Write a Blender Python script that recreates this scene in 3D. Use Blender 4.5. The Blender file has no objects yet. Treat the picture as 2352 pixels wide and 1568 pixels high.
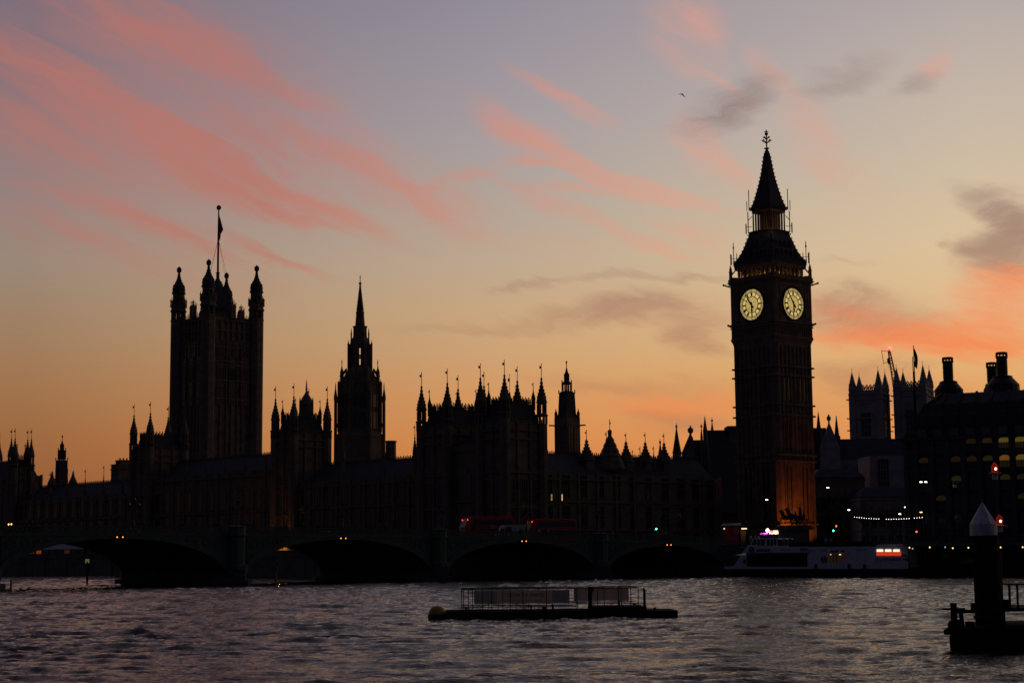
import bpy, math, random
import numpy as np
from mathutils import Vector, Matrix
random.seed(7)
R = math.radians
C = bpy.context.scene.collection
SC = bpy.context.scene

# ---------------------------------------------------------------- camera
CAMZ, FOC = 4.4, 3859.0           # eye height above the river, focal length in pixels of a 2352 px wide frame
PIT, ROL = R(7.25), 0.0085
_f = Vector((0, math.cos(PIT), math.sin(PIT)))
_u0 = Vector((0, -math.sin(PIT), math.cos(PIT)))
_r0 = Vector((1, 0, 0))
_u = _u0 * math.cos(ROL) + _r0 * math.sin(ROL)
_r = _r0 * math.cos(ROL) - _u0 * math.sin(ROL)
cam = bpy.data.cameras.new('camera')
cam.sensor_width = 36.0
cam.lens = 36.0 * FOC / 2352.0
cam.clip_start, cam.clip_end = 1.0, 20000.0
camo = bpy.data.objects.new('camera', cam)
C.objects.link(camo)
camo.matrix_world = Matrix(((_r.x, _u.x, -_f.x, 0), (_r.y, _u.y, -_f.y, 0), (_r.z, _u.z, -_f.z, CAMZ), (0, 0, 0, 1)))
SC.camera = camo
SC.view_settings.view_transform = 'Standard'
SC.view_settings.look = 'None'
SC.view_settings.exposure = 0.0
SC.view_settings.gamma = 1.0
SC.cycles.use_denoising = True
SC.cycles.max_bounces = 5
SC.cycles.diffuse_bounces = 2
SC.cycles.glossy_bounces = 3
SC.cycles.sample_clamp_indirect = 1.0
SC.cycles.caustics_reflective = False
SC.cycles.caustics_refractive = False

def ray(x, y):
    return _f + _r * ((x - 1176) / FOC) + _u * ((784 - y) / FOC)
def P(x, y, Y):                    # surveyed point: where the sight line of (x, y) is Y metres out
    d = ray(x, y)
    return Vector((d.x / d.y * Y, Y, CAMZ + d.z / d.y * Y))
def X(x, Y, y=1200):
    return P(x, y, Y).x
def Zat(y, Xw, Y):                 # height at ground point (Xw, Y) that is sighted on line y
    k = (784 - y) / FOC
    a = _u - _f * k                # a . d = 0
    return CAMZ - (a.x * Xw + a.y * Y) / a.z

# ---------------------------------------------------------------- sky (world)
def lin(c):
    return tuple(((v / 255) / 12.92 if v / 255 <= 0.04045 else ((v / 255 + 0.055) / 1.055) ** 2.4) for v in c) + (1,)

world = bpy.data.worlds.new("World")
SC.world = world
world.use_nodes = True
nt = world.node_tree
nt.nodes.clear()
def N(t, **kw):
    n = nt.nodes.new(t)
    for k, v in kw.items():
        setattr(n, k, v)
    return n
def L(a, b):
    nt.links.new(a, b)
def M(op, a, b=None, c=None):
    n = N('ShaderNodeMath', operation=op)
    for i, v in enumerate((a, b, c)):
        if v is None: continue
        if isinstance(v, (int, float)): n.inputs[i].default_value = v
        else: L(v, n.inputs[i])
    return n.outputs[0]
def mixc(f, a, b):
    n = N('ShaderNodeMix', data_type='RGBA')
    for i, v in ((0, f), (6, a), (7, b)):
        if isinstance(v, (int, float)): n.inputs[i].default_value = v
        elif isinstance(v, tuple): n.inputs[i].default_value = v
        else: L(v, n.inputs[i])
    return n.outputs[2]
tc = N('ShaderNodeTexCoord')
sep = N('ShaderNodeSeparateXYZ')
L(tc.outputs['Generated'], sep.inputs[0])
az = M('ARCTAN2', sep.outputs[0], sep.outputs[1])
el = M('ARCSINE', sep.outputs[2])
uv = N('ShaderNodeCombineXYZ')
L(az, uv.inputs[0]); L(el, uv.inputs[1])
def ang(x, y):
    d = ray(x, y).normalized()
    return math.atan2(d.x, d.y), math.asin(d.z)
def ramp(stops, t):
    n = N('ShaderNodeValToRGB')
    e = n.color_ramp.elements
    while len(e) > 1: e.remove(e[-1])
    for i, (p, c) in enumerate(stops):
        if i == 0: e[0].position = p; e[0].color = lin(c)
        else:
            q = e.new(p); q.color = lin(c)
    L(t, n.inputs[0])
    return n.outputs[0]
t = M('DIVIDE', el, 1.0)
def el_of(y, x): return max(0.0, ang(x, y)[1])
def mk(x, tab, zen):
    s = [(0.0, tab[-1][1])]
    for y, c in reversed(tab): s.append((el_of(y, x), c))
    return ramp(s + zen, t)
def zen(a, b): return [(0.42, a), (0.62, b), (0.9, (60, 62, 84)), (1.0, (52, 55, 78))]
SKYL = [(0, (121, 111, 123)), (200, (130, 116, 124)), (450, (146, 130, 127)), (600, (154, 136, 120)), (700, (158, 130, 106)),
        (800, (160, 124, 92)), (900, (160, 115, 77)), (1000, (156, 104, 64)), (1090, (150, 95, 57)), (1180, (140, 85, 50))]
SKYC = [(0, (147, 141, 153)), (300, (166, 157, 160)), (450, (176, 164, 154)), (600, (190, 168, 144)), (700, (200, 167, 130)),
        (800, (205, 163, 118)), (900, (213, 153, 98)), (1000, (217, 143, 82)), (1090, (212, 130, 72)), (1180, (195, 112, 62))]
SKYR = [(0, (182, 170, 167)), (200, (196, 181, 167)), (400, (209, 189, 163)), (550, (220, 194, 156)), (700, (226, 187, 140)),
        (800, (228, 182, 122)), (900, (226, 160, 99)), (1000, (226, 146, 84)), (1090, (218, 132, 74)), (1180, (200, 115, 64))]
cl, cc, cr = mk(100, SKYL, zen((128, 114, 122), (92, 86, 100))), mk(1150, SKYC, zen((146, 136, 144), (108, 102, 114))), mk(2250, SKYR, zen((176, 160, 154), (136, 124, 126)))
uL, uC, uR = ang(60, 600)[0], ang(1150, 600)[0], ang(2250, 600)[0]
def mr(v, a, b, c=0.0, d=1.0, sm=False):
    n = N('ShaderNodeMapRange')
    if sm: n.interpolation_type = 'SMOOTHSTEP'
    n.clamp = True
    L(v, n.inputs[0])
    for i, q in enumerate((a, b, c, d)): n.inputs[i + 1].default_value = q
    return n.outputs[0]
base = mixc(mr(az, uC, uR), mixc(mr(az, uL, uC), cl, cc), cr)
# wispy warp of the direction, then cloud strokes lying in it
def noise(vec, scale, detail=4.0, rough=0.55):
    n = N('ShaderNodeTexNoise')
    n.inputs['Scale'].default_value = scale
    n.inputs['Detail'].default_value = detail
    n.inputs['Roughness'].default_value = rough
    L(vec, n.inputs['Vector'])
    return n
def mapping(vec, loc=(0, 0, 0), rot=0.0, sc=(1, 1, 1), tex=False):
    n = N('ShaderNodeMapping', vector_type='TEXTURE' if tex else 'POINT')
    n.inputs['Location'].default_value = loc
    n.inputs['Rotation'].default_value = (0, 0, rot)
    n.inputs['Scale'].default_value = sc
    L(vec, n.inputs['Vector'])
    return n.outputs[0]
def vm(op, a, b=None, sc=None):
    n = N('ShaderNodeVectorMath', operation=op)
    L(a, n.inputs[0])
    if b is not None:
        if isinstance(b, tuple): n.inputs[1].default_value = b
        else: L(b, n.inputs[1])
    if sc is not None: n.inputs['Scale'].default_value = sc
    return n.outputs['Value' if op == 'LENGTH' else 'Vector']
def smap(vec, rot, sx, sy): return mapping(vec, rot=R(rot), sc=(1 / sx, 1 / sy, 1), tex=True)
w1 = noise(smap(uv.outputs[0], -22, 8, 24), 1.0, 3.0)
w2 = noise(smap(uv.outputs[0], -22, 26, 100), 1.0, 3.0)
wv = vm('ADD', vm('SCALE', vm('SUBTRACT', w1.outputs['Color'], (0.5, 0.5, 0.5)), sc=0.028),
        vm('SCALE', vm('SUBTRACT', w2.outputs['Color'], (0.5, 0.5, 0.5)), sc=0.016))
uvw = vm('ADD', uv.outputs[0], wv)
flat = N('ShaderNodeVectorMath', operation='MULTIPLY')
L(uvw, flat.inputs[0]); flat.inputs[1].default_value = (1, 1, 0)
uvw = flat.outputs[0]
_last = [None]
def strokes(tab):                  # summed in short batches, each waiting for the one before (keeps the shader stack small)
    acc, src = None, uvw
    for i, (x0, y0, x1, y1, w, s) in enumerate(tab):
        if i % 8 == 0 and (acc or _last[0]):
            src = vm('ADD', uvw, M('MULTIPLY', acc or _last[0], 1e-7))
        a, b = Vector(ang(x0, y0)), Vector(ang(x1, y1))
        c = (a + b) / 2; d = b - a
        half = d.length * 0.66 + 1.4 * w / FOC
        m = mapping(src, (c.x, c.y, 0), math.atan2(d.y, d.x), (half, w * 2.0 / FOC, 1), True)
        k = mr(vm('LENGTH', m), 1.0, 0.0, 0.0, s, True)
        acc = k if acc is None else M('ADD', acc, k)
    _last[0] = acc
    return acc
def half1(tab): return [(a / 2, b / 2, c / 2, d / 2, w / 2, s) for a, b, c, d, w, s in tab]
def half2(tab): return [(1176 + a / 2, b / 2, 1176 + c / 2, d / 2, w / 2, s) for a, b, c, d, w, s in tab]
PINK = half1([
    (150, -40, 1000, 300, 90, .45), (500, -20, 1150, 340, 80, .55), (850, 200, 1500, 450, 70, .45), (1200, 420, 1700, 480, 40, .2),
    (-100, 120, 420, 300, 90, .45), (-80, 210, 420, 440, 60, .5), (-100, 480, 500, 720, 110, .45), (0, 300, 700, 620, 100, .5),
    (300, 470, 1300, 860, 120, .75), (600, 720, 1500, 960, 80, .6), (650, 560, 1150, 780, 60, .45), (1150, 860, 1800, 1070, 60, .65),
    (350, 260, 850, 420, 40, .45), (800, 440, 1350, 640, 40, .45), (1450, 620, 2050, 900, 90, .65), (1100, 550, 1550, 690, 50, .35),
    (1800, 850, 2300, 960, 60, .3), (1950, 960, 2300, 1100, 60, .2),
    (0, 775, 420, 930, 26, .5), (350, 880, 1080, 1190, 34, .6), (-60, 910, 600, 1130, 32, .5), (950, 1040, 1620, 1300, 24, .6), (1150, 1130, 1480, 1240, 18, .4),
    (500, 1120, 1250, 1320, 120, .35), (100, 1000, 900, 1180, 130, .3), (0, 380, 1500, 900, 330, .22), (900, 500, 2000, 950, 200, .2), (300, 50, 1500, 480, 220, .2), (-60, 980, 380, 1130, 40, .25), (2200, 480, 2420, 700, 60, .35),
    (350, 800, 700, 960, 50, .25), (1850, 835, 2350, 795, 22, 1.3)]) + half2([
    (-60, 760, 200, 768, 18, 1.2), (-60, 540, 160, 640, 60, .45), (0, 590, 430, 830, 45, .75), (350, 780, 760, 940, 34, .8), (600, 900, 1050, 1000, 26, .6),
    (-80, 850, 400, 890, 22, 1.3), (-20, 905, 380, 1000, 34, 1.0), (300, 960, 640, 1140, 28, 1.0), (560, 1110, 880, 1170, 20, 1.3), (640, 1010, 1000, 1130, 30, .4),
    (640, 110, 880, 370, 60, .42), (850, 300, 1120, 530, 26, .6), (700, 40, 920, 110, 90, .3), (840, 30, 960, 270, 60, .35),
    (800, 600, 960, 800, 75, .5), (920, 690, 1110, 910, 45, .5), (1270, 440, 1470, 800, 80, .55), (1140, 230, 1270, 400, 50, .4),
    (1900, 350, 2030, 285, 36, .6), (0, 330, 480, 560, 34, .55), (0, 1080, 500, 1160, 50, .15), (1400, 780, 1700, 860, 60, .2)])
GREY = half2([
    (820, 580, 1130, 450, 70, .8), (950, 540, 1200, 400, 50, .6), (1060, 380, 1230, 350, 50, .25), (1340, 430, 1700, 300, 55, .35), (1420, 310, 1600, 290, 30, .2),
    (1760, 440, 1960, 360, 30, .3), (2080, 900, 2420, 1060, 60, .9), (2200, 1000, 2420, 1120, 60, .8), (2130, 1180, 2420, 1120, 100, 1.2),
    (2080, 1160, 2280, 1230, 60, .9), (1940, 1100, 1990, 1115, 22, .35), (-40, 1315, 980, 1250, 16, .28), (-60, 1470, 1000, 1390, 40, .25), (400, 1430, 1000, 1410, 60, .3),
    (300, 1500, 1000, 1480, 30, .25), (1380, 1420, 1700, 1500, 60, .5), (1380, 1450, 2000, 1540, 40, .3), (1400, 1235, 1700, 1230, 12, .15)]) + [
    (1535, 795, 1625, 800, 24, 1.4), (1590, 812, 1690, 815, 14, .5), (1180, 880, 1680, 892, 18, .3), (1450, 952, 1640, 960, 16, .45), (1460, 975, 1700, 975, 12, .3),
    (1260, 722, 1720, 728, 22, .6), (1870, 700, 2150, 740, 34, .95), (1560, 760, 1700, 775, 20, .3), (1880, 850, 2110, 845, 26, .8), (1870, 880, 2200, 900, 20, .5), (1980, 825, 2150, 850, 12, .25), (1100, 662, 1300, 655, 9, .3), (880, 750, 1250, 735, 14, .25), (1500, 640, 1700, 628, 7, .25)]
FIRE = [(2215, 652, 2420, 640, 26, 1.1), (2200, 690, 2420, 700, 28, .6), (1860, 750, 2400, 800, 24, 1.2), (1880, 775, 2352, 800, 22, .6),
        (2130, 735, 2352, 745, 18, .45), (1860, 700, 2100, 745, 20, .35), (1400, 930, 1700, 925, 20, .35), (2200, 770, 2420, 770, 20, .35)]
def streak(rot, sx, sy, lo, c, hi=1.35):
    n = noise(smap(uvw, rot, sx, sy), 1.0, 8.0, 0.70)
    m = noise(smap(uvw, rot, sx * .45, sy * .3), 1.0, 3.0, 0.5)
    return M('MULTIPLY', mr(n.outputs[0], lo, 0.70, c, hi, True), mr(m.outputs[0], 0.30, 0.62, 0.45, 1.25, True))
def soft(k, top):                  # thin cloud thickens towards, but never quite to, opaque
    return M('MULTIPLY', M('SUBTRACT', 1.0, M('EXPONENT', M('MULTIPLY', k, -1.5))), top)
s25 = streak(-25, 5, 95, 0.30, 0.26, 1.35)
s0 = streak(14, 9, 70, 0.30, 0.35)
s2 = streak(-6, 7, 90, 0.30, 0.4)
pink = M('MULTIPLY', soft(M('MULTIPLY', strokes(PINK), s25), 0.82), mr(az, -0.02, 0.1, 1.0, 0.85))
grey = soft(M('MULTIPLY', strokes(GREY), s0), 0.78)
fire = soft(M('MULTIPLY', strokes(FIRE), s2), 0.95)
# the same kind of thin cloud goes on past the edges of the view and overhead
over = noise(smap(uvw, -20, 2.2, 7), 1.0, 4.0)
veil = M('MULTIPLY', mr(over.outputs[0], 0.48, 0.7, 0, .55, True), mr(el, 0.30, 0.42))
pinkcol = mixc(mr(az, -0.15, 0.1), lin((188, 115, 101)), lin((228, 158, 134)))
col = mixc(pink, base, pinkcol)
col = mixc(veil, col, lin((120, 92, 104)))
col = mixc(grey, col, mixc(mr(el, 0.10, 0.22), lin((176, 118, 92)), lin((136, 112, 112))))
col = mixc(fire, col, lin((248, 128, 76)))
# the light of the afterglow sits in the west: the far side of the sky is dark blue dusk
west = mr(vm('DOT_PRODUCT', tc.outputs['Generated'], (0.25, 0.97, 0.0)) if False else M('ADD', M('MULTIPLY', sep.outputs[0], 0.22), M('MULTIPLY', sep.outputs[1], 0.975)), -0.25, 0.72, 0, 1, True)
nish = N('ShaderNodeTexSky', sky_type='NISHITA')
nish.sun_disc = False
nish.sun_elevation = R(0.5)
nish.sun_rotation = R(12)
dusk = mixc(0.12, lin((27, 31, 46)), nish.outputs[0])
east = mixc(mr(el, 0.0, 1.0), lin((40, 38, 52)), lin((36, 40, 60)))
nm = N('ShaderNodeMix', data_type='RGBA', blend_type='ADD')
nm.inputs[0].default_value = 0.0015
L(east, nm.inputs[6]); L(nish.outputs[0], nm.inputs[7])
col = mixc(west, nm.outputs[2], col)
bg = N('ShaderNodeBackground')
L(col, bg.inputs[0])
bg.inputs[1].default_value = 1.0
wo = N('ShaderNodeOutputWorld')
L(bg.outputs[0], wo.inputs[0])
world.cycles.sampling_method = 'MANUAL'
world.cycles.sample_map_resolution = 512

# ---------------------------------------------------------------- mesh building
class MB:
    def __init__(s): s.v = []; s.f = []; s.m = []; s.cur = 0
    def add(s, vs, fs):
        o = len(s.v); s.v += [tuple(p) for p in vs]
        for f in fs:
            s.f.append(tuple(i + o for i in f)); s.m.append(s.cur)
    def box(s, x0, x1, y0, y1, z0, z1):
        s.add([(x0, y0, z0), (x1, y0, z0), (x1, y1, z0), (x0, y1, z0), (x0, y0, z1), (x1, y0, z1), (x1, y1, z1), (x0, y1, z1)],
              [(3, 2, 1, 0), (4, 5, 6, 7), (0, 1, 5, 4), (1, 2, 6, 5), (2, 3, 7, 6), (3, 0, 4, 7)])
        return s
    def obox(s, cx, cy, z0, z1, lx, ly, rot=0.0):
        c, n = math.cos(rot), math.sin(rot)
        s.prism([(cx + a * c - b * n, cy + a * n + b * c) for a, b in ((-lx / 2, -ly / 2), (lx / 2, -ly / 2), (lx / 2, ly / 2), (-lx / 2, ly / 2))], z0, z1)
        return s
    def prism(s, poly, z0, z1, top=None):
        n = len(poly); top = top or poly
        s.add([(x, y, z0) for x, y in poly] + [(x, y, z1) for x, y in top],
              [tuple(range(n - 1, -1, -1)), tuple(range(n, 2 * n))] + [(i, (i + 1) % n, n + (i + 1) % n, n + i) for i in range(n)])
        return s
    def ext(s, poly, a0, a1, axis='y'):   # outline in the vertical plane pushed along an axis
        n = len(poly)
        if axis == 'y': f = lambda p, a: (p[0], a, p[1])
        else: f = lambda p, a: (a, p[0], p[1])
        s.add([f(p, a0) for p in poly] + [f(p, a1) for p in poly],
              [tuple(range(n)), tuple(range(2 * n - 1, n - 1, -1))] + [(n + i, n + (i + 1) % n, (i + 1) % n, i) for i in range(n)])
        return s
    def lathe(s, n, prof, cx=0, cy=0, rot=0.0, sx=1.0, sy=1.0):
        vs = []
        for r, z in prof:
            for i in range(n):
                a = rot + 2 * math.pi * i / n
                vs.append((cx + sx * r * math.cos(a), cy + sy * r * math.sin(a), z))
        fs = []
        for j in range(len(prof) - 1):
            for i in range(n):
                k = (i + 1) % n
                fs.append((j * n + i, j * n + k, (j + 1) * n + k, (j + 1) * n + i))
        fs.append(tuple(range(n - 1, -1, -1))); m = (len(prof) - 1) * n
        fs.append(tuple(range(m, m + n)))
        s.add(vs, fs); return s
    def bar(s, a, b, w, h=None, n=4):
        a, b = Vector(a), Vector(b); d = (b - a)
        if d.length < 1e-6: return s
        d.normalize(); h = h or w
        up = Vector((0, 0, 1)) if abs(d.z) < 0.95 else Vector((1, 0, 0))
        e = d.cross(up).normalized(); g = e.cross(d).normalized()
        vs = []
        for p in (a, b):
            for i in range(n):
                t = 2 * math.pi * (i + 0.5) / n
                q = 0.7071 if n == 4 else 0.5
                vs.append(p + e * (math.cos(t) * w * q) + g * (math.sin(t) * h * q))
        s.add(vs, [(i, (i + 1) % n, n + (i + 1) % n, n + i) for i in range(n)] + [tuple(range(n - 1, -1, -1)), tuple(range(n, 2 * n))])
        return s
    def path(s, pts, w, n=4):
        for a, b in zip(pts, pts[1:]): s.bar(a, b, w, n=n)
        return s
    def ball(s, c, r, n=8, m=6, sz=1.0):
        s.lathe(n, [(max(0.001, r * math.sin(math.pi * j / m)), c[2] - r * sz * math.cos(math.pi * j / m)) for j in range(m + 1)], c[0], c[1])
        return s
    def build(s, name, mat, parent=None, smooth=False, loc=None):
        me = bpy.data.meshes.new(name)
        me.from_pydata(s.v, [], s.f)
        for m in (mat if isinstance(mat, (list, tuple)) else [mat]): me.materials.append(m)
        if any(s.m): me.polygons.foreach_set('material_index', s.m)
        if smooth: me.shade_smooth()
        me.update()
        o = bpy.data.objects.new(name, me); C.objects.link(o)
        if parent: o.parent = parent
        if loc: o.location = loc
        return o

def tag(o, label=None, cat=None, group=None, kind=None):
    for k, v in (('label', label), ('category', cat), ('group', group), ('kind', kind)):
        if v: o[k] = v
    return o
def thing(name, label, cat, loc=(0, 0, 0), rz=0.0, group=None):
    o = bpy.data.objects.new(name, None); C.objects.link(o)
    o.empty_display_size = 0.5
    o.location = loc; o.rotation_euler = (0, 0, rz)
    return tag(o, label, cat, group)
def copy_tree(o, parent=None):
    c = o.copy(); C.objects.link(c)
    if parent: c.parent = parent
    for ch in o.children: copy_tree(ch, c)
    return c

# ---------------------------------------------------------------- materials
def mat(name, color, rough=0.8, var=0.25, scale=0.6, metal=0.0, bump=0.0, emis=None, estr=0.0, stretch=(1, 1, 1), spec=0.3, trans=0.0):
    m = bpy.data.materials.new(name); m.use_nodes = True
    t = m.node_tree; b = t.nodes['Principled BSDF']
    b.inputs['Roughness'].default_value = rough
    b.inputs['Metallic'].default_value = metal
    b.inputs['Specular IOR Level'].default_value = spec
    if trans: b.inputs['Transmission Weight'].default_value = trans
    tcn = t.nodes.new('ShaderNodeTexCoord'); mp = t.nodes.new('ShaderNodeMapping'); mp.inputs['Scale'].default_value = stretch
    t.links.new(tcn.outputs['Object'], mp.inputs['Vector'])
    nz = t.nodes.new('ShaderNodeTexNoise'); nz.inputs['Scale'].default_value = scale; nz.inputs['Detail'].default_value = 6
    t.links.new(mp.outputs[0], nz.inputs['Vector'])
    rp = t.nodes.new('ShaderNodeMapRange'); rp.inputs[1].default_value = 0.3; rp.inputs[2].default_value = 0.7
    rp.inputs[3].default_value = 1 - var; rp.inputs[4].default_value = 1 + var
    t.links.new(nz.outputs[0], rp.inputs[0])
    mx = t.nodes.new('ShaderNodeVectorMath'); mx.operation = 'SCALE'; mx.inputs[0].default_value = color
    t.links.new(rp.outputs[0], mx.inputs['Scale'])
    t.links.new(mx.outputs[0], b.inputs['Base Color'])
    if bump:
        bn = t.nodes.new('ShaderNodeBump'); bn.inputs['Strength'].default_value = bump; bn.inputs['Distance'].default_value = 0.1
        t.links.new(nz.outputs[0], bn.inputs['Height']); t.links.new(bn.outputs[0], b.inputs['Normal'])
    if emis:
        b.inputs['Emission Color'].default_value = tuple(emis) + (1,)
        b.inputs['Emission Strength'].default_value = estr
    return m
STONE = mat('limestone', (0.175, 0.135, 0.10), 0.9, 0.3, 0.5, bump=0.4, spec=0.06)
ABBEY = mat('pale_stone', (0.28, 0.265, 0.26), 0.9, 0.25, 0.4, bump=0.3, spec=0.08)
SLATE = mat('iron_roof', (0.055, 0.06, 0.068), 0.8, 0.2, 1.0, spec=0.12)
DARK = mat('dark_iron', (0.03, 0.032, 0.035), 0.75, 0.2, 2.0, spec=0.15)
GILT = mat('gilded_iron', (0.20, 0.13, 0.05), 0.5, 0.2, 2.0)
GREEN = mat('green_painted_iron', (0.06, 0.088, 0.07), 0.6, 0.2, 0.8)
GREEND = mat('deep_green_iron', (0.05, 0.09, 0.07), 0.6, 0.2, 0.8)
GRANITE = mat('granite', (0.11, 0.105, 0.10), 0.9, 0.3, 0.7, bump=0.3, spec=0.08)
GLASS = mat('window_glass', (0.015, 0.017, 0.02), 0.15, 0.2, 3.0, spec=0.5)
ASPHALT = mat('asphalt', (0.05, 0.05, 0.052), 0.9, 0.2, 2.0)
WHITE = mat('white_paint', (0.62, 0.62, 0.64), 0.5, 0.1, 1.5)
BLACK = mat('black_paint', (0.012, 0.013, 0.016), 0.9, 0.2, 1.5, spec=0.04)
RED = mat('red_paint', (0.32, 0.012, 0.015), 0.4, 0.1, 1.0)
NAVY = mat('navy_paint', (0.012, 0.016, 0.04), 0.4, 0.2, 1.0)
BRONZE = mat('dark_bronze', (0.035, 0.04, 0.038), 0.45, 0.3, 3.0, metal=0.6)
BARK = mat('bark', (0.06, 0.045, 0.035), 0.9, 0.3, 3.0)
YELLOW = mat('yellow_paint', (0.36, 0.22, 0.03), 0.6, 0.25, 3.0)
def glow(name, col, s):
    return mat(name, (0.02, 0.02, 0.02), 0.5, 0.1, 1.0, emis=col, estr=s)
LAMPW = glow('lamp_white', (1, .9, .7), 9)
LAMPA = glow('lamp_amber', (1, .5, .12), 5)
LAMPR = glow('lamp_red', (1, .03, .02), 14)
LAMPG = glow('lamp_green', (.05, 1, .7), 12)
LAMPP = glow('lamp_purple', (.6, .1, 1), 5)

# ---------------------------------------------------------------- river
def wave_field(xx, yy):
    rng = np.random.RandomState(4)
    z = np.zeros_like(xx)
    comps = []
    for lam, n, s in ((12.0, 8, .014), (6.0, 12, .020), (2.6, 16, .029), (1.3, 20, .024), (0.7, 20, .022)):
        for _ in range(n):
            l = lam * math.exp(rng.uniform(-.35, .35))
            th = rng.normal(R(-86), R(13 if lam > 2 else 21))
            k = 2 * math.pi / l
            comps.append((k * math.cos(th), k * math.sin(th), s * l / (2 * math.pi) * rng.uniform(.5, 1.3) * 1.25, rng.uniform(0, 6.28), l))
    gx = xx + 2.2 * np.sin(yy * .11 + 1) + 1.5 * np.sin(xx * .17 + yy * .05)
    gy = yy + 1.8 * np.sin(xx * .09 + 2) + 1.1 * np.sin(yy * .13 - xx * .07)
    patch = 0.9 + 0.5 * np.sin(xx * .06 + 1.7 * np.sin(yy * .031)) * np.sin(yy * .045 + 1.3 * np.sin(xx * .04 + 2))
    for kx, ky, a, ph, l in comps:
        q = np.sin(kx * gx + ky * gy + ph)
        z += a * (q if l > 9 else (1 - np.abs(q)) ** 1.6 * 2 - 0.9) * (1 if l > 3 else patch)
    return z
def river():
    nc, nr = 1150, 1050
    an = np.linspace(R(-27), R(27), nc)
    ys = 42.0 * np.exp(np.linspace(0, math.log(540.0 / 42.0), nr))
    yy, aa = np.meshgrid(ys, an, indexing='ij')
    xx = yy * np.tan(aa)
    zz = wave_field(xx, yy); zz -= zz.mean()
    v = np.stack([xx, yy, zz], -1).reshape(-1, 3).astype(np.float32)
    i = np.arange((nr - 1) * (nc - 1)); r, c = i // (nc - 1), i % (nc - 1)
    a = r * nc + c
    f = np.stack([a, a + 1, a + nc + 1, a + nc], -1).astype(np.int32)
    me = bpy.data.meshes.new('river_water')
    me.vertices.add(len(v)); me.vertices.foreach_set('co', v.ravel())
    me.loops.add(f.size); me.loops.foreach_set('vertex_index', f.ravel())
    me.polygons.add(len(f)); me.polygons.foreach_set('loop_start', (np.arange(len(f)) * 4).astype(np.int32))
    me.update(calc_edges=True); me.shade_smooth()
    o = bpy.data.objects.new('river_water', me); C.objects.link(o)
    return o
WATER = bpy.data.materials.new('river_water'); WATER.use_nodes = True
_t = WATER.node_tree; _b = _t.nodes['Principled BSDF']
_b.inputs['Base Color'].default_value = (0.018, 0.015, 0.012, 1)
_b.inputs['Roughness'].default_value = 0.07
_b.inputs['IOR'].default_value = 1.33
_tc = _t.nodes.new('ShaderNodeTexCoord')
_mp = _t.nodes.new('ShaderNodeMapping'); _mp.inputs['Scale'].default_value = (1, 2.4, 1)
_t.links.new(_tc.outputs['Object'], _mp.inputs['Vector'])
_n = _t.nodes.new('ShaderNodeTexNoise'); _n.inputs['Scale'].default_value = 4.0; _n.inputs['Detail'].default_value = 5; _n.inputs['Distortion'].default_value = 0.6
_t.links.new(_mp.outputs[0], _n.inputs['Vector'])
_bp = _t.nodes.new('ShaderNodeBump'); _bp.inputs['Strength'].default_value = 0.6; _bp.inputs['Distance'].default_value = 0.10
_t.links.new(_n.outputs[0], _bp.inputs['Height']); _t.links.new(_bp.outputs[0], _b.inputs['Normal'])
w = river(); w.data.materials.append(WATER); tag(w, kind='structure', label='choppy dusk river crossed by the bridge')
o = MB().box(-900, 900, -300, 900, -3, -0.9).build('riverbed', ASPHALT); tag(o, kind='structure')

# ---------------------------------------------------------------- ground, walls
SL = []                                                 # shared survey lines
A_P = R(42.0)                                           # the palace stands square to this bearing
V_ = Vector((math.cos(A_P), math.sin(A_P)))             # away from the river
U_ = Vector((-math.sin(A_P), math.cos(A_P)))            # upstream along the river
O_ = Vector((-1.4, 337.0))
def pal(v, u): return O_ + V_ * v + U_ * u
BR_O = Vector((41.8, 329.6)); BR_A = math.atan2(-.542, -.840)
BD = Vector((math.cos(BR_A), math.sin(BR_A))); BN = Vector((-BD.y, BD.x))      # BN points to the camera's side
def brd(s, n): return BR_O + BD * s + BN * n            # n<0 : across the deck
EB = Vector((.75, -.66)).normalized(); EBN = Vector((-EB.y, EB.x))             # embankment north of the bridge; EBN inland
def emb(t, n): return BR_O + EB * t + EBN * n
GZ = 5.0
# the land: one raised sheet with its river edge
e0, e1 = emb(-2, 0.4), emb(140, 0.4)
p0, p1 = pal(-14, -12), pal(-14, 330)
land = [tuple(p1), (-900, 700), (-1500, 3000), (2500, 3000), (2500, 100), tuple(e1), tuple(e0), tuple(brd(8, -26)), tuple(p0)]
o = MB().prism(land[::-1], -2.5, GZ).build('ground', mat('paving', (0.10, 0.095, 0.09), 0.9, 0.25, 0.8)); tag(o, kind='structure')
def river_wall(name, label, a, b, top, mt=GRANITE):
    t = thing(name, label, 'river wall', (a.x, a.y, 0), math.atan2((b - a).y, (b - a).x))
    Ln = (b - a).length
    m = MB().box(0, Ln, -.5, .4, -2, top - 1.2); m.box(-.1, Ln + .1, -.65, .5, top - 1.2, top - .9)
    k = 0.0
    while k < Ln: m.box(k, k + .9, -.75, -.5, -2, top - 1.25); k += 12
    m.build('wall', mt, t)
    m = MB().box(0, Ln, -.35, .2, top - .9, top - .15); m.box(-.05, Ln + .05, -.45, .3, top - .15, top)
    m.build('parapet', mt, t)
    return t
river_wall('river_wall', 'long dark granite embankment wall behind the moored white boat', emb(-2, 0), emb(130, 0), 6.2)
river_wall('river_wall', 'granite terrace wall below the gothic river front, upstream of the bridge', pal(-14.4, -12)[:] and pal(-14.4, 325), pal(-14.4, -12), 5.9)

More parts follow.
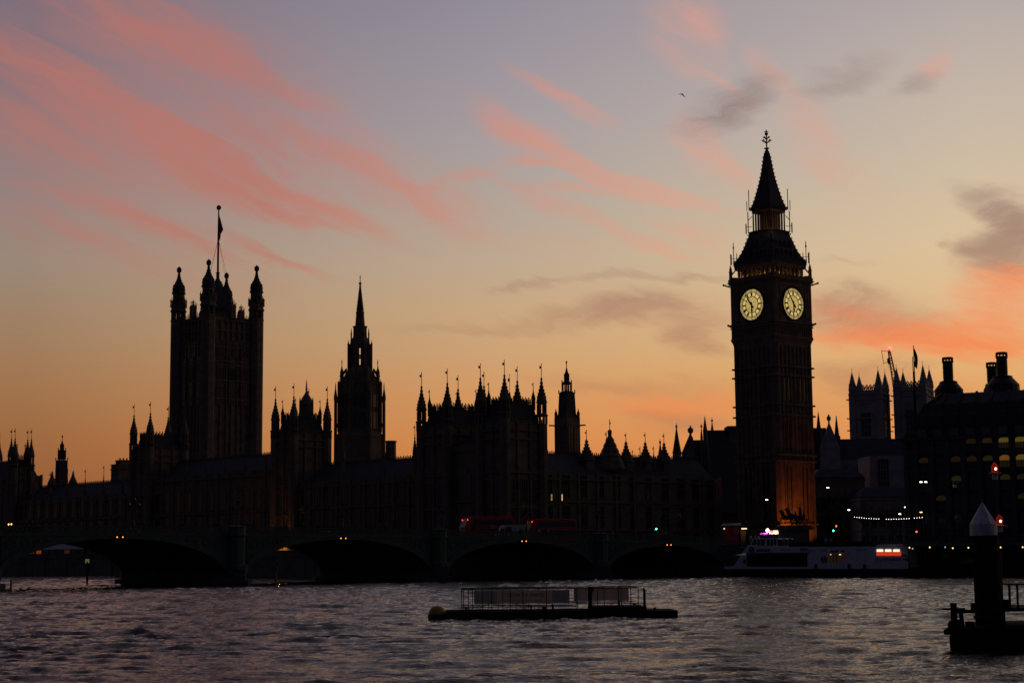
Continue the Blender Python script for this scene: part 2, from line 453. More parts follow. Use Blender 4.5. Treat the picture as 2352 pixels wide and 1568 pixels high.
# ---------------------------------------------------------------- gothic pieces
def cap_profile(z0, z1, r):      # crocketed ogee spirelet
    h = z1 - z0; p = []
    tab = ((0, 1.0), (.06, 1.12), (.10, .98), (.2, 1.02), (.24, .82), (.32, .86), (.36, .62), (.45, .66), (.49, .42), (.58, .46), (.62, .26), (.72, .34), (.76, .16), (.86, .24), (.9, .08), (1, .04))
    return [(r * k, z0 + h * t) for t, k in tab]
def vane(m, x, y, z, h, f=1, rot=0):
    m.bar((x, y, z - .3), (x, y, z + h), .1)
    a, b = z + h * .56, z + h * .78
    c, n = math.cos(rot), math.sin(rot); w = .42 * f
    m.prism([(x, y), (x + c * w, y + n * w), (x + c * w - n * .06, y + n * w + c * .06), (x - n * .06, y + c * .06)], a, b)
    m.ball((x, y, z + h), .11, 6, 4)
def turret_mb(z0, zs, zt, w, slots=(), vh=2.2, base=None, frot=R(150)):
    """octagonal turret at the local origin: plain shaft, pierced stages, crocketed cap, vane"""
    m = MB(); r = w / 2; n = 8; ro = math.pi / 8
    z = z0
    base = base or zs - (zs - z0) * .3
    cuts = sorted(slots)
    def shaft(a, b, rr):
        if b - a > .01: m.lathe(n, [(rr, a), (rr, b)], rot=ro)
    rr = lambda q: r * (1.12 if q < base else 0.95)
    for a, b in cuts:
        shaft(z, a, rr(a))
        for i in range(n):
            t = ro + 2 * math.pi * i / n
            m.obox(math.cos(t) * rr(a) * .86, math.sin(t) * rr(a) * .86, a, b, .34 * r, .34 * r, t)
        z = b
    if z < base: shaft(z, base, r * 1.12); z = base
    shaft(z, zs, r * .95)
    m.lathe(n, [(r * 1.12, base - .5), (r * 1.3, base - .35), (r * 1.3, base - .15), (r * 1.05, base)], rot=ro)
    m.lathe(n, [(r * .95, zs - .4), (r * 1.2, zs - .15), (r * 1.2, zs)], rot=ro)
    m.lathe(n, cap_profile(zs, zt, r * .98), rot=ro)
    if vh: vane(m, 0, 0, zt, vh, rot=frot)
    return m
def pinnacle_mb(z0, zs, zt, w, vh=0):
    m = MB().lathe(4, [(w * .6, z0), (w * .6, zs)], rot=R(45))
    m.lathe(8, cap_profile(zs, zt, w * .62), rot=0)
    if vh: vane(m, 0, 0, zt, vh, .8, R(150))
    return m
def put(o, x, y, z=0.0):
    o.location = (x, y, z); return o
def cresting(m, a, b, z, h, step=.55):
    a, b = Vector(a), Vector(b); n = max(1, int((b - a).length / step))
    m.bar((a.x, a.y, z + h * .35), (b.x, b.y, z + h * .35), .12); m.bar((a.x, a.y, z + .06), (b.x, b.y, z + .06), .12)
    for i in range(n + 1):
        p = a.lerp(b, i / n)
        m.bar((p.x, p.y, z), (p.x, p.y, z + h * (1.0 if i % 2 else .75)), .16)
_win = {}
def window_parts(w, h, mull=2, trans=1):
    k = (round(w, 2), round(h, 2), mull, trans)
    if k not in _win:
        f = MB()                          # in the x-z plane, facing -y, origin at sill centre
        f.box(-w / 2 - .12, -w / 2, -.14, .0, -.1, h); f.box(w / 2, w / 2 + .12, -.14, .0, -.1, h)
        f.ext([(-w / 2 - .12, h), (w / 2 + .12, h), (w / 2 + .12, h + .1), (0, h + .45), (-w / 2 - .12, h + .1)], -.14, 0)
        f.box(-w / 2 - .15, w / 2 + .15, -.2, 0, -.25, -.1)
        for i in range(mull):
            x = -w / 2 + w * (i + 1) / (mull + 1); f.box(x - .05, x + .05, -.1, -.045, 0, h)
        for i in range(trans):
            z = h * (i + 1) / (trans + 1); f.box(-w / 2, w / 2, -.095, -.05, z - .06, z + .06)
        g = MB().box(-w / 2, w / 2, -.04, .02, -.1, h)
        _win[k] = (f, g)
        fo = f.build('window', STONE); go = g.build('pane', GLASS)
        _win[k] = (fo.data, go.data)
        bpy.data.objects.remove(fo); bpy.data.objects.remove(go)
    return _win[k]
def window(parent, x, y, z, rot, w, h, mull=2, trans=1, stone=None, lit=None):
    fd, gd = window_parts(w, h, mull, trans)
    o = bpy.data.objects.new('window', fd); C.objects.link(o); o.parent = parent
    o.location = (x, y, z); o.rotation_euler = (0, 0, rot)
    g = bpy.data.objects.new('pane', gd); C.objects.link(g); g.parent = o
    if stone: o.material_slots[0].link = 'OBJECT'; o.material_slots[0].material = stone
    if lit: g.material_slots[0].link = 'OBJECT'; g.material_slots[0].material = lit
    return o
FR, FL = 0.0, R(-90)        # window on the local -y face; on the local -x face
def panel_wall(m, x0, x1, y0, y1, z0, z1, bx, by, strings=(), butt=.45):
    """box wall with corner-to-corner buttress strips and string courses"""
    m.box(x0, x1, y0, y1, z0, z1)
    for i in range(bx + 1):
        x = x0 + (x1 - x0) * i / bx
        m.box(x - butt / 2, x + butt / 2, y0 - .32, y0, z0, z1 + .3); m.box(x - butt / 2, x + butt / 2, y1, y1 + .32, z0, z1 + .3)
    for i in range(by + 1):
        y = y0 + (y1 - y0) * i / by
        m.box(x0 - .32, x0, y - butt / 2, y + butt / 2, z0, z1 + .3); m.box(x1, x1 + .32, y - butt / 2, y + butt / 2, z0, z1 + .3)
    for z in strings:
        m.box(x0 - .42, x1 + .42, y0 - .42, y1 + .42, z - .15, z + .15)

# ---------------------------------------------------------------- the clock tower
def clock_tower():
    Y = 385.0; Xc = X(1774, Y, 800)
    t = thing('clock_tower', 'tall gothic clock tower with two lit dials beside the bridge end', 'tower', (Xc, Y, 0), R(40))
    H = lambda y: Zat(y, Xc, Y)
    def sil(px): return px / 10.02 / 2            # half silhouette in metres
    s = sil(176) / 1.41                            # half side of the shaft
    zc0, zc1 = H(795), H(782); zt = H(641)
    m = MB()
    m.box(-s, s, -s, s, 0, zc0)
    for f in range(4):                             # panelled strips up the four faces
        a = f * math.pi / 2
        for i in range(-4, 5):
            u = i * s / 4.6; wd = .5 if i in (-4, 4) else .26
            cx, cy = math.cos(a) * (s + .12) - math.sin(a) * u, math.sin(a) * (s + .12) + math.cos(a) * u
            m.obox(cx, cy, H(1205), zc0 - .6, .24, wd, a)
    for sx in (-1, 1):
        for sy in (-1, 1): m.obox(sx * (s - .45), sy * (s - .45), 0, zc0, 1.2, 1.2, R(45))
    for y in (1205, 1062, 1048, 958, 934, 868, 848):
        z = H(y); m.box(-s - .45, s + .45, -s - .45, s + .45, z - .18, z + .18)
    m.build('shaft', STONE, t)
    # thin slit windows of the shaft
    for f, rot in ((0, FR), (1, FL)):
        for i in (-2.5, -1.5, 1.5, 2.5):
            for za, zb in ((H(1195), H(1075)), (H(1040), H(965)), (H(925), H(875))):
                u = i * s / 4.6
                g = MB().box(-.14, .14, -.05, .02, 0, zb - za).build('slit_window', GLASS, t)
                g.location = (u, -s - .04, za) if f == 0 else (-s - .04, -u, za); g.rotation_euler = (0, 0, rot)
    c = sil(185) / 1.41
    m = MB()
    m.lathe(4, [(s * 1.414, zc0), (s * 1.44, zc0 + .5), (c * 1.44, zc1), (c * 1.45, zc1 + .3), (c * 1.414, zc1 + .5)], rot=R(45))
    z5 = H(747)
    m.box(-c, c, -c, c, zc1 + .5, zt - 1.2)
    for f in range(4):
        a = f * math.pi / 2
        for i in range(-8, 9):
            u = i * c / 8.5; cx, cy = math.cos(a) * (c + .06) - math.sin(a) * u, math.sin(a) * (c + .06) + math.cos(a) * u
            m.obox(cx, cy, zc1 + .6, z5 - .3, .2, .22, a)
    for sx in (-1, 1):
        for sy in (-1, 1):
            m.lathe(8, [(1.05, zc1 - .3), (1.1, zt - .4), (1.3, zt - .2), (1.25, zt + .3)], sx * (c - .95), sy * (c - .95), R(22.5))
    m.box(-c - .35, c + .35, -c - .35, c + .35, z5 - .3, z5 + .2); m.box(-c - .2, c + .2, -c - .2, c + .2, z5 - .9, z5 - .6)
    z6 = H(651)
    m.box(-c - .3, c + .3, -c - .3, c + .3, z6 - .35, z6); m.box(-c - .5, c + .5, -c - .5, c + .5, z6, z6 + .3)
    m.box(-c - .35, c + .35, -c - .35, c + .35, z6 + .3, zt)
    for sx, sy in ((1, -1), (-1, 1)):              # gargoyles and low brackets seen on the outline
        for zz, l in ((H(654), 1.35), (H(747), .75)):
            k = c - .25
            m.bar((sx * k, sy * k, zz - .5), (sx * (k + l), sy * (k + l), zz + .1), .4, .3); m.ball((sx * (k + l), sy * (k + l), zz + .12), .28, 6, 4)
    m.build('clock_stage', STONE, t)
    # dials
    zd, rd = H(705.5), 3.6
    pan = bpy.data.materials.new('dial_glass'); pan.use_nodes = True
    nt_ = pan.node_tree; b = nt_.nodes['Principled BSDF']
    b.inputs['Base Color'].default_value = (.3, .28, .2, 1)
    tcn = nt_.nodes.new('ShaderNodeTexCoord'); vo = nt_.nodes.new('ShaderNodeTexVoronoi'); vo.inputs['Scale'].default_value = 2.6; vo.feature = 'DISTANCE_TO_EDGE'
    nt_.links.new(tcn.outputs['Object'], vo.inputs['Vector'])
    rp = nt_.nodes.new('ShaderNodeMapRange'); rp.inputs[1].default_value = 0.0; rp.inputs[2].default_value = 0.12; rp.inputs[3].default_value = .26; rp.inputs[4].default_value = .52
    nt_.links.new(vo.outputs['Distance'], rp.inputs[0])
    b.inputs['Emission Color'].default_value = (1, .72, .23, 1)
    nt_.links.new(rp.outputs[0], b.inputs['Emission Strength'])
    outer = glow('dial_outer_glass', (1, .72, .25), .66)
    def disc(m, r0, r1, y0, y1, n=60):
        for i in range(n):
            a0, a1 = 2 * math.pi * i / n, 2 * math.pi * (i + 1) / n
            p = [(r0 * math.sin(a0), r0 * math.cos(a0)), (r1 * math.sin(a0), r1 * math.cos(a0)), (r1 * math.sin(a1), r1 * math.cos(a1)), (r0 * math.sin(a1), r0 * math.cos(a1))]
            if r0 < 1e-4: p = [p[0], p[1], p[2]]
            m.ext(p, y0, y1)
    def dbar(m, a, r0, r1, w, y0=-.17, y1=-.10, off=0.0):
        s_, c_ = math.sin(a), math.cos(a)
        q = lambda r, o: (r * s_ + o * c_, r * c_ - o * s_)
        m.ext([q(r0, off - w / 2), q(r0, off + w / 2), q(r1, off + w / 2), q(r1, off - w / 2)], y0, y1)
    NUM = ['XII', 'I', 'II', 'III', 'IIII', 'V', 'VI', 'VII', 'VIII', 'IX', 'X', 'XI']
    for rot, lx, ly in ((FR, 0, -c), (FL, -c, 0), (math.pi, 0, c), (R(90), c, 0)):
        e = MB(); disc(e, 0, 1.85, -.06, -.03); dial = e.build('clock_dial', pan, t, loc=(lx, ly, zd)); dial.rotation_euler = (0, 0, rot)
        e = MB(); disc(e, 1.85, rd - .08, -.06, -.03); e.build('outer_glass', outer, dial)
        e = MB()
        for r0, r1 in ((1.82, 1.98), (2.72, 2.84), (2.94, 3.02), (3.3, 3.36)): disc(e, r0, r1, -.12, -.07)
        disc(e, rd - .08, rd + .14, -.22, -.02); disc(e, 4.0, 4.1, -.12, .0)
        for i in range(12): dbar(e, math.pi * i / 6, 1.9, rd - .05, .14)
        for i in range(60): dbar(e, math.pi * i / 30, 3.0, 3.32, .09, -.12, -.07)
        for i, nm_ in enumerate(NUM):
            a = math.pi * i / 6; wd = {'I': .13, 'V': .26, 'X': .26}
            tot = sum(wd[ch] for ch in nm_); x = -tot / 2
            for ch in nm_:
                o_ = x + wd[ch] / 2; x += wd[ch]
                if ch == 'I': dbar(e, a, 2.06, 2.66, .10, -.16, -.08, o_)
                else:
                    s_, c_ = math.sin(a), math.cos(a)
                    for k in (-1, 1):
                        q = lambda r, o: (r * s_ + o * c_, r * c_ - o * s_)
                        i0, i1 = (o_ - k * .09, o_ + k * .09) if ch == 'X' else (o_, o_ + k * .09)
                        e.ext([q(2.06, i0 - .05), q(2.06, i0 + .05), q(2.66, i1 + .05), q(2.66, i1 - .05)], -.16, -.08)
        e.build('dial_tracery', DARK, dial)
        e = MB(); h = 4.35
        for u0, u1, v0, v1 in ((-h, h, h - .12, h), (-h, h, -h, -h + .12), (-h, -h + .12, -h, h), (h - .12, h, -h, h)):
            e.box(u0, u1, -.16, .01, v0, v1)
        e.build('gilt_frame', GILT, dial)
        for a, nm_, pts in ((R(6 * 54), 'minute_hand', [(-1.1, .12), (-.7, .24), (0, .14), (.4, .22), (3.2, .05)]), (R(177), 'hour_hand', [(-.6, .16), (-.35, .22), (0, .24), (.9, .16), (1.35, .3), (1.55, .22), (1.95, .03)])):
            s_, c_ = math.sin(a), math.cos(a)
            q = lambda r, o: (r * s_ + o * c_, r * c_ - o * s_)
            e = MB()
            e.ext([q(r, w_) for r, w_ in pts] + [q(r, -w_) for r, w_ in reversed(pts)], -.32 if 'min' in nm_ else -.26, -.27 if 'min' in nm_ else -.21)
            e.build(nm_, BLACK, dial)
    # belfry arcade
    bz0, bz1 = zt, H(612); bs = sil(161) / 1.41
    m = MB(); m.box(-bs + .9, bs - .9, -bs + .9, bs - .9, bz0 - 1, bz1)
    for f in range(4):
        a = f * math.pi / 2
        for i in range(8):
            u = (i - 3.5) * bs * 2 / 8.4
            cx, cy = math.cos(a) * (bs - .3) - math.sin(a) * u, math.sin(a) * (bs - .3) + math.cos(a) * u
            m.obox(cx, cy, bz0 - 1, bz1, .6, .34, a)
        cx, cy = math.cos(a) * (bs - .3), math.sin(a) * (bs - .3)
        m.obox(cx, cy, bz1 - .9, bz1, .62, bs * 2, a)
    m.box(-bs - .15, bs + .15, -bs - .15, bs + .15, bz1 - .5, bz1)
    m.build('belfry', STONE, t)
    def edge(m, prf, step):        # crockets up the four arrises
        pts = [(r_, z) for r_, z in prf]
        zz = pts[0][1] + step / 2
        while zz < pts[-1][1]:
            for (ra, za), (rb, zb) in zip(pts, pts[1:]):
                if za <= zz <= zb and zb > za:
                    r_ = ra + (rb - ra) * (zz - za) / (zb - za)
                    for k in range(4):
                        a = R(45) + k * math.pi / 2
                        m.ball(((r_ + .05) * math.cos(a), (r_ + .05) * math.sin(a), zz), .17, 5, 4)
                    break
            zz += step
    def around(m, k, z, h):        # iron cresting round the eaves
        for a, b in (((-k, -k), (k, -k)), ((k, -k), (k, k)), ((k, k), (-k, k)), ((-k, k), (-k, -k))): cresting(m, a, b, z, h, .4)
    # lower roof, lantern, spire
    pr = [(sil(168) , bz1), (sil(170), H(605)), (sil(160), H(599)), (sil(145), H(590)), (sil(130), H(579)), (sil(117), H(566)), (sil(106), H(552)), (sil(98), H(545)), (sil(94), H(536)), (sil(98), H(534)), (sil(92), H(532))]
    rm = MB().lathe(4, pr, rot=R(45))
    edge(rm, [(sil(160), H(599)), (sil(145), H(590)), (sil(130), H(579)), (sil(117), H(566)), (sil(106), H(552)), (sil(98), H(540)), (sil(94), H(530))], .95)
    around(rm, sil(168) / 1.414, H(605), .8)
    roof = rm.build('lower_roof', SLATE, t)
    for a in (0, 1, 2, 3):
        for k, n_, yy in ((0, 5, 588), (1, 4, 566)):
            z = H(yy); r_ = sil(145 if k == 0 else 117) / 1.41
            for i in range(n_):
                u = (i - (n_ - 1) / 2) * r_ * 1.5 / n_
                cx, cy = math.cos(a * math.pi / 2) * (r_ + .1) - math.sin(a * math.pi / 2) * u, math.sin(a * math.pi / 2) * (r_ + .1) + math.cos(a * math.pi / 2) * u
                dm = MB().obox(cx, cy, z - .6, z + .5, .7, .55, a * math.pi / 2)
                dm.lathe(4, [(.5, z + .5), (.04, z + 1.2)], cx, cy, a * math.pi / 2 + R(45))
                dm.build('dormer', SLATE, roof)
    lz0, lz1 = H(534), H(484); ls = sil(77) / 1.41
    m = MB(); m.box(-.9, .9, -.9, .9, lz0, lz1)
    for f in range(4):
        a = f * math.pi / 2
        for i in range(7):
            u = (i - 3) * ls * 2 / 6.6
            cx, cy = math.cos(a) * (ls - .15) - math.sin(a) * u, math.sin(a) * (ls - .15) + math.cos(a) * u
            m.obox(cx, cy, lz0, lz1, .28, .22, a)
        m.obox(math.cos(a) * (ls - .15), math.sin(a) * (ls - .15), lz1 - .6, lz1, .3, ls * 2, a)
        m.obox(math.cos(a) * (ls - .15), math.sin(a) * (ls - .15), lz0, lz0 + .4, .32, ls * 2, a)
    m.build('lantern', GILT, t)
    pr = [(sil(84), lz1), (sil(88), H(481)), (sil(80), H(476)), (sil(64), H(457)), (sil(48), H(432)), (sil(38.5), H(415)), (sil(29.5), H(396)), (sil(22), H(374)), (sil(15), H(354)), (sil(9), H(347)), (sil(6), H(344.5)), (sil(6), H(343)), (sil(13), H(342)), (sil(13), H(340)), (sil(4), H(339))]
    rm = MB().lathe(4, pr, rot=R(45))
    edge(rm, [(sil(80), H(476)), (sil(64), H(457)), (sil(48), H(432)), (sil(38.5), H(415)), (sil(29.5), H(396)), (sil(22), H(374)), (sil(15), H(354))], .95)
    around(rm, sil(88) / 1.414, H(481), .6)
    rm.build('spire', SLATE, t)
    m = MB(); z0 = H(339)
    m.bar((0, 0, z0 - .5), (0, 0, H(299)), .22); m.ball((0, 0, H(308)), .42, 8, 6); m.bar((-.35, .35, H(303)), (.35, -.35, H(303)), .16)
    for k in range(8):
        a = k * math.pi / 4
        p = [(0, 0, H(330)), (.6 * math.cos(a), .6 * math.sin(a), H(326)), (1.0 * math.cos(a), 1.0 * math.sin(a), H(323))]
        m.path(p, .13); m.ball(p[2], .18, 6, 4)
        p = [(0, 0, H(321)), (.45 * math.cos(a), .45 * math.sin(a), H(317)), (.7 * math.cos(a), .7 * math.sin(a), H(315.5))]
        m.path(p, .12); m.ball(p[2], .15, 6, 4)
    m.build('finial', GILT, t)
    # corner pinnacles of each stage
    for sx in (-1, 1):
        for sy in (-1, 1):
            k = c - .1
            p = MB(); zz = zt - .2
            p.lathe(6, [(.42, zz), (.38, H(625)), (.5, H(624)), (.30, H(620)), (.34, H(618)), (.05, H(607))], sx * k, sy * k)
            p.path([(sx * k, sy * k, H(632)), (sx * (bs + .1), sy * (bs + .1), H(622)), (sx * (bs - .1), sy * (bs - .1), H(614))], .28)
            p.bar((sx * k, sy * k, H(636)), (sx * (bs - .2), sy * (bs - .2), H(636)), .12)
            p.build('corner_pinnacle', STONE, t)
            p = MB(); k = sil(170) / 1.414 - .1
            p.bar((sx * k, sy * k, H(607)), (sx * k, sy * k, H(556)), .13); p.bar((sx * (k - .35), sy * (k + .35), H(567.5)), (sx * (k + .35), sy * (k - .35), H(567.5)), .3)
            p.bar((sx * k - .5, sy * k + .5, H(607)), (sx * k - .5, sy * k + .5, H(582)), .12); p.bar((sx * k + .5, sy * k - .5, H(607)), (sx * k + .5, sy * k - .5, H(580)), .12)
            p.bar((sx * (k + .4), sy * (k + .4), H(607)), (sx * (k + .4), sy * (k + .4), H(583)), .2); p.bar((sx * (k + .4), sy * (k + .4), H(592)), (sx * (k - .9), sy * (k - .9), H(592)), .1)
            p.build('roof_vane', DARK, t)
            p = MB(); k = sil(90) / 1.414
            p.bar((sx * k, sy * k, H(484)), (sx * k, sy * k, H(435)), .13); p.bar((sx * (k - .2), sy * (k + .2), H(448)), (sx * (k + .2), sy * (k - .2), H(448)), .12)
            p.bar((sx * (k + .35), sy * (k + .35), H(484)), (sx * (k + .35), sy * (k + .35), H(461)), .12)
            k2 = sil(96) / 1.414
            p.bar((sx * k2, sy * k2, H(533)), (sx * k2, sy * k2, H(486)), .16); p.bar((sx * (k2 + .35), sy * (k2 + .35), H(536)), (sx * (k2 + .35), sy * (k2 + .35), H(513)), .2)
            p.path([(sx * k2, sy * k2, H(506)), (sx * (ls), sy * (ls), H(496))], .14)
            p.bar((sx * (k2 + .3), sy * (k2 + .3), H(520)), (sx * ls, sy * ls, H(520)), .1)
            p.build('spire_vane', DARK, t)
    # the tower's own lamps: faint light in belfry and lantern, an orange flood on the downstream face
    def lamp(nm, kind, e, col, loc, par=t, **kw):
        l = bpy.data.lights.new(nm, kind); l.energy = e; l.color = col
        for k, v in kw.items(): setattr(l, k, v)
        o = bpy.data.objects.new(nm, l); C.objects.link(o); o.parent = par; o.location = loc
        return o
    for i in range(7):
        u = (i - 3) * bs * .3
        lamp('belfry_lamp', 'POINT', 6.5, (1, .5, .1), (u, -bs - .25, bz0 + .4), shadow_soft_size=.1)
        lamp('belfry_lamp', 'POINT', 6.5, (1, .5, .1), (-bs - .25, u, bz0 + .4), shadow_soft_size=.1)
    lamp('belfry_lamp', 'POINT', 10, (1, .6, .15), (-bs - .1, -bs - .1, bz0 + .3), shadow_soft_size=.1)
    lamp('lantern_lamp', 'POINT', 70, (1, .5, .15), (-ls - .8, -ls - .8, lz0 + .6), shadow_soft_size=.2)
    for u, d, e, tx in ((-6.0, 6.5, .40, -22), (3.0, 5.0, .07, 0)):
        o_ = lamp('flood_lamp', 'SPOT', 12500 * e, (1, .2, .008), (u, -s - d, GZ + .6), spot_size=R(76), spot_blend=1.0, shadow_soft_size=.15)
        o_.rotation_euler = (R(136), 0, R(tx))
    return t, Xc, Y, s
CT, CTX, CTY, CTS = clock_tower()

# ---------------------------------------------------------------- the palace
def pavilion(label, u, lu, lv, ztip, zpar, zroof, name='pavilion_tower', turret_w=1.95, tips=(0, 0, 0, 0), small=True, v0=0.0, wins=True, dome=None):
    """square river-front tower: four crowned turrets, steep roof; local x away from the river, y upstream"""
    p = pal(v0, u)
    t = thing(name, label, 'tower', (p.x, p.y, 0), A_P, 'towers of the gothic river front')
    m = MB(); nb = 3
    panel_wall(m, 0, lv, 0, lu, 0, zpar, 3, 2, (GZ + 9, GZ + 16, zpar - 3.2, zpar - 1.4))
    for a, b in (((0, 0), (lv, 0)), ((0, 0), (0, lu)), ((lv, 0), (lv, lu)), ((0, lu), (lv, lu))):
        cresting(m, a, b, zpar, 1.3, .6)
    m.build('wall', STONE, t)
    m = MB(); e = .5; k = 1.0
    m.prism([(e, e), (lv - e, e), (lv - e, lu - e), (e, lu - e)], zpar - .3, zroof, [(e + k * .8, e + k * .6), (lv - e - k * .8, e + k * .6), (lv - e - k * .8, lu - e - k * .6), (e + k * .8, lu - e - k * .6)])
    x0, x1, y0, y1 = e + k * .8, lv - e - k * .8, e + k * .6, lu - e - k * .6
    for a, b in (((x0, y0), (x1, y0)), ((x0, y0), (x0, y1)), ((x1, y0), (x1, y1)), ((x0, y1), (x1, y1))): cresting(m, a, b, zroof, 1.6, .42)
    m.build('roof', SLATE, t)
    for i, (x, y) in enumerate(((0, 0), (lv, 0), (lv, lu), (0, lu))):
        zt = ztip + tips[i]
        tm = turret_mb(0, zt - 5.6, zt, turret_w, ((zt - 10.2, zt - 8.2) if i % 2 else (zt - 9.5, zt - 7.5), (zt - 8, zt - 6.1)), 2.3, zt - 8.1)
        tm.build('turret', STONE, t, loc=(x, y, 0))
    if small:
        for x, y in ((x0, y0), (x1, y0), (x0, y1), (x1, y1)):
            pinnacle_mb(zroof - 1, zroof + 1.2, zroof + 3.6, .7, 1.0).build('pinnacle', DARK, t, loc=(x, y, 0))
    if dome:
        d = MB().lathe(8, [(1.5, zroof - 2), (1.4, zroof + dome[0]), (1.75, zroof + dome[0] + .2), (1.5, zroof + dome[0] + .6), (1.1, zroof + dome[0] + 1.8), (.5, zroof + dome[0] + 2.7), (.16, zroof + dome[0] + 3.4), (.25, zroof + dome[0] + 3.7), (.05, zroof + dome[1])])
        for q in range(8):
            a = q * math.pi / 4 + R(22.5)
            d.lathe(4, [(.2, zroof + 1), (.16, zroof + dome[0] + 1), (.03, zroof + dome[0] + 2)], 1.6 * math.cos(a), 1.6 * math.sin(a))
        d.build('roof_lantern', STONE, t, loc=(lv * .62, lu * .45, 0))
    if wins:
        for z, h in ((GZ + 1, 3), (GZ + 5, 3.4), (GZ + 10, 4.6)):
            for i in range(2): window(t, -.02, lu * (i + .5) / 2, z, FL, 1.5, h)
            for i in range(3): window(t, lv * (i + .5) / 3, -.02, z, FR, 1.5, h)
    return t
pavilion('gothic corner tower of the river front nearest the bridge end', 0.3, 7.4, 10.2, 41.2, 31.0, 34.9, turret_w=2.1)
pavilion('second gothic tower along the river front from the bridge end', 18.3, 8.6, 10.2, 41.0, 31.0, 34.9, turret_w=2.05)
pavilion('gothic tower with a domed roof lantern before the slender central spire', 74.5, 7.6, 9.6, 42.4, 33.2, 36.8, dome=(3.4, 9.6))
pavilion('gothic tower in front of the foot of the great square tower', 140.5, 8.6, 10.4, 43.0, 32.9, 36.2, small=False)
pavilion('most distant whole gothic tower of the river front at the far left', 219.5, 2.4, 5.2, 40.8, 31.4, 34.0, wins=False)
pavilion('gothic tower cut by the left border of the picture', 247.0, 5.0, 8.0, 41.4, 31.4, 34.0, wins=False)

def range_block(label, v0, v1, u0, u1, zpar, zridge, axis='u', pins=(), wins=(), nwin=0, pin_h=4.2, rails=True, hip=3.0, name='palace_wing', chim=()):
    p = pal(v0, u0); lv, lu = v1 - v0, u1 - u0
    t = thing(name, label, 'building', (p.x, p.y, 0), A_P, 'wings of the gothic palace')
    m = MB()
    panel_wall(m, 0, lv, 0, lu, 0, zpar, max(1, int(lv / 5.2)), max(1, int(lu / 5.2)), (GZ + 4.5, GZ + 10.4, zpar - 1.2), .7)
    m.build('wall', STONE, t)
    m = MB()
    if axis == 'u':
        x0, x1 = .8, lv - .8; xm = lv / 2; w = min(1.2, lv * .2)
        m.prism([(x0, .4), (x1, .4), (x1, lu - .4), (x0, lu - .4)], zpar - .4, zridge, [(xm - w, hip), (xm + w, hip), (xm + w, lu - hip), (xm - w, lu - hip)])
        if rails:
            cresting(m, (xm - w, hip), (xm - w, lu - hip), zridge, .75, .6)
    else:
        y0, y1 = .8, lu - .8; ym = lu / 2; w = min(1.2, lu * .2)
        m.prism([(.4, y0), (lv - .4, y0), (lv - .4, y1), (.4, y1)], zpar - .4, zridge, [(hip, ym - w), (lv - hip, ym - w), (lv - hip, ym + w), (hip, ym + w)])
        if rails: cresting(m, (hip, ym - w), (lv - hip, ym - w), zridge, .75, .6)
    m.build('roof', SLATE, t)
    for (x, y, zs, zt, w, vh) in pins:
        pinnacle_mb(zpar - 1, zs, zt, w, vh).build('pinnacle', STONE, t, loc=(x, y, 0))
    for (x, y, w, d, z) in chim:
        c = MB().box(-w / 2, w / 2, -d / 2, d / 2, zpar - 2, z); c.box(-w / 2 - .2, w / 2 + .2, -d / 2 - .2, d / 2 + .2, z - 1.6, z - 1.3)
        c.box(-w / 2 - .15, w / 2 + .15, -d / 2 - .15, d / 2 + .15, z - .2, z)
        for k in range(3): c.lathe(6, [(.22, z), (.26, z + .6)], (k - 1) * w / 3, 0)
        c.build('chimney', STONE, t, loc=(x, y, 0))
    for (face, a, z, w, h, lit) in wins:
        if face == 'n': window(t, a, -.02, z, FR, w, h, lit=lit)
        else: window(t, -.02, a, z, FL, w, h, lit=lit)
    return t
DIM = glow('dim_window', (1, .52, .2), .028)
DIM2 = glow('half_lit_window', (1, .6, .25), .3)
BRI = glow('bright_window', (1, .62, .28), .9)
def winrow(face, n, L_, rows, lits=()):
    out = []
    for i in range(n):
        for j, (z, w, h) in enumerate(rows):
            out.append((face, L_ * (i + .5) / n, z, w, h, (BRI if (i, j) in lits else None)))
    return out
ROWS = ((GZ + 1.0, 1.7, 2.8), (GZ + 5.2, 1.9, 4.4), (GZ + 11.3, 1.9, 4.6))
# the river range in three lengths
range_block('low gothic link with slate roof between the two nearest river towers', .8, 14, 7.9, 18.2, 27.2, 31.2, wins=winrow('r', 2, 10.3, ROWS), rails=False)
pn = []
for x_, zt in ((4, 29.6), (15, 29.2), (30, 30.0)): pn.append((.6, x_, 26.0, zt + 1.5, .8, 1.2))
range_block('long gothic river wing between the nearest towers and the domed-lantern tower', 1.0, 15, 27.2, 74.2, 21.6, 25.8, pins=pn, wins=winrow('r', 9, 47, ROWS), chim=((9, 4.2, 4.2, 3, 29.9),))
range_block('taller middle part of the gothic river front behind the bridge', 1.0, 15, 82.4, 140.3, 25.2, 29.4, wins=winrow('r', 11, 58, ROWS), pins=[(.6, 6 + 9 * i, 26, 29.2, .7, 0) for i in range(6)])
pn = [(.6, 8 + 10.5 * i, 22.5, 27.6 + (i % 2) * .6, .8, 1.6) for i in range(6)]
range_block('low gothic wing with spiky pinnacles at the far left of the river front', 1.0, 15, 149.4, 219, 21.6, 25.6, pins=pn, wins=winrow('r', 13, 69, ROWS), chim=((9, 23, 5.4, 4, 30.6), (9, 23, 3.2, 3, 31.8)))
range_block('steep roofed block joining the two leftmost towers of the river front', .6, 10, 222.2, 246.6, 29.5, 33.8, hip=1.0)
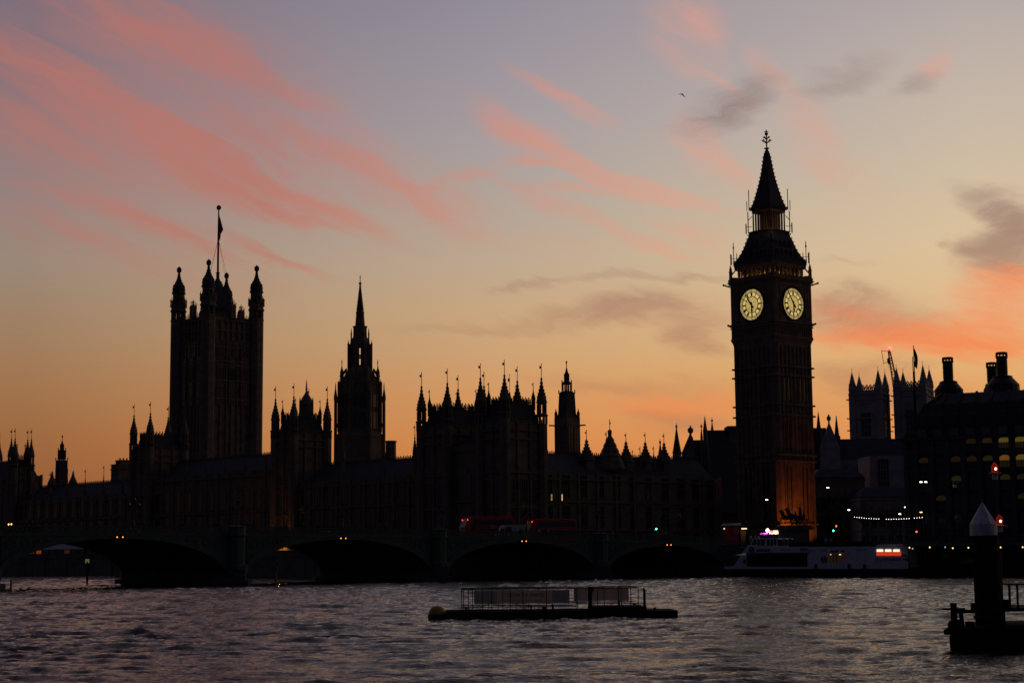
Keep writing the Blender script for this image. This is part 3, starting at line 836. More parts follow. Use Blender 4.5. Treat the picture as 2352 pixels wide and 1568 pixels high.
# north return between the river front and the clock tower
q8 = lambda zx, zy: ((2160 + .3954 * zx) / 1.7415, (1580 + .3954 * zy) / 1.7415)
def on_line(px, u):                # v at which the line u=const of the palace plan is sighted at column px
    k = (px - 1176) / FOC / ray(px, 1200).y
    k = ray(px, 1200).x / ray(px, 1200).y
    a = O_ + U_ * u
    return (k * a.y - a.x) / (V_.x - k * V_.y)
def north_pins(items, u, zpar):
    out = []
    for zx, zt, zb, w, vh in items:
        px, py = q8(zx, zt); v = on_line(px, u); p = pal(v, u)
        out.append((v, p, Zat(py, p.x, p.y), w))
    return out
pn = []; NU = 5.0
big = None
for zx, zt, w, vh in ((482, 430, 2.3, 1.6), (883, 450, 2.2, 1.4), (1079, 455, 2.1, 1.6), (1270, 462, 2.1, 1.6), (1025, 575, .6, 1.0), (1163, 570, .6, 1.0), (950, 590, .5, .6), (684, 440, .8, 1.4)):
    px, py = q8(zx, zt); v = on_line(px, NU); p = pal(v, NU); z = Zat(py, p.x, p.y)
    pn.append((v - 10.5, NU - 1.5, z - (5.0 if w > 1 else 2.2), z, w * 1.15, vh))
nw = range_block('gothic return wing running from the river towers to the clock tower', 10.5, 66, 1.5, 15, 21.2, 25.6, axis='v', pins=pn, wins=winrow('n', 11, 55, ROWS), hip=1.0)
for zx in (125, 201, 228):
    px, py = q8(zx, 1075); v = on_line(px, 1.3); p = pal(v, 1.3)
    MB().box(-.16, .16, -.06, 0, 0, 1.5).build('lit_slit_window', BRI if zx > 130 else DIM2, nw, loc=(v - 10.5, -.05, Zat(py, p.x, p.y)))
px, py = q8(720, 372); v = on_line(px, NU); p = pal(v, NU); z = Zat(py, p.x, p.y)
d = MB().lathe(8, [(2.5, 22), (2.6, z - 8.6), (3.3, z - 8.0), (3.2, z - 7.7), (2.9, z - 6.6), (2.3, z - 5.6), (2.5, z - 5.3), (1.9, z - 4.4), (2.0, z - 4.2), (1.4, z - 3.2), (1.5, z - 3.0), (.9, z - 2.0), (1.0, z - 1.8), (.4, z - .9), (.45, z), (.5, z + .2), (.1, z + .6)])
vane(d, 0, 0, z + .6, 2.0, .8); d.build('octagonal_lantern', STONE, nw, loc=(v - 10.5, NU - 1.5, 0))
# great hall roofs behind
def spirelet(label, zx, ztip, zbase, hw, Y, mt=SLATE, crock=False, ball=True, zdrum=None, q=q8, sc=.3954 / 1.7415):
    px, py = q(zx, ztip); Xw = X(px, Y, py); z1 = Zat(py, Xw, Y); z0 = Zat(q(zx, zbase)[1], Xw, Y); r = hw * sc / FOC * Y
    t = thing('spirelet', label, 'spire', (Xw, Y, 0), A_P, 'small spires above the palace roofs')
    m = MB()
    if crock: m.lathe(8, [(r * (1 - i / 14) * (1.12 if i % 2 else .85) + .05, z0 + (z1 - z0) * i / 14) for i in range(15)], rot=.2)
    else: m.lathe(6, [(r, z0), (r * .5, (z0 + z1) / 2), (.08, z1)], rot=.2)
    if ball: m.ball((0, 0, z1 + .1), .28, 6, 4, 1.3); m.bar((0, 0, z1), (0, 0, z1 + .9), .1)
    m.build('cone', mt, t)
    MB().lathe(6, [(r * 1.0, 12), (r * 1.0, z0 - .2), (r * 1.15, z0 - .1), (r * 1.15, z0)], rot=.2).build('drum', STONE, t)
    return t
spirelet('small plain slate cone between the pinnacles of the return wing', 1215, 480, 610, 25, 395)
spirelet('tall plain slate spirelet left of the great hall gable', 1380, 320, 575, 44, 400)
spirelet('tall crocketed spirelet nearest the ridge of the great hall', 1667, 210, 362, 22, 425, STONE, True, False)
spirelet('thin weathervane spirelet standing on the great hall roof by the clock tower', 1740, 262, 352, 13, 428, STONE, True, True)
spirelet('very thin spirelet just left of the tall crocketed one', 1632, 320, 430, 12, 422, STONE, True, True)
Yh = 420
def hall():
    t = thing('great_hall', 'steep slate roofed hall with stepped gable beside the clock tower', 'building', (0, 0, 0))
    def W(zx, zy, Y=Yh):
        px, py = q8(zx, zy); x = X(px, Y, py); return x, Zat(py, x, Y)
    m = MB()
    out = [W(1430, 620), W(1440, 590), W(1470, 530), W(1500, 450), W(1518, 400), W(1524, 400), W(1545, 436), W(1560, 620)]
    out = [(x, z) for x, z in out]
    m.ext([(out[0][0], 0)] + out + [(out[-1][0], 0)], Yh - 1, Yh)
    for i in range(12):
        x, z = W(1438 + i * 7.2, 600 - i * 17); m.ball((x, Yh - .5, z + .2), .32, 5, 4)
    x, z = W(1520, 358); m.bar((x, Yh - .5, z - 6), (x, Yh - .5, z), .5); m.ball((x, Yh - .5, z), .75, 8, 6, 1.1); m.ball((x, Yh - .5, z + 1.0), .25, 6, 4)
    m.build('gable', STONE, t)
    m = MB()
    (xa, za), (xb, zb) = W(1545, 434), W(1650, 430)
    m.prism([(xa - 8, Yh + 1), (xb + 2, Yh + 1), (xb + 2, Yh + 14), (xa - 8, Yh + 14)], 14, za, [(xa, Yh + 7), (xb + 2, Yh + 7), (xb + 2, Yh + 8), (xa, Yh + 8)])
    (xa, za), (xb, zb) = W(1688, 357), W(2060, 372)
    m.prism([(xa, Yh - 14), (xb, Yh - 14), (xb, Yh + 14), (xa, Yh + 14)], 14, za, [(xa, Yh - 1), (xb, Yh - 1), (xb, Yh + 1), (xa, Yh + 1)])
    m.build('roof', SLATE, t)
    (xa, za), (xb, zb) = W(1430, 620), W(2060, 620)
    MB().box(xa, xb, Yh - 12, Yh + 12, 0, 15).build('wall', STONE, t)
    (xa, z0), (xb, z1) = W(1900, 372), W(2000, 300)
    m = MB().box(xa, xb, Yh - 3, Yh + 3, z0 - 3, z1 - 1.2); m.box(xa - .5, xb + .5, Yh - 3.5, Yh + 3.5, z1 - 1.2, z1 - .5)
    m.build('roof_block', STONE, t)
    return t
hall()

# ---- great square tower
def victoria():
    Y = 562.0; Xc = X(498, Y, 800); t = thing('square_tower', 'huge square gothic tower flying a flag, four crowned corner turrets', 'tower', (Xc, Y, 0), A_P)
    H = lambda y: Zat(y, Xc, Y)
    k4 = lambda zy: H((800 + .4464 * zy) / 1.7415)
    s = 9.4
    zp = k4(1080)
    m = MB(); m.box(-s, s, -s, s, 0, zp)
    for a in range(4):
        for i in range(-4, 5):
            an = a * math.pi / 2; u = i * s / 4.4
            m.obox(math.cos(an) * (s + .2) - math.sin(an) * u, math.sin(an) * (s + .2) + math.cos(an) * u, 0, zp - 1, .4, .7 if i % 2 == 0 else .4, an)
    for zy in (1110, 1200, 1310, 1345, 1470, 1505, 1640, 1800): m.box(-s - .5, s + .5, -s - .5, s + .5, k4(zy) - .25, k4(zy) + .25)
    for a, b in (((-s, -s), (s, -s)), ((-s, -s), (-s, s)), ((s, -s), (s, s)), ((-s, s), (s, s))): cresting(m, a, b, zp, 1.6, .9)
    m.build('wall', STONE, t)
    for rot, fx, fy in ((FR, 0, -s - .42), (FL, -s - .42, 0)):
        for i in (-1, 0, 1):
            for z, h in ((k4(1640), 13), (k4(1850), 12)):
                u = i * s * .5
                window(t, u if not fx else fx, fy if fy else u, z, rot, 2.6, h, 3, 3)
        for i in range(-4, 5):
            u = i * s * .2
            window(t, u if not fx else fx, fy if fy else u, k4(1425), rot, 1.0, 5, 0, 1)
    for sx in (-1, 1):
        for sy in (-1, 1):
            tm = MB(); w = 2.5; ro = R(22.5); n = 8
            tm.lathe(n, [(w, 0), (w, zp - .5), (w * 1.08, zp), (w, zp + .3)], rot=ro)
            for za, zb, r in ((k4(1080) + .3, k4(1000), w * .98), (k4(925), k4(865), w * .74)):
                for i in range(n):
                    a = ro + i * math.pi / 4
                    tm.obox(math.cos(a) * r * .84, math.sin(a) * r * .84, za, zb, .72, .72, a)
            for za, zb, r in ((k4(1000), k4(985), w * 1.1), (k4(985), k4(945), w * .98), (k4(945), k4(925), w * .9), (k4(865), k4(840), w * .80)):
                tm.lathe(n, [(r, za), (r, zb)], rot=ro)
            for i in range(n):
                a = ro + i * math.pi / 4
                tm.lathe(4, [(.3, k4(960)), (.26, k4(905)), (.42, k4(903)), (.05, k4(885))], math.cos(a) * w * 1.03, math.sin(a) * w * 1.03)
                tm.bar((math.cos(a) * w, math.sin(a) * w, k4(890)), (math.cos(a) * w, math.sin(a) * w, k4(872)), .12)
            tm.build('corner_turret', STONE, t, loc=(sx * s, sy * s, 0))
            o = tm
            c = MB(); r = w
            c.lathe(n, [(r * .92, k4(840)), (r * .95, k4(825)), (r * .84, k4(818)), (r * .88, k4(795)), (r * .80, k4(770)), (r * .84, k4(766)), (r * .56, k4(745)), (r * .60, k4(741)), (r * .38, k4(722)), (r * .42, k4(718)), (r * .26, k4(698)), (r * .29, k4(694)), (r * .18, k4(672)), (r * .2, k4(668)), (r * .13, k4(640)), (r * .3, k4(637)), (r * .14, k4(633))], rot=ro)
            zc = k4(622)
            for i in range(4):
                a = i * math.pi / 4
                pts = [(math.cos(a) * .75 * math.sin(q), math.sin(a) * .75 * math.sin(q), zc - 1.0 * math.cos(q)) for q in [j * math.pi / 4 for j in range(9)]]
                c.path(pts, .2)
            c.bar((0, 0, zc - 1), (0, 0, k4(588)), .22); c.bar((-.3, .3, k4(598)), (.3, -.3, k4(598)), .2)
            c.build('turret_crown', SLATE, t, loc=(sx * s, sy * s, 0))
    # mid-side vanes, the low iron roof and the pole
    for x, y in ((0, -s), (-s, 0), (0, s), (s, 0)):
        p = MB().lathe(4, [(1.3, zp - .5), (1.2, zp + 3.2), (1.4, zp + 3.3), (.9, zp + 4.4)], rot=R(45))
        p.bar((0, 0, zp + 4), (0, 0, k4(915)), .2); p.bar((-.5, .5, k4(935)), (.5, -.5, k4(935)), .25)
        for q in range(5): p.bar((-1.5 + q * .7, -1.2 + q * .3, zp + 3.2), (-1.5 + q * .7, -1.2 + q * .3, zp + 5.2), .18)
        p.build('side_pinnacle', STONE, t, loc=(x, y, 0))
    pr = [(s * .62, zp - .5), (s * .60, k4(1000)), (s * .52, k4(985)), (s * .40, k4(880)), (s * .22, k4(790)), (.9, k4(720)), (.55, k4(700)), (.55, k4(655)), (.8, k4(652)), (.8, k4(648))]
    m = MB().lathe(4, pr, rot=R(45))
    for i in range(13):
        for a in range(4):
            zz = k4(985) + (k4(740) - k4(985)) * i / 12; an = R(45) + a * math.pi / 2
            r = next(ra + (rb - ra) * (zz - za) / (zb - za) for (ra, za), (rb, zb) in zip(pr, pr[1:]) if za - .01 <= zz <= zb)
            m.ball(((r + .1) * math.cos(an), (r + .1) * math.sin(an), zz), .3, 5, 4)
    r = s * .6 / 1.414
    for a, b in (((-r, -r), (r, -r)), ((-r, -r), (-r, r)), ((r, -r), (r, r)), ((-r, r), (r, r))): cresting(m, a, b, k4(1000), 1.2, .8)
    m.build('roof', SLATE, t)
    m = MB().lathe(8, [(.36, k4(700)), (.34, k4(400)), (.26, k4(200)), (.2, k4(80))]); m.ball((0, 0, k4(69)), .85, 8, 6); m.bar((0, 0, k4(70)), (0, 0, k4(44)), .2)
    pole = m.build('flagpole', DARK, t)
    m = MB()
    for a in range(4):
        an = a * math.pi / 2 + .3
        m.bar((math.cos(an) * 4.6, math.sin(an) * 4.6, k4(740)), (0, 0, k4(345)), .05)
    m.build('stay_cable', DARK, t)
    # flag hanging limp in folds from the pole, to the right
    rr, dd = math.cos(-A_P), math.sin(-A_P)
    m = MB(); rows = [(130, .1), (160, .45), (190, .8), (220, 1.15), (247, 1.45), (262, 1.0), (285, .45), (310, .5), (345, .3)]
    vs = []
    nx = 7
    for j, (zy, w) in enumerate(rows):
        for i in range(nx):
            f = i / (nx - 1); wob = .35 * math.sin(i * 2.1 + j * 1.3) * f
            x, y = .25 + w * f, wob
            vs.append((x * rr - y * dd, x * dd + y * rr, k4(zy) - f * .8))
    fs = [(j * nx + i, j * nx + i + 1, (j + 1) * nx + i + 1, (j + 1) * nx + i) for j in range(len(rows) - 1) for i in range(nx - 1)]
    m.add(vs, fs)
    fl = bpy.data.materials.new('flag_cloth'); fl.use_nodes = True
    ft = fl.node_tree; fb = ft.nodes['Principled BSDF']; fb.inputs['Roughness'].default_value = .9
    wv_ = ft.nodes.new('ShaderNodeTexWave'); wv_.inputs['Scale'].default_value = .35; wv_.inputs['Distortion'].default_value = 2
    tcn = ft.nodes.new('ShaderNodeTexCoord'); ft.links.new(tcn.outputs['Object'], wv_.inputs['Vector'])
    cr_ = ft.nodes.new('ShaderNodeValToRGB'); cr_.color_ramp.interpolation = 'CONSTANT'
    cr_.color_ramp.elements[0].color = (.02, .03, .18, 1); cr_.color_ramp.elements[1].color = (.35, .02, .02, 1); cr_.color_ramp.elements[1].position = .45
    e_ = cr_.color_ramp.elements.new(.38); e_.color = (.5, .5, .5, 1)
    ft.links.new(wv_.outputs[0], cr_.inputs[0]); ft.links.new(cr_.outputs[0], fb.inputs['Base Color'])
    f = m.build('flag', fl, t)
    sm = f.modifiers.new('thick', 'SOLIDIFY'); sm.thickness = .04
    # lower crowned stair turret and buttress at the foot
    m = MB().ext([(s, 0), (s + 3.4, 0), (s + 1.6, k4(1800)), (s, k4(1640))], -s, s); m.build('foot_buttress', STONE, t)
victoria()

# ---- central octagonal spire
def central():
    Y = 480.0; Xc = X(826.5, Y, 900); t = thing('central_tower', 'slender octagonal gothic spire tower with pierced lantern, between two wings', 'tower', (Xc, Y, 0), A_P)
    g = .4974 / 1.7415 / FOC * Y           # metres per survey unit
    H = lambda zy: Zat((1080 + .4974 * zy) / 1.7415, Xc, Y)
    n = 8; ro = R(22.5) - A_P + R(5.2)
    # solid stages
    m = MB()
    m.lathe(n, [(205 * g, 0), (205 * g, H(1345)), (210 * g, H(1342)), (176 * g, H(1300)), (170 * g, H(1100)), (163 * g, H(905)), (167 * g, H(902)), (158 * g, H(885))], rot=ro)
    for i in range(n):
        a = ro + i * math.pi / 4
        m.obox(math.cos(a) * 172 * g, math.sin(a) * 172 * g, H(1300), H(905), 1.2, .9, a)
    for zy in (1345, 1130, 1000, 915): m.lathe(n, [(172 * g, H(zy) - .2), (172 * g, H(zy) + .2)], rot=ro)
    m.build('drum', STONE, t)
    for i in range(n):
        a = ro + math.pi / 8 + i * math.pi / 4
        for z0, z1 in ((1280, 1150), (1110, 1010)):
            g_ = MB().box(-.5, .5, -.06, .05, 0, H(z1) - H(z0)); g_.box(-1.6, -.9, -.06, .05, 0, H(z1) - H(z0)); g_.box(.9, 1.6, -.06, .05, 0, H(z1) - H(z0))
            o = g_.build('lancet_window', GLASS, t); r = 176 * g * math.cos(math.pi / 8) + .06
            o.location = (math.cos(a) * r, math.sin(a) * r, H(z0)); o.rotation_euler = (0, 0, a + math.pi / 2)
        # flying-buttress piers and their pinnacles
        a = ro + i * math.pi / 4
        p = MB(); x, y = math.cos(a) * 210 * g, math.sin(a) * 210 * g
        p.obox(x, y, 10, H(1050), .62, .62, a); p.lathe(8, cap_profile(H(1050), H(905), .5), x, y)
        p.bar((x, y, H(1060)), (math.cos(a) * 172 * g, math.sin(a) * 172 * g, H(1010)), .5); p.bar((x, y, H(1260)), (math.cos(a) * 172 * g, math.sin(a) * 172 * g, H(1230)), .5)
        p.build('buttress_pier', STONE, t)
        p = MB(); x, y = math.cos(a) * 156 * g, math.sin(a) * 156 * g
        p.lathe(6, [(.55, H(915)), (.5, H(840))], x, y); p.lathe(8, cap_profile(H(840), H(762), .55), x, y); vane(p, x, y, H(768), 1.4, .5, R(120))
        p.bar((x, y, H(850)), (math.cos(a) * 120 * g, math.sin(a) * 120 * g, H(800)), .35)
        p.build('pinnacle', STONE, t)
        a3 = a + math.pi / 8; p = MB(); x, y = math.cos(a3) * 150 * g, math.sin(a3) * 150 * g
        p.lathe(6, [(.42, H(920)), (.38, H(860))], x, y); p.lathe(8, cap_profile(H(860), H(795), .45), x, y); p.build('pinnacle', STONE, t)
        p = MB(); x, y = math.cos(a) * 180 * g, math.sin(a) * 180 * g
        p.lathe(6, [(.4, H(1000)), (.36, H(935))], x, y); p.lathe(8, cap_profile(H(935), H(880), .42), x, y); p.build('pinnacle', STONE, t)
        p = MB(); x, y = math.cos(a) * 101 * g, math.sin(a) * 101 * g
        p.lathe(6, [(.3, H(800)), (.3, H(610))], x, y); p.lathe(6, cap_profile(H(610), H(562), .32), x, y)
        for zy in (735, 650): p.bar((x, y, H(zy)), (math.cos(a) * 80 * g, math.sin(a) * 80 * g, H(zy - 14)), .35)
        p.build('lantern_pinnacle', STONE, t)
        p = MB(); x, y = math.cos(a) * 76 * g, math.sin(a) * 76 * g
        p.lathe(6, [(.22, H(570)), (.22, H(520))], x, y); p.lathe(6, [(.26, H(520)), (.04, H(470))], x, y)
        p.build('crown_pinnacle', STONE, t)
    m = MB()
    m.lathe(n, [(158 * g, H(888)), (118 * g, H(830)), (102 * g, H(795)), (92 * g, H(785)), (92 * g, H(770))], rot=ro)
    for i in range(n):                     # open lantern: piers with tall arches between
        a = ro + i * math.pi / 4
        m.obox(math.cos(a) * 80 * g, math.sin(a) * 80 * g, H(770), H(600), 1.2, 1.45, a)
        a2 = a + math.pi / 8
        m.obox(math.cos(a2) * 76 * g, math.sin(a2) * 76 * g, H(703), H(688), .5, 2.2, a2)
    m.lathe(n, [(86 * g, H(618)), (84 * g, H(570)), (74 * g, H(560)), (60 * g, H(540)), (58 * g, H(462)), (64 * g, H(460)), (60 * g, H(452)), (42 * g, H(450))], rot=ro)
    m.build('lantern', STONE, t)
    m = MB(); pr = [(44 * g, H(455))]
    for i in range(1, 12):
        f = i / 12; r = (42 + (33 - 42) * f) * g; pr += [(r * .94, H(455 - 110 * f) - .2), (r * 1.05, H(455 - 110 * f))]
    pr += [(37 * g, H(343)), (37 * g, H(338)), (30 * g, H(332))]
    for i in range(1, 26):
        f = i / 26; r = (30 * (1 - f) + 5 * f) * g; pr += [(r * .88, H(332 - 222 * f) - .2), (r * 1.14 + .05, H(332 - 222 * f))]
    pr += [(.12, H(112))]
    m.lathe(n, pr, rot=ro); m.ball((0, 0, H(108)), .42, 8, 6); m.bar((0, 0, H(112)), (0, 0, H(44)), .16); m.ball((0, 0, H(60)), .2, 6, 4)
    m.build('spire', STONE, t)
    m = MB().lathe(8, [(1.6, 5), (1.5, H(1385)), (1.8, H(1380)), (1.6, H(1372))]); m.build('chimney_turret', STONE, t, loc=((205 * g + 1.6) * math.cos(-A_P + .1), (205 * g + 1.6) * math.sin(-A_P + .1), 0))
central()

# ---- slate ventilation tower with two-stage lantern, and its distant twin
def vent(label, xc, Y, q, sc, T, wins=True):
    px, _ = q(xc, 0); Xc = X(px, Y, 950); t = thing('ventilation_tower', label, 'tower', (Xc, Y, 0), A_P, 'ventilation towers of the palace')
    H = lambda zy: Zat(q(0, zy)[1], Xc, Y)
    g = sc / FOC * Y; c = 1.414 / 1.414
    m = MB()
    m.lathe(4, [(T['base'] * g, 0), (T['base'] * g, H(T['z0']))], rot=R(45))
    if T.get('garg'):
        for k in (1, -1):
            a = R(0 if k > 0 else 180) + R(-A_P * 57.3) * 0
        for sx, sy in ((1, -1), (-1, 1)):
            r = T['base'] * g * .7071
            m.bar((sx * r * .9, sy * r * .9, H(T['garg'])), (sx * (r + 1.0), sy * (r + 1.0), H(T['garg']) + .1), .35)
        m.lathe(4, [(T['base'] * g * 1.03, H(T['garg']) - .2), (T['base'] * g * 1.03, H(T['garg']) + .2)], rot=R(45))
    m.build('stone_stage', STONE, t)
    m = MB().lathe(4, [(T['base'] * g * .9, H(T['z0'])), (T['body1'] * g * 1.12, H(T['z0']) + .6), (T['body1'] * g, H(T['z0'] - 60 * T['f'])), (T['body'] * g, H(T['z1'] + 10 * T['f'])), (T['body'] * g * 1.02, H(T['z1'])), (T['l1'] * g * 1.15, H(T['z2'] + 4))], rot=R(45))
    m.build('slate_stage', SLATE, t)
    for sx in (-1, 1):
        for sy in (-1, 1):
            r = T['base'] * g * .7071
            if T.get('pin'):
                m = MB().lathe(6, [(T['pw'] * g, H(T['z0'] + 20)), (T['pw'] * g, H(T['pin'] + .62 * (T['z0'] - T['pin'])))]); m.lathe(8, cap_profile(H(T['pin'] + .62 * (T['z0'] - T['pin'])), H(T['pin']), T['pw'] * g)); m.build('pinnacle', STONE, t, loc=(sx * (r - .3), sy * (r - .3), 0))
            r2 = T['body'] * g * .7071
            m = MB().bar((0, 0, H(T['z1'])), (0, 0, H(T['z1'] - 45 * T['f'])), .2); m.build('corner_spike', DARK, t, loc=(sx * r2, sy * r2, 0))
            r2 = T['l1'] * g * .7071
            m = MB().bar((0, 0, H(T['z2'])), (0, 0, H(T['z3'] - 40 * T['f'])), .2); m.build('corner_spike', DARK, t, loc=(sx * r2, sy * r2, 0))
    m = MB()
    for r, za, zb in ((T['l1'], T['z2'], T['z3']), (T['l2'], T['z4'], T['z5'])):
        for i in range(8):
            a = i * math.pi / 4 + R(22.5)
            m.obox(math.cos(a) * r * g * .92, math.sin(a) * r * g * .92, H(za), H(zb), .32, .32, a)
    m.lathe(8, [(T['l1'] * g, H(T['z3']) - .3), (T['l1'] * g * 1.02, H(T['z3'])), (T['l2'] * g * 1.05, H(T['z4']))], rot=R(22.5))
    m.lathe(8, [(T['l2'] * g, H(T['z5']) - .2), (T['l2'] * g * 1.05, H(T['z5'])), (T['l2'] * g * .8, H(T['z5'] - 14 * T['f'])), (.12, H(T['z6']))], rot=R(22.5))
    m.bar((0, 0, H(T['z6'])), (0, 0, H(T['z7'])), .14); m.ball((0, 0, H((T['z6'] + T['z7'] * 3) / 4)), .28, 6, 4)
    m.build('lantern', SLATE, t)
    if wins:
        for u in (-.25, .25):
            window(t, u * T['base'] * g * 1.3, -T['base'] * g * .7071 - .03, H(1250), FR, 1.7, H(960) - H(1250), 1, 3)
            window(t, -T['base'] * g * .7071 - .03, u * T['base'] * g * 1.3, H(1250), FL, 1.7, H(960) - H(1250), 1, 3)
    return t
q6 = lambda zx, zy: ((1640 + .3061 * zx) / 1.7415, (1420 + .3061 * zy) / 1.7415)
q9 = lambda zx, zy: ((.5103 * zx) / 1.7415, (1600 + .5103 * zy) / 1.7415)
vent('slate topped ventilation tower with open lantern right of the river towers', 2053, 430, q6, .3061 / 1.7415,
     dict(base=168, z0=825, garg=920, body1=118, body=104, z1=500, l1=62, z2=466, z3=365, l2=30, z4=330, z5=245, z6=165, z7=72, pin=690, pw=20, f=1))
vent('small far ventilation tower with lantern near the left edge', 493, 500, q9, .5103 / 1.7415,
     dict(base=56, z0=650, body1=50, body=48, z1=470, l1=30, z2=466, z3=392, l2=13, z4=402, z5=348, z6=318, z7=272, f=.45), False)
for zx, zt, zb, lab in ((410, 548, 660, 'stubby crocketed pinnacle turret left of the small far ventilation tower'), (574, 545, 650, 'stubby crocketed pinnacle turret right of the small far ventilation tower')):
    px, py = q9(zx, zt); Y = 495; Xw = X(px, Y, py); z = Zat(py, Xw, Y)
    o = turret_mb(5, z - 4.5, z, 2.6, (), 0, z - 6).build('pinnacle_turret', STONE, None, loc=(Xw, Y, 0)); tag(o, lab, 'turret', 'far turrets')
px, py = q6(1302, 465); Yv = 372; Xw = X(px, Yv, py); z = Zat(py, Xw, Yv)
o = turret_mb(20, z - 3.0, z, 1.6, ((z - 6.2, z - 4.2),), 3.6, z - 6.4).build('roof_turret', SLATE, None, loc=(Xw, Yv, 0)); tag(o, 'thin lantern turret with weathervane behind the nearest river tower', 'turret')

# ---------------------------------------------------------------- the bridge
def zpar(s): return 9.5 - 1.9 * ((s - 130) / 125.0) ** 2
def zdeck(s): return zpar(s) - 1.2
BRW = 26.0
bt = thing('arch_bridge', 'long low green iron bridge of flat arches on granite piers', 'bridge', (BR_O.x, BR_O.y, 0), BR_A)
PIERS = [30.6, 65.2, 103.0, 142.7, 180.2, 214.6]
edges = [1.2] + [e for p in PIERS for e in (p - 1.7, p + 1.7)] + [245.0]
ARCH = list(zip(edges[0::2], edges[1::2]))
def intr(s, a, b):
    c, h = (a + b) / 2, (b - a) / 2; cr = zpar(c) - 1.95
    return 1.2 + (cr - 1.2) * max(0.0, 1 - ((s - c) / h) ** 2) ** .5
def curved(y0, y1, a, b, lo, hi, n=40):
    m = MB(); ss = [(a + b) / 2 - (b - a) / 2 * math.cos(math.pi * i / n) for i in range(n + 1)]
    vs = []
    for s in ss: vs += [(s, y0, lo(s)), (s, y1, lo(s)), (s, y0, hi(s)), (s, y1, hi(s))]
    fs = []
    for i in range(n):
        k = 4 * i; q = k + 4
        fs += [(k, k + 1, q + 1, q), (k + 2, q + 2, q + 3, k + 3), (k, q, q + 2, k + 2), (k + 1, k + 3, q + 3, q + 1)]
    fs += [(0, 2, 3, 1), (4 * n, 4 * n + 1, 4 * n + 3, 4 * n + 2)]
    m.add(vs, fs); return m
for a, b in ARCH:
    lo = lambda s, a=a, b=b: intr(s, a, b)
    for y0, y1 in ((0, -.6), (-BRW + .6, -BRW)):
        spn = curved(y0, y1, a, b, lo, lambda s: zpar(s) - 1.55)
        if y0 == 0: north = spn
        else: spn.build('spandrel', GREEND, bt)
    def rtop(s, a=a, b=b):
        return min(intr(s, a, b) + .75 + .9 * abs((s - (a + b) / 2) / ((b - a) / 2)) ** 4, zpar(s) - 1.6)
    curved(.22, 0, a, b, lo, rtop).build('arch_ring', GREEN, bt)
    curved(-.6, -BRW + .6, a, b, lambda s, lo=lo: lo(s) + .15, lambda s, lo=lo: min(lo(s) + .6, zpar(s) - 1.56)).build('vault', GREEND, bt)
    m = MB()
    for k in range(1, 12):
        y = -BRW * k / 12
        m2 = curved(y + .15, y - .15, a, b, lambda s, lo=lo: lo(s) - .05, lambda s, lo=lo: lo(s) + .2, 24); m.add(m2.v, m2.f)
    m.build('arch_ribs', GREEND, bt)
    # quatrefoil roundels that thin out towards the crown
    m = north; h = (b - a) / 2
    for sgn, x0 in ((1, a), (-1, b)):
        for d_, r in ((1.3, .75), (3.2, .55), (4.7, .42), (6.0, .32), (7.1, .25)):
            s = x0 + sgn * d_ * h / 16; zt_ = zpar(s) - 1.95; z = zt_ - r
            if z - r < rtop(s): r = max(.15, (zt_ - rtop(s)) / 2 - .05); z = zt_ - r
            for q in range(12):
                t0, t1 = q * math.pi / 6, (q + 1) * math.pi / 6
                m.bar((s + r * math.cos(t0), .04, z + r * math.sin(t0)), (s + r * math.cos(t1), .04, z + r * math.sin(t1)), .14)
    m.build('spandrel', GREEND, bt)
S1 = 245.0
curved(.12, -.25, -2, S1 + 10, lambda s: zpar(s) - 1.55, lambda s: zpar(s) - 1.25, 60).build('cornice', GREEN, bt)
curved(-BRW + .25, -BRW - .12, -2, S1 + 10, lambda s: zpar(s) - 1.55, lambda s: zpar(s) - 1.25, 60).build('cornice', GREEN, bt)
m = curved(-.3, -BRW + .3, -2, S1 + 10, lambda s: zpar(s) - 1.54, lambda s: zdeck(s), 60); m.build('roadway', ASPHALT, bt)
for yy in (-1, 1):
    m = curved(-.3 if yy < 0 else -BRW + 4.6, -4.6 if yy < 0 else -BRW + .3, -2, S1 + 10, lambda s: zdeck(s) - .02, lambda s: zdeck(s) + .14, 60); m.build('pavement', GRANITE, bt)
for y0 in (0.0, -BRW):
    m = curved(y0 + .08, y0 - .12, -2, S1 + 10, lambda s: zpar(s) - .16, lambda s: zpar(s), 60)
    m2 = curved(y0 + .02, y0 - .06, -2, S1 + 10, lambda s: zpar(s) - 1.27, lambda s: zpar(s) - 1.02, 60); m.add(m2.v, m2.f)
    s = 0.0
    while s < (150 if y0 == 0 else 150):            # pierced trefoil panels of the parapet
        z = zpar(s)
        m.box(s, s + .1, y0 - .05, y0 + .01, z - 1.04, z - .14)
        m.bar((s + .1, y0 - .02, z - .6), (s + .35, y0 - .02, z - .16), .09); m.bar((s + .6, y0 - .02, z - .6), (s + .35, y0 - .02, z - .16), .09)
        m.bar((s + .1, y0 - .02, z - .6), (s + .35, y0 - .02, z - 1.03), .09); m.bar((s + .6, y0 - .02, z - .6), (s + .35, y0 - .02, z - 1.03), .09)
        s += .7
    m2 = curved(y0 + .0, y0 - .06, 150, S1 + 10, lambda s: zpar(s) - 1.04, lambda s: zpar(s) - .14, 20); m.add(m2.v, m2.f)
    m.build('parapet', GREEN, bt)
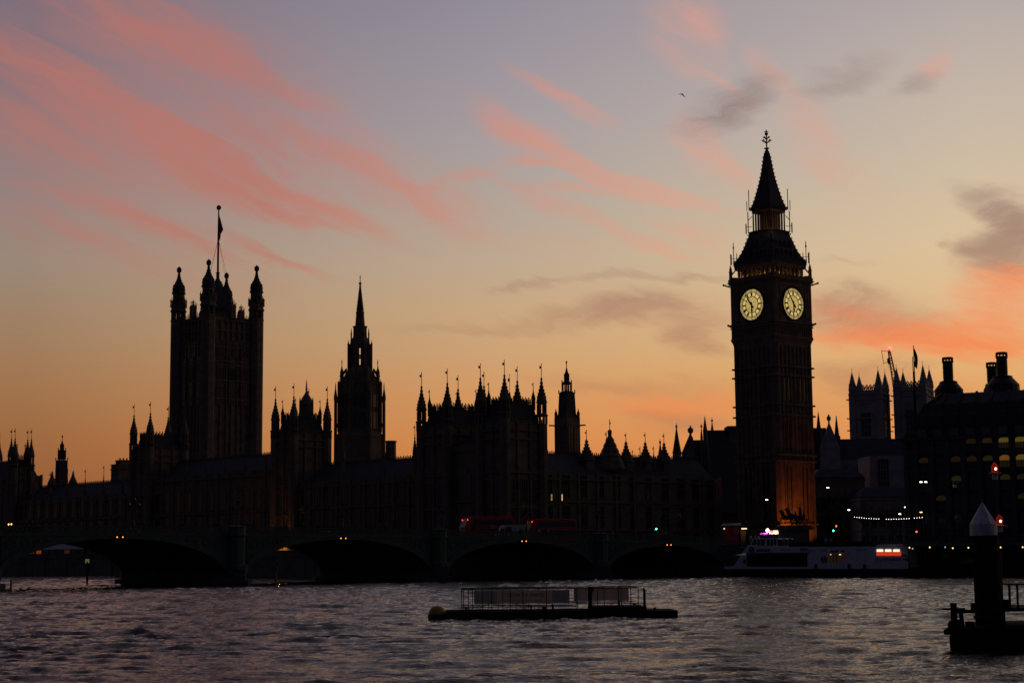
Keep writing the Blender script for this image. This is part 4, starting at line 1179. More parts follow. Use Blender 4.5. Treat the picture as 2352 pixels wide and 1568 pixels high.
for p in PIERS:
    m = MB(); h = 1.62
    m.prism([(p - h, -BRW - .3), (p, -BRW - 3.2), (p + h, -BRW - .3), (p + h, .3), (p, 3.2), (p - h, .3)], -3, 2.6)
    h = 2.3; m.prism([(p - h, -BRW - .8), (p, -BRW - 4.6), (p + h, -BRW - .8), (p + h, .8), (p, 4.6), (p - h, .8)], -3, .9)
    h = 1.5; m.prism([(p - h, -BRW), (p + h, -BRW), (p + h, 0), (p - h, 0)], 2.6, zpar(p) - 1.56)
    m.build('pier', GRANITE, bt)
    for y in (.1, -BRW - .1):
        m = MB().lathe(8, [(1.75, 1.8), (1.75, 3.2), (1.3, 3.5), (1.3, zpar(p) - 1.7), (1.5, zpar(p) - 1.5), (1.5, zpar(p) - 1.2), (1.35, zpar(p) - 1.1), (1.35, zpar(p) - .12), (1.5, zpar(p) - .06), (1.5, zpar(p) + .05), (.6, zpar(p) + .12)], rot=R(22.5))
        m.build('pier_turret', GREEN, bt, loc=(p, y, 0))
m = MB().box(-4, 1.25, -BRW - .5, .6, -3, 7.6 - 1.5); m.build('abutment', GRANITE, bt)
m = MB().box(244.9, 262, -BRW - .5, .6, -3, 7.4 - 1.5); m.build('abutment', GRANITE, bt)
LAMPO = glow('lamp_orange', (1, .30, .05), 4)
# paired amber navigation lights under each crown
for i, (a, b) in enumerate(ARCH[:5]):
    c = (a + b) / 2; z = zpar(c) - 1.75
    for dx in (-.45, .45):
        m = MB().box(-.2, .2, 0, .3, -.25, .3); fr = m.build('navigation_light', BLACK, bt, loc=(c + dx, .24, z))
        MB().ball((0, .34, 0), .085, 8, 6).build('lamp', LAMPO, fr)
# the bridge crosses the stream on the skew: the far face stands further along
for ch in list(bt.children):
    if ch.location.y < -1: ch.location.x -= .31 * ch.location.y
    elif abs(ch.location.y) < 1:
        for v in ch.data.vertices:
            if v.co.y < 0 and ch.location.y < .2: v.co.x -= .31 * v.co.y
def s_at(px, n):
    k = ray(px, 1200).x / ray(px, 1200).y; a = BR_O + BN * n
    return (k * a.y - a.x) / (BD.x - k * BD.y)

def bridge_lamp(s, n, first=[None]):
    p = brd(s, n)
    if first[0] is None:
        t = thing('lamp_standard', 'x', 'lamp post', (0, 0, 0))
        m = MB().lathe(8, [(.3, 0), (.28, .5), (.16, .7), (.12, 2.4), (.16, 2.5), (.1, 2.6), (.09, 3.5)]); m.bar((-.75, 0, 2.55), (.75, 0, 2.55), .1); m.path([(-.75, 0, 2.5), (-.4, 0, 2.2), (0, 0, 2.15), (.4, 0, 2.2), (.75, 0, 2.5)], .07)
        m.build('post', GREEN, t)
        for x, z in ((-.75, 2.6), (.75, 2.6), (0, 3.5)):
            m = MB().lathe(6, [(.1, z), (.2, z + .12), (.28, z + .62), (.32, z + .66), (.1, z + .86), (.03, z + 1.0)]); m.build('lantern', GLASS, t, loc=(x, 0, 0))
        first[0] = t; o = t
    else: o = copy_tree(first[0])
    o.location = (p.x, p.y, zpar(s)); o.rotation_euler = (0, 0, BR_A)
    return o
wh = ['over the pier next to the bus stop end', 'over the second pier from the clock tower', 'over the third pier from the clock tower', 'over the fourth pier, past the left border']
LM = [(30.6, 0, 'unlit triple lantern lamp post over the bridge pier nearest the clock tower'), (47, 0, 'unlit triple lantern lamp post on the bridge right of both red buses'),
      (65.2, 0, 'unlit triple lantern lamp post over the bridge pier left of both red buses'), (84, 0, 'unlit triple lantern lamp post above the crown of the arch with the warm lit opening'),
      (103, 0, 'unlit triple lantern lamp post over the widest dark bridge pier'), (120.5, 0, 'unlit triple lantern lamp post above the crown of the leftmost arch'),
      (15.5, 0, 'unlit triple lantern lamp post on the bridge by the green traffic light')]
for s, n, lab in LM:
    o = bridge_lamp(s, n); tag(o, lab, 'lamp post', 'triple lantern lamp posts along the bridge parapet')

# ---------------------------------------------------------------- people (one continuous body each)
def skinned(name, nodes, edges, mt, parent=None, sub=1, root=0):
    me = bpy.data.meshes.new('tmp'); me.from_pydata([n[:3] for n in nodes], edges, [])
    o = bpy.data.objects.new('tmp', me); C.objects.link(o)
    sk = o.modifiers.new('s', 'SKIN'); sk.use_smooth_shade = True
    for i, v in enumerate(me.skin_vertices[0].data):
        v.radius = (nodes[i][3], nodes[i][4] if len(nodes[i]) > 4 else nodes[i][3]); v.use_root = (i == root)
    sb = o.modifiers.new('u', 'SUBSURF'); sb.levels = sub; sb.render_levels = sub
    dg = bpy.context.evaluated_depsgraph_get(); dg.update()
    m2 = bpy.data.meshes.new_from_object(o.evaluated_get(dg))
    m2.name = name; m2.materials.clear(); m2.materials.append(mt)
    bpy.data.objects.remove(o); bpy.data.meshes.remove(me)
    q = bpy.data.objects.new(name, m2); C.objects.link(q)
    if parent: q.parent = parent
    return q
CLOTHS = [mat('coat_%d' % i, c, .9, .2, 3) for i, c in enumerate([(.03, .03, .035), (.05, .04, .035), (.02, .03, .06), (.35, .33, .30), (.10, .03, .03)])]
SKINM = mat('skin', (.35, .2, .14), .6, .1, 4)
HAIRM = mat('hair', (.03, .02, .015), .7, .2, 8)
def person_proto(kind):
    t = thing('person', 'x', 'person', (0, 0, 0))
    la = {0: (.0, .0), 1: (.28, -.24), 2: (.05, -.05)}[kind]          # leg swing
    n = [(0, 0, .95, .13, .11), (0, 0, 1.15, .13, .1), (0, 0, 1.38, .16, .1), (0, 0, 1.50, .06), (0, 0, 1.56, .055), (0, .02, 1.66, .085, .1), (0, .02, 1.74, .07)]
    e = [(0, 1), (1, 2), (2, 3), (3, 4), (4, 5), (5, 6)]
    def ch(root, pts):
        k = root
        for p in pts: n.append(p); e.append((k, len(n) - 1)); k = len(n) - 1
    for sx, f in ((-1, la[0]), (1, la[1])):
        ch(0, [(sx * .1, .0, .88, .1), (sx * .11, f * .5, .48, .065), (sx * .11, f - .03, .09, .045), (sx * .11, f + .14, .04, .04)])
    for sx, f in ((-1, la[1]), (1, la[0])):
        if kind == 2: ch(2, [(sx * .2, .0, 1.42, .06), (sx * .26, .1, 1.18, .045), (sx * .2, .36, 1.12, .035), (sx * .17, .43, 1.12, .03)])
        else: ch(2, [(sx * .2, .0, 1.42, .06), (sx * .25, f * .3 - .02, 1.14, .045), (sx * .24, f * .8 + .06, .92, .035), (sx * .23, f * .9 + .1, .84, .035)])
    skinned('body', n, e, CLOTHS[kind], t)
    m = MB().lathe(10, [(.06, 1.48), (.15, 1.44), (.215, 1.36), (.2, 1.1), (.2, .95), (.23, .72), (.2, .72)], sy=.72); m.build('coat', CLOTHS[(kind + 1) % 3], t, smooth=True)
    m = MB().ball((0, .035, 1.655), .088, 8, 6, 1.2); m.build('face', SKINM, t, smooth=True)
    m = MB().lathe(8, [(.07, 1.60), (.095, 1.66), (.09, 1.74), (.05, 1.79), (.01, 1.80)], 0, -.012); m.build('hair', HAIRM, t, smooth=True)
    return t
PROT = [person_proto(k) for k in range(3)]
used = [False] * 3
def person(x, y, z, rz, k, lab, grp, coat=None, sc=1.0):
    if not used[k]: o = PROT[k]; used[k] = True
    else: o = copy_tree(PROT[k])
    o.location = (x, y, z); o.rotation_euler = (0, 0, rz); o.scale = (sc, sc, sc)
    for kk, v in (('label', lab), ('category', 'person'), ('group', grp)): o[kk] = v
    if coat is not None:
        for ch in o.children:
            if ch.name.startswith(('coat', 'body')): ch.material_slots[0].link = 'OBJECT'; ch.material_slots[0].material = CLOTHS[coat]
    return o
rp_ = random.Random(3)
pl = [(33, 1), (70, 2), (150, 3), (230, 2), (330, 1), (345, 3), (420, 2), (470, 1), (505, 2), (560, 2), (700, 3), (730, 2), (765, 4), (800, 2), (850, 2), (880, 3), (925, 2), (985, 1), (1045, 2),
      (1150, 3), (1165, 3), (1190, 2), (1240, 3), (1262, 2), (1285, 2), (1410, 2), (1470, 3), (1530, 2), (1570, 1), (1620, 2)]
for px, n_ in pl:
    for i in range(n_):
        n0 = -rp_.uniform(.6, 2.6); s = s_at(px + rp_.uniform(-9, 9), n0); p = brd(s, n0)
        k = rp_.choice((0, 1, 1, 2)); rz = BR_A + (math.pi / 2 if rp_.random() < .5 else -math.pi / 2) if k != 2 else math.atan2(BN.y, BN.x) - math.pi / 2
        arch = ['the arch nearest the clock tower', 'the second arch from the clock tower', 'the second arch from the left border', 'the leftmost arch'][min(3, sum(s > q for q in (30.6, 65.2, 103.0)))]
        pale = {(1262, 0): 'pedestrian in a pale top behind the parapet, below the tail of the right red bus', (1240, 1): 'pedestrian in a pale top between the pale van and the right red bus', (1410, 0): 'pedestrian in a pale top on the bridge, right of both red buses'}.get((px, i))
        person(p.x, p.y, zdeck(s) + .15, rz, k, pale or 'dark pedestrian seen from the chest up over ' + arch, 'pale topped pedestrians' if pale else 'people walking over ' + arch, 3 if pale else rp_.choice((None, None, 1, 2, 0)), rp_.uniform(.92, 1.06))

# ---------------------------------------------------------------- vehicles on the bridge
def text(s, size, mt, parent, loc, rot=(R(90), 0, 0), ext=.01, name='lettering', sx=1.0, align='LEFT'):
    c = bpy.data.curves.new('tmp', 'FONT'); c.body = s; c.size = size; c.extrude = ext; c.align_x = align; c.resolution_u = 2
    tmp = bpy.data.objects.new('tmp', c); C.objects.link(tmp)
    me = bpy.data.meshes.new_from_object(tmp.evaluated_get(bpy.context.evaluated_depsgraph_get()))
    bpy.data.objects.remove(tmp); me.materials.clear(); me.materials.append(mt)
    o = bpy.data.objects.new(name, me); C.objects.link(o)
    o.parent = parent; o.location = loc; o.rotation_euler = rot; o.scale = (sx, 1, 1)
    return o
ADV = mat('advert_magenta', (.30, .03, .16), .5, .2, 1.2)
CREAM = mat('faded_white', (.6, .6, .62), .4, .1, 2)
DRED = mat('deep_red', (.16, .01, .012), .3, .1, 1)
def bus(px_rear, lab, ad):
    n0 = -18.5; s = s_at(px_rear, n0 + 1.25) ; L_ = 11.2; p = brd(s, n0)
    t = thing('bus', lab, 'bus', (p.x, p.y, zdeck(s - 5)), BR_A + math.pi, 'double decker buses on the bridge')
    # local x forward (towards the clock tower), y=-1.25 is the side facing the camera's bank
    m = MB(); side = [(.15, .35), (0, .9), (.05, 2.2), (.45, 3.3), (1.0, 4.05), (1.8, 4.32), (3.2, 4.38), (10.3, 4.34), (10.75, 4.2), (10.95, 3.9), (11.2, 2.2), (11.2, .5), (11.0, .35)]
    m.ext(side, -1.25, 1.25); b = m.build('body', RED, t)
    bv = b.modifiers.new('b', 'BEVEL'); bv.width = .14; bv.segments = 3
    y0 = -1.27
    ed = -1.255
    m = MB().ext([(1.7, 2.75), (10.6, 2.75), (10.45, 3.7), (2.4, 3.7)], ed - .02, ed); m.build('upper_windows', GLASS, t)
    m = MB().ext([(2.6, 1.15), (10.9, 1.15), (10.9, 2.05), (3.2, 2.05)], ed - .02, ed); m.build('lower_windows', GLASS, t)
    m = MB().ext([(.9, 1.3), (1.7, 1.3), (3.1, 3.7), (2.0, 3.7)], ed - .022, ed - .001); m.build('stair_window', GLASS, t)
    if ad: m = MB().box(3.6, 9.2, ed - .03, ed, 2.12, 2.68); m.build('advert_panel', ADV, t)
    else:
        m = MB().box(2.7, 5.6, ed - .03, ed, 2.14, 2.66); m.build('advert_panel', DRED, t)
    r_ = MB()
    for q in range(16): r_.bar((5.9 + .3 * math.cos(q * math.pi / 8), ed - .02, 2.4 + .3 * math.sin(q * math.pi / 8)), (5.9 + .3 * math.cos((q + 1) * math.pi / 8), ed - .02, 2.4 + .3 * math.sin((q + 1) * math.pi / 8)), .06)
    if not ad: r_.build('roundel', CREAM, t)
    m = MB(); m.add([(-.03, -1.0, 1.3), (-.03, 1.0, 1.3), (.0, 1.0, 2.1), (.0, -1.0, 2.1)], [(3, 2, 1, 0)]); m.build('rear_window', GLASS, t)
    m = MB(); m.add([(.02, -1.0, 2.3), (.02, 1.0, 2.3), (.55, 1.0, 3.5), (.55, -1.0, 3.5)], [(3, 2, 1, 0)]); m.build('rear_upper_window', GLASS, t)
    for y in (-1.05, .95):
        MB().ball((.62 if y < 0 else .62, y, 3.72), .06, 6, 4).build('marker_light', LAMPR, t)
        MB().box(-.04, .04, y - .08, y + .08, .9, 1.2).build('tail_light', RED, t)
    m = MB().box(-.05, .03, -.3, .3, 2.0, 2.28); pl_ = m.build('route_panel', BLACK, t)
    text('12', .26, CREAM, t, (-.06, .16, 2.05), (R(90), 0, R(-90)), name='route_number')
    for x in (2.6, 8.9):
        for y in (-1.22, .95):
            w = MB()
            w.lathe(16, [(.12, -.14), (.48, -.14), (.5, -.1), (.5, .1), (.48, .14), (.12, .14)]); o = w.build('wheel', BLACK, t, loc=(x, y + .12, .5)); o.rotation_euler = (R(90), 0, 0)
    return t
bus(1069, 'red double decker bus on the bridge, the left one, round emblem on its side', False)
bus(1217, 'red double decker bus on the bridge, the right one, magenta advert along its side', True)
def van(px, n0, lab, L_, h, mt, cat='van', nm='van', dirn=0):
    s = s_at(px, n0); p = brd(s, n0)
    t = thing(nm, lab, cat, (p.x, p.y, zdeck(s)), BR_A + dirn)
    m = MB().ext([(0, .35), (L_, .35), (L_, 1.0), (L_ - .25, 1.3), (L_ - 1.1, h - .1), (L_ - 1.4, h), (.1, h), (0, h - .15)], -1, 1); b = m.build('body', mt, t)
    bv = b.modifiers.new('b', 'BEVEL'); bv.width = .1; bv.segments = 2
    for y in (-1.01, 1.0): MB().ext([(L_ - 2.2, 1.3), (L_ - .6, 1.3), (L_ - 1.3, h - .35), (L_ - 2.2, h - .35)], y, y + .01).build('side_window', GLASS, t)
    m = MB(); m.add([(L_ - .26, -.85, 1.34), (L_ - .26, .85, 1.34), (L_ - 1.05, .85, h - .2), (L_ - 1.05, -.85, h - .2)], [(0, 1, 2, 3)]); m.build('windscreen', GLASS, t, loc=(.03, 0, .02))
    for x in (1.0, L_ - 1.0):
        for y in (-.95, .95):
            o = MB().lathe(14, [(.1, -.1), (.33, -.1), (.34, 0), (.33, .1), (.1, .1)]).build('wheel', BLACK, t, loc=(x, y, .34)); o.rotation_euler = (R(90), 0, 0)
    for y in (-.75, .75): MB().box(L_ - .05, L_ + .03, y - .14, y + .14, .7, .9).build('headlight', CREAM, t)
    return t
van(1206, -9.5, 'pale van on the bridge in front of the left red bus', 6.0, 2.65, mat('van_white', (.24, .26, .29), .5, .1, 1))
# car with lit headlamps seen over the parapet at far left
v = van(86, -15, 'dark car with two lit headlamps on the bridge at far left', 4.4, 1.5, BLACK, 'car', 'car', 0)
for ch in v.children:
    if ch.name.startswith('headlight'): ch.material_slots[0].link = 'OBJECT'; ch.material_slots[0].material = LAMPA; ch.location = (0, 0, .9)

# ---------------------------------------------------------------- lights and signals beyond
def mast(px, py, Y, lab, kind='street', lampm=LAMPW, base=GZ, r=.26, twin=False):
    p = P(px, py, Y)
    t = thing('street_lamp', lab, 'street lamp', (p.x, Y, base), 0, 'lit street lamps at the bridge end')
    h = p.z - base
    m = MB().lathe(8, [(.22, 0), (.2, .8), (.11, 1.0), (.07, h - .3)])
    if twin: m.bar((-.5, 0, h - .35), (.5, 0, h - .35), .08)
    m.build('post', BLACK, t)
    for x in ((-.48, .48) if twin else (0,)):
        f = MB().lathe(8, [(.1, h - .34), (.2, h - .1), (.32, h + .26), (.36, h + .3), (.12, h + .5), (.03, h + .62)]).build('lantern', DARK, t, loc=(x, 0, 0))
        MB().ball((0, 0, h + .05), r, 8, 6, .9).build('bulb', lampm, f)
    return t
mast(1761, 1147, 352, 'lit lamp post in front of the left half of the clock tower')
mast(1901.4, 1119, 366, 'tallest lit lamp post, just right of the clock tower')
mast(1949.8, 1170.6, 372, 'lit lamp post at the left end of the string of bulbs')
mast(2066.6, 1179.8, 385, 'lit lamp post just above the string of bulbs, lower of two close ones')
mast(2080, 1164, 378, 'lit lamp post above the string of bulbs, higher of two close ones')
mast(2120.8, 1106.4, 338, 'twin headed lit lamp post before the office block', twin=True)
mast(2115.5, 1175.7, 336, 'amber lit lamp post at the right end of the string of bulbs', lampm=LAMPA)
def signal(px, py, Y, lab, m_, base=GZ):
    p = P(px, py, Y)
    t = thing('traffic_light', lab, 'traffic light', (p.x, Y, base), 0, 'traffic lights')
    h = p.z - base
    MB().bar((0, 0, 0), (0, 0, h + .5), .12, n=8).build('post', BLACK, t)
    b = MB().box(-.17, .17, -.3, -.05, h - .5, h + .6); b.build('housing', BLACK, t)
    MB().ball((0, -.33, h), .15, 8, 6).build('lens', m_, t)
    return t
signal(1919.9, 1207.5, 345, 'traffic light showing red right of the chariot statue', LAMPR)
signal(1913.3, 1218, 343, 'traffic light showing green right of the chariot statue', LAMPG)
signal(2104.5, 1220.5, 340, 'traffic light showing red under the right end of the bulbs', LAMPR)
s = s_at(1507, -5); p = brd(s, -5); signal(1507, 1214, p.y, 'bright green traffic light on the bridge', LAMPG, zdeck(s))
# string of bulbs
LAMPS = glow('small_bulb', (1, .9, .75), 6)
a, b = P(1962.6, 1185.3, 352), P(2118, 1186, 334)
t = thing('string_lights', 'sagging string of small white bulbs between lamp posts', 'string lights', (a.x, a.y, 0), 0)
pts = []
for i in range(28):
    f = i / 27; q = a.lerp(b, f); pts.append((q.x - a.x, q.y - a.y, q.z - 1.55 * 4 * f * (1 - f) * .26 * 1.0))
MB().path(pts, .04).build('cable', BLACK, t)
for i, q in enumerate(pts):
    if i not in (11, 12, 23): MB().ball((0, 0, 0), .055, 6, 4).build('bulb', LAMPS, t, loc=(q[0], q[1], q[2] - .12))

# ---------------------------------------------------------------- abbey, crane, flagpoles
q7 = lambda zx, zy: ((3220 + .5485 * zx) / 1.7415, (1340 + .5485 * zy) / 1.7415)
def abbey_tower(x0, x1, zpar_, tips, Y, lab):
    g = .5485 / 1.7415 / FOC * Y
    xc = (x0 + x1) / 2; px, _ = q7(xc, 0); Xc = X(px, Y, 980)
    rz = R(63)
    t = thing('abbey_tower', lab, 'tower', (Xc, Y, 0), rz, 'twin abbey towers')
    H = lambda zy: Zat(q7(0, zy)[1], Xc, Y)
    dz = 400 - zpar_
    s = (x1 - x0) / 2 * g / 1.345
    zt = H(zpar_ + 12)
    m = MB().box(-s, s, -s, s, 0, zt)
    for sx in (-1, 1):
        for sy in (-1, 1):
            m.obox(sx * s * .86, sy * s * .86, 0, H(zpar_ + 35), s * .42, s * .42); m.obox(sx * s * .88, sy * s * .88, H(zpar_ + 35), zt + .4, s * .34, s * .34)
    for zy in (35, 75, 212): m.box(-s * 1.1, s * 1.1, -s * 1.1, s * 1.1, H(zpar_ + zy) - .25, H(zpar_ + zy) + .2)
    for sx, sy in ((1, -1), (-1, 1), (-1, -1)):
        for zy in (77, 213, 300): m.bar((sx * s * 1.05, sy * s * 1.05, H(zpar_ + zy)), (sx * (s * 1.05 + .8), sy * (s * 1.05 + .8), H(zpar_ + zy) + .1), .4)
    n = 6
    for a in range(4):
        an = a * math.pi / 2
        for i in range(n):
            u = (i - (n - 1) / 2) * s * 1.45 / n
            cx, cy = math.cos(an) * s - math.sin(an) * u, math.sin(an) * s + math.cos(an) * u
            m.obox(cx, cy, zt, zt + 1.3, .35, .35, an); 
            d = Vector((-math.sin(an), math.cos(an))) * (s * 1.45 / n / 2)
            m.path([(cx - d.x, cy - d.y, zt + .3), (cx - d.x * .7, cy - d.y * .7, zt + 1.2), (cx, cy, zt + 2.1), (cx + d.x * .7, cy + d.y * .7, zt + 1.2), (cx + d.x, cy + d.y, zt + .3)], .34)
    m.build('wall', ABBEY, t)
    for (sx, sy), tip in zip(((-1, -1), (1, -1), (1, 1), (-1, 1)), tips):
        z1 = H(tip); m = MB(); zb = zt + .2; zs = zb + (z1 - zb) * .3
        m.lathe(8, [(1.6, zb), (1.35, zs - .2), (1.5, zs)])
        k = 12; m.lathe(8, [(1.25 * (1 - i / k) * (1.15 if i % 2 else .9) + .05, zs + (z1 - zs) * i / k) for i in range(k + 1)])
        m.bar((0, 0, z1), (0, 0, z1 + 1.2), .12); m.bar((-.25, 0, z1 + .8), (.25, 0, z1 + .8), .1)
        m.build('pinnacle', ABBEY, t, loc=(sx * s * .86, sy * s * .86, 0))
    for fx, fy, rot in ((0, -s - .03, FR), (-s - .03, 0, FL)):
        window(t, fx, fy, H(zpar_ + 340), rot, s * .62, H(zpar_ + 175) - H(zpar_ + 340), 2, 3, ABBEY)
        window(t, fx, fy, H(zpar_ + 560), rot, s * .55, H(zpar_ + 420) - H(zpar_ + 560), 2, 2, ABBEY)
    return t
abbey_tower(325, 627, 400, (262, 282, 262, 260)[0:1] + (268, 278, 270), 640, 'pale twin abbey tower on the left, nearer the clock tower')
abbey_tower(650, 953, 372, (228, 240, 250, 238), 640, 'pale twin abbey tower on the right, partly behind the dark office block')
def church():
    Y = 600
    t = thing('abbey_church', 'long pale church body with gabled transept below the twin abbey towers', 'church', (0, 0, 0))
    W = lambda zx, zy, Y=Y: (X(q7(zx, zy)[0], Y, q7(zx, zy)[1]), Zat(q7(zx, zy)[1], X(q7(zx, zy)[0], Y), Y))
    (xa, z), (xb, zb) = W(40, 750), W(760, 770)
    m = MB().prism([(xa, Y), (xb, Y), (xb, Y + 16), (xa, Y + 16)], z - 8, z, [(xa, Y + 7), (xb, Y + 7), (xb, Y + 9), (xa, Y + 9)])
    (xa, z1), (xb, _) = W(60, 682), W(138, 682)
    m.prism([(xa - 10, Y - 8), (xb, Y - 8), (xb, Y + 2), (xa - 10, Y + 2)], z - 9, z1, [(xa - 10, Y - 4), (xb, Y - 4), (xb, Y - 2), (xa - 10, Y - 2)]); m.build('roof', SLATE, t)
    (xa, z2), (xb, _) = W(40, 860), W(760, 860)
    m = MB().box(xa, xb, Y - .5, Y + 16, 0, z - 8)
    for i in range(9): m.box(xa + i * (xb - xa) / 8 - .8, xa + i * (xb - xa) / 8 + .8, Y - 3, Y, 0, z2 - 4)
    m.build('wall', ABBEY, t)
    (x0, zt), (x1, ze), (x2, zf) = W(140, 655), W(190, 750), W(215, 830)
    c = x0; m = MB().ext([(c - (x2 - c), 0), (c - (x2 - c), zf), (c, zt), (x2, zf), (x2, 0)], Y - 10, Y - 8)
    m.bar((c, Y - 9, zt - 1), (c, Y - 9, zt + 3), .5); m.ball((c, Y - 9, W(140, 622)[1]), .8, 6, 4, 1.3); m.build('gable', ABBEY, t)
    window(t, c, Y - 10.05, 12, 0, 4.5, 9, 3, 2, ABBEY)
    for zx in (300, 410, 520, 640): window(t, W(zx, 900)[0], Y - .55, 9, 0, 2.6, 12, 2, 3, ABBEY)
    (xa, za), (xb, zb) = W(470, 880, 470), W(745, 880, 470)
    m = MB().box(xa, xb, 470, 486, 0, za); m.build('side_tower', ABBEY, t)
    (xc, zc), (xd, zd) = W(575, 1100, 470), W(575, 905, 470)
    window(t, xc, 469.95, zc, 0, 3.0, zd - zc, 3, 4, ABBEY)
    for zx, zt_, zb_, w in ((74, 570, 682, 16), (243, 578, 720, 18)):
        (x, z1), (_, z0) = W(zx, zt_), W(zx, zb_); r = w * .5485 / 1.7415 / FOC * Y
        m = MB().lathe(8, [(r * 1.4, z0 - 6), (r * 1.4, z0 - .5), (r * 1.0, z0 - .2), (.1, z1)]); m.build('spirelet', SLATE, t, loc=(x, Y + (4 if zx > 100 else -6), 0))
church()
# low dark buildings round the square, seen between clock tower and abbey
def block(x0, x1, ytop, Y, depth, lab, bays, mt=STONE, roof=2.5):
    xa, xb = X(x0, Y, ytop), X(x1, Y, ytop); z = Zat(ytop, (xa + xb) / 2, Y)
    t = thing('stone_building', lab, 'building', ((xa + xb) / 2, Y, 0), 0, 'buildings across the square')
    w = (xb - xa) / 2
    m = MB().box(-w, w, 0, depth, 0, z - roof)
    for zz in (GZ + 5, z - roof - .8): m.box(-w - .3, w + .3, -.35, depth, zz, zz + .35)
    m.build('wall', mt, t)
    MB().prism([(-w - .3, -.4), (w + .3, -.4), (w + .3, depth), (-w - .3, depth)], z - roof, z, [(-w + 2, 3), (w - 2, 3), (w - 2, depth - 3), (-w + 2, depth - 3)]).build('roof', SLATE, t)
    for i in range(bays):
        for zz, h in ((GZ + .8, 3), (GZ + 6, 3.4)) if z < 22 else ((GZ + .8, 3), (GZ + 6, 3.2), (GZ + 11, 3)):
            window(t, -w + (i + .5) * 2 * w / bays, -.03, zz, 0, 1.5, h, 1, 1, mt)
block(1868, 1985, 1075, 455, 24, 'dark gothic stone building right behind the clock tower foot', 9)
block(1975, 2110, 1118, 440, 20, 'lower stone building behind the string of bulbs', 7, ABBEY)
# crane
def crane():
    Y = 700; A = P(*q7(660, 372), Y); B = P(*q7(614, 118), Y)
    t = thing('crane', 'thin lattice crane jib with red tip light between the abbey towers', 'crane', (A.x, Y, 0))
    r = lambda p: Vector((p.x - A.x, 0, p.z))
    a, b = r(A), r(B); a0 = a + (a - b) * .25; d = (b - a0); n = 16
    m = MB(); w0, w1 = 2.0, .8
    side = Vector((0, 1, 0)); up = d.normalized().cross(side)
    def c(i, sx, su): f = i / n; w = w0 + (w1 - w0) * f; p = a0 + d * f; return p + side * sx * w / 2 + up * su * w / 2
    for sx in (-1, 1):
        for su in (-1, 1): m.bar(c(0, sx, su), c(n, sx, su), .26)
    for i in range(n):
        for sx in (-1, 1): m.bar(c(i, sx, -1 if i % 2 else 1), c(i + 1, sx, 1 if i % 2 else -1), .16)
    m.build('jib', YELLOW, t)
    m = MB(); e = b; q = [e, e + Vector((-3.2, 0, .3)), e + Vector((-2.5, 0, -5.2)), e + Vector((0, 0, -4.0))]
    m.path([*q, q[0]], .2); m.bar(e, q[0] + Vector((0, 0, 1)), .5); m.build('tip_frame', YELLOW, t)
    h = r(P(*q7(611, 190), Y)); m = MB().bar(e, h, .08); m.lathe(8, [(.1, h.z + 1.6), (.75, h.z + .8), (.6, h.z - .6), (.1, h.z - 1.4)], h.x, 0); m.bar(h, h + Vector((0, 0, -3)), .12); m.build('hook_block', DARK, t)
    MB().ball((e.x + .3, 0, e.z + 1.4), .8, 8, 6).build('tip_lamp', LAMPR, t)
    MB().box(a0.x - 1, a0.x + 1, -1, 1, 0, a0.z).build('mast', YELLOW, t)
    m = MB().bar(a0, a0 + Vector((6, 0, -.5)), 1.2); m.box(a0.x + 4, a0.x + 7, -1.2, 1.2, a0.z - 3, a0.z - .3); m.build('counter_jib', YELLOW, t)
crane()
def flagpole(zx, ztop, Y, lab, flag):
    p = P(*q7(zx, ztop), Y); t = thing('flagpole', lab, 'flagpole', (p.x, Y, GZ + 15), 0, 'flagpoles by the office block')
    h = p.z - GZ - 15
    MB().lathe(8, [(.22, 0), (.14, h * .6), (.09, h), (.16, h + .1), (.02, h + .3)]).build('pole', BLACK, t)
    m = MB(); vs = []; nx, ny = 5, 9; L_ = 4.2 if flag else 5.2
    for j in range(ny):
        for i in range(nx):
            f = i / (nx - 1); w = (.75 if flag else .32) * math.sin(.4 + j / ny * 2.4)
            vs.append((.1 + w * f, .18 * math.sin(i * 2.2 + j), h - .3 - (0 if flag else 2.5) - L_ * j / (ny - 1) - f * .5))
    m.add(vs, [(j * nx + i, j * nx + i + 1, (j + 1) * nx + i + 1, (j + 1) * nx + i) for j in range(ny - 1) for i in range(nx - 1)])
    f = m.build('flag', CLOTHS[2], t); sm = f.modifiers.new('t', 'SOLIDIFY'); sm.thickness = .04
flagpole(791, 84, 372, 'taller flagpole with drooping flag in front of the right abbey tower', True)
flagpole(785, 166, 366, 'shorter flagpole with furled flag in front of the right abbey tower', False)

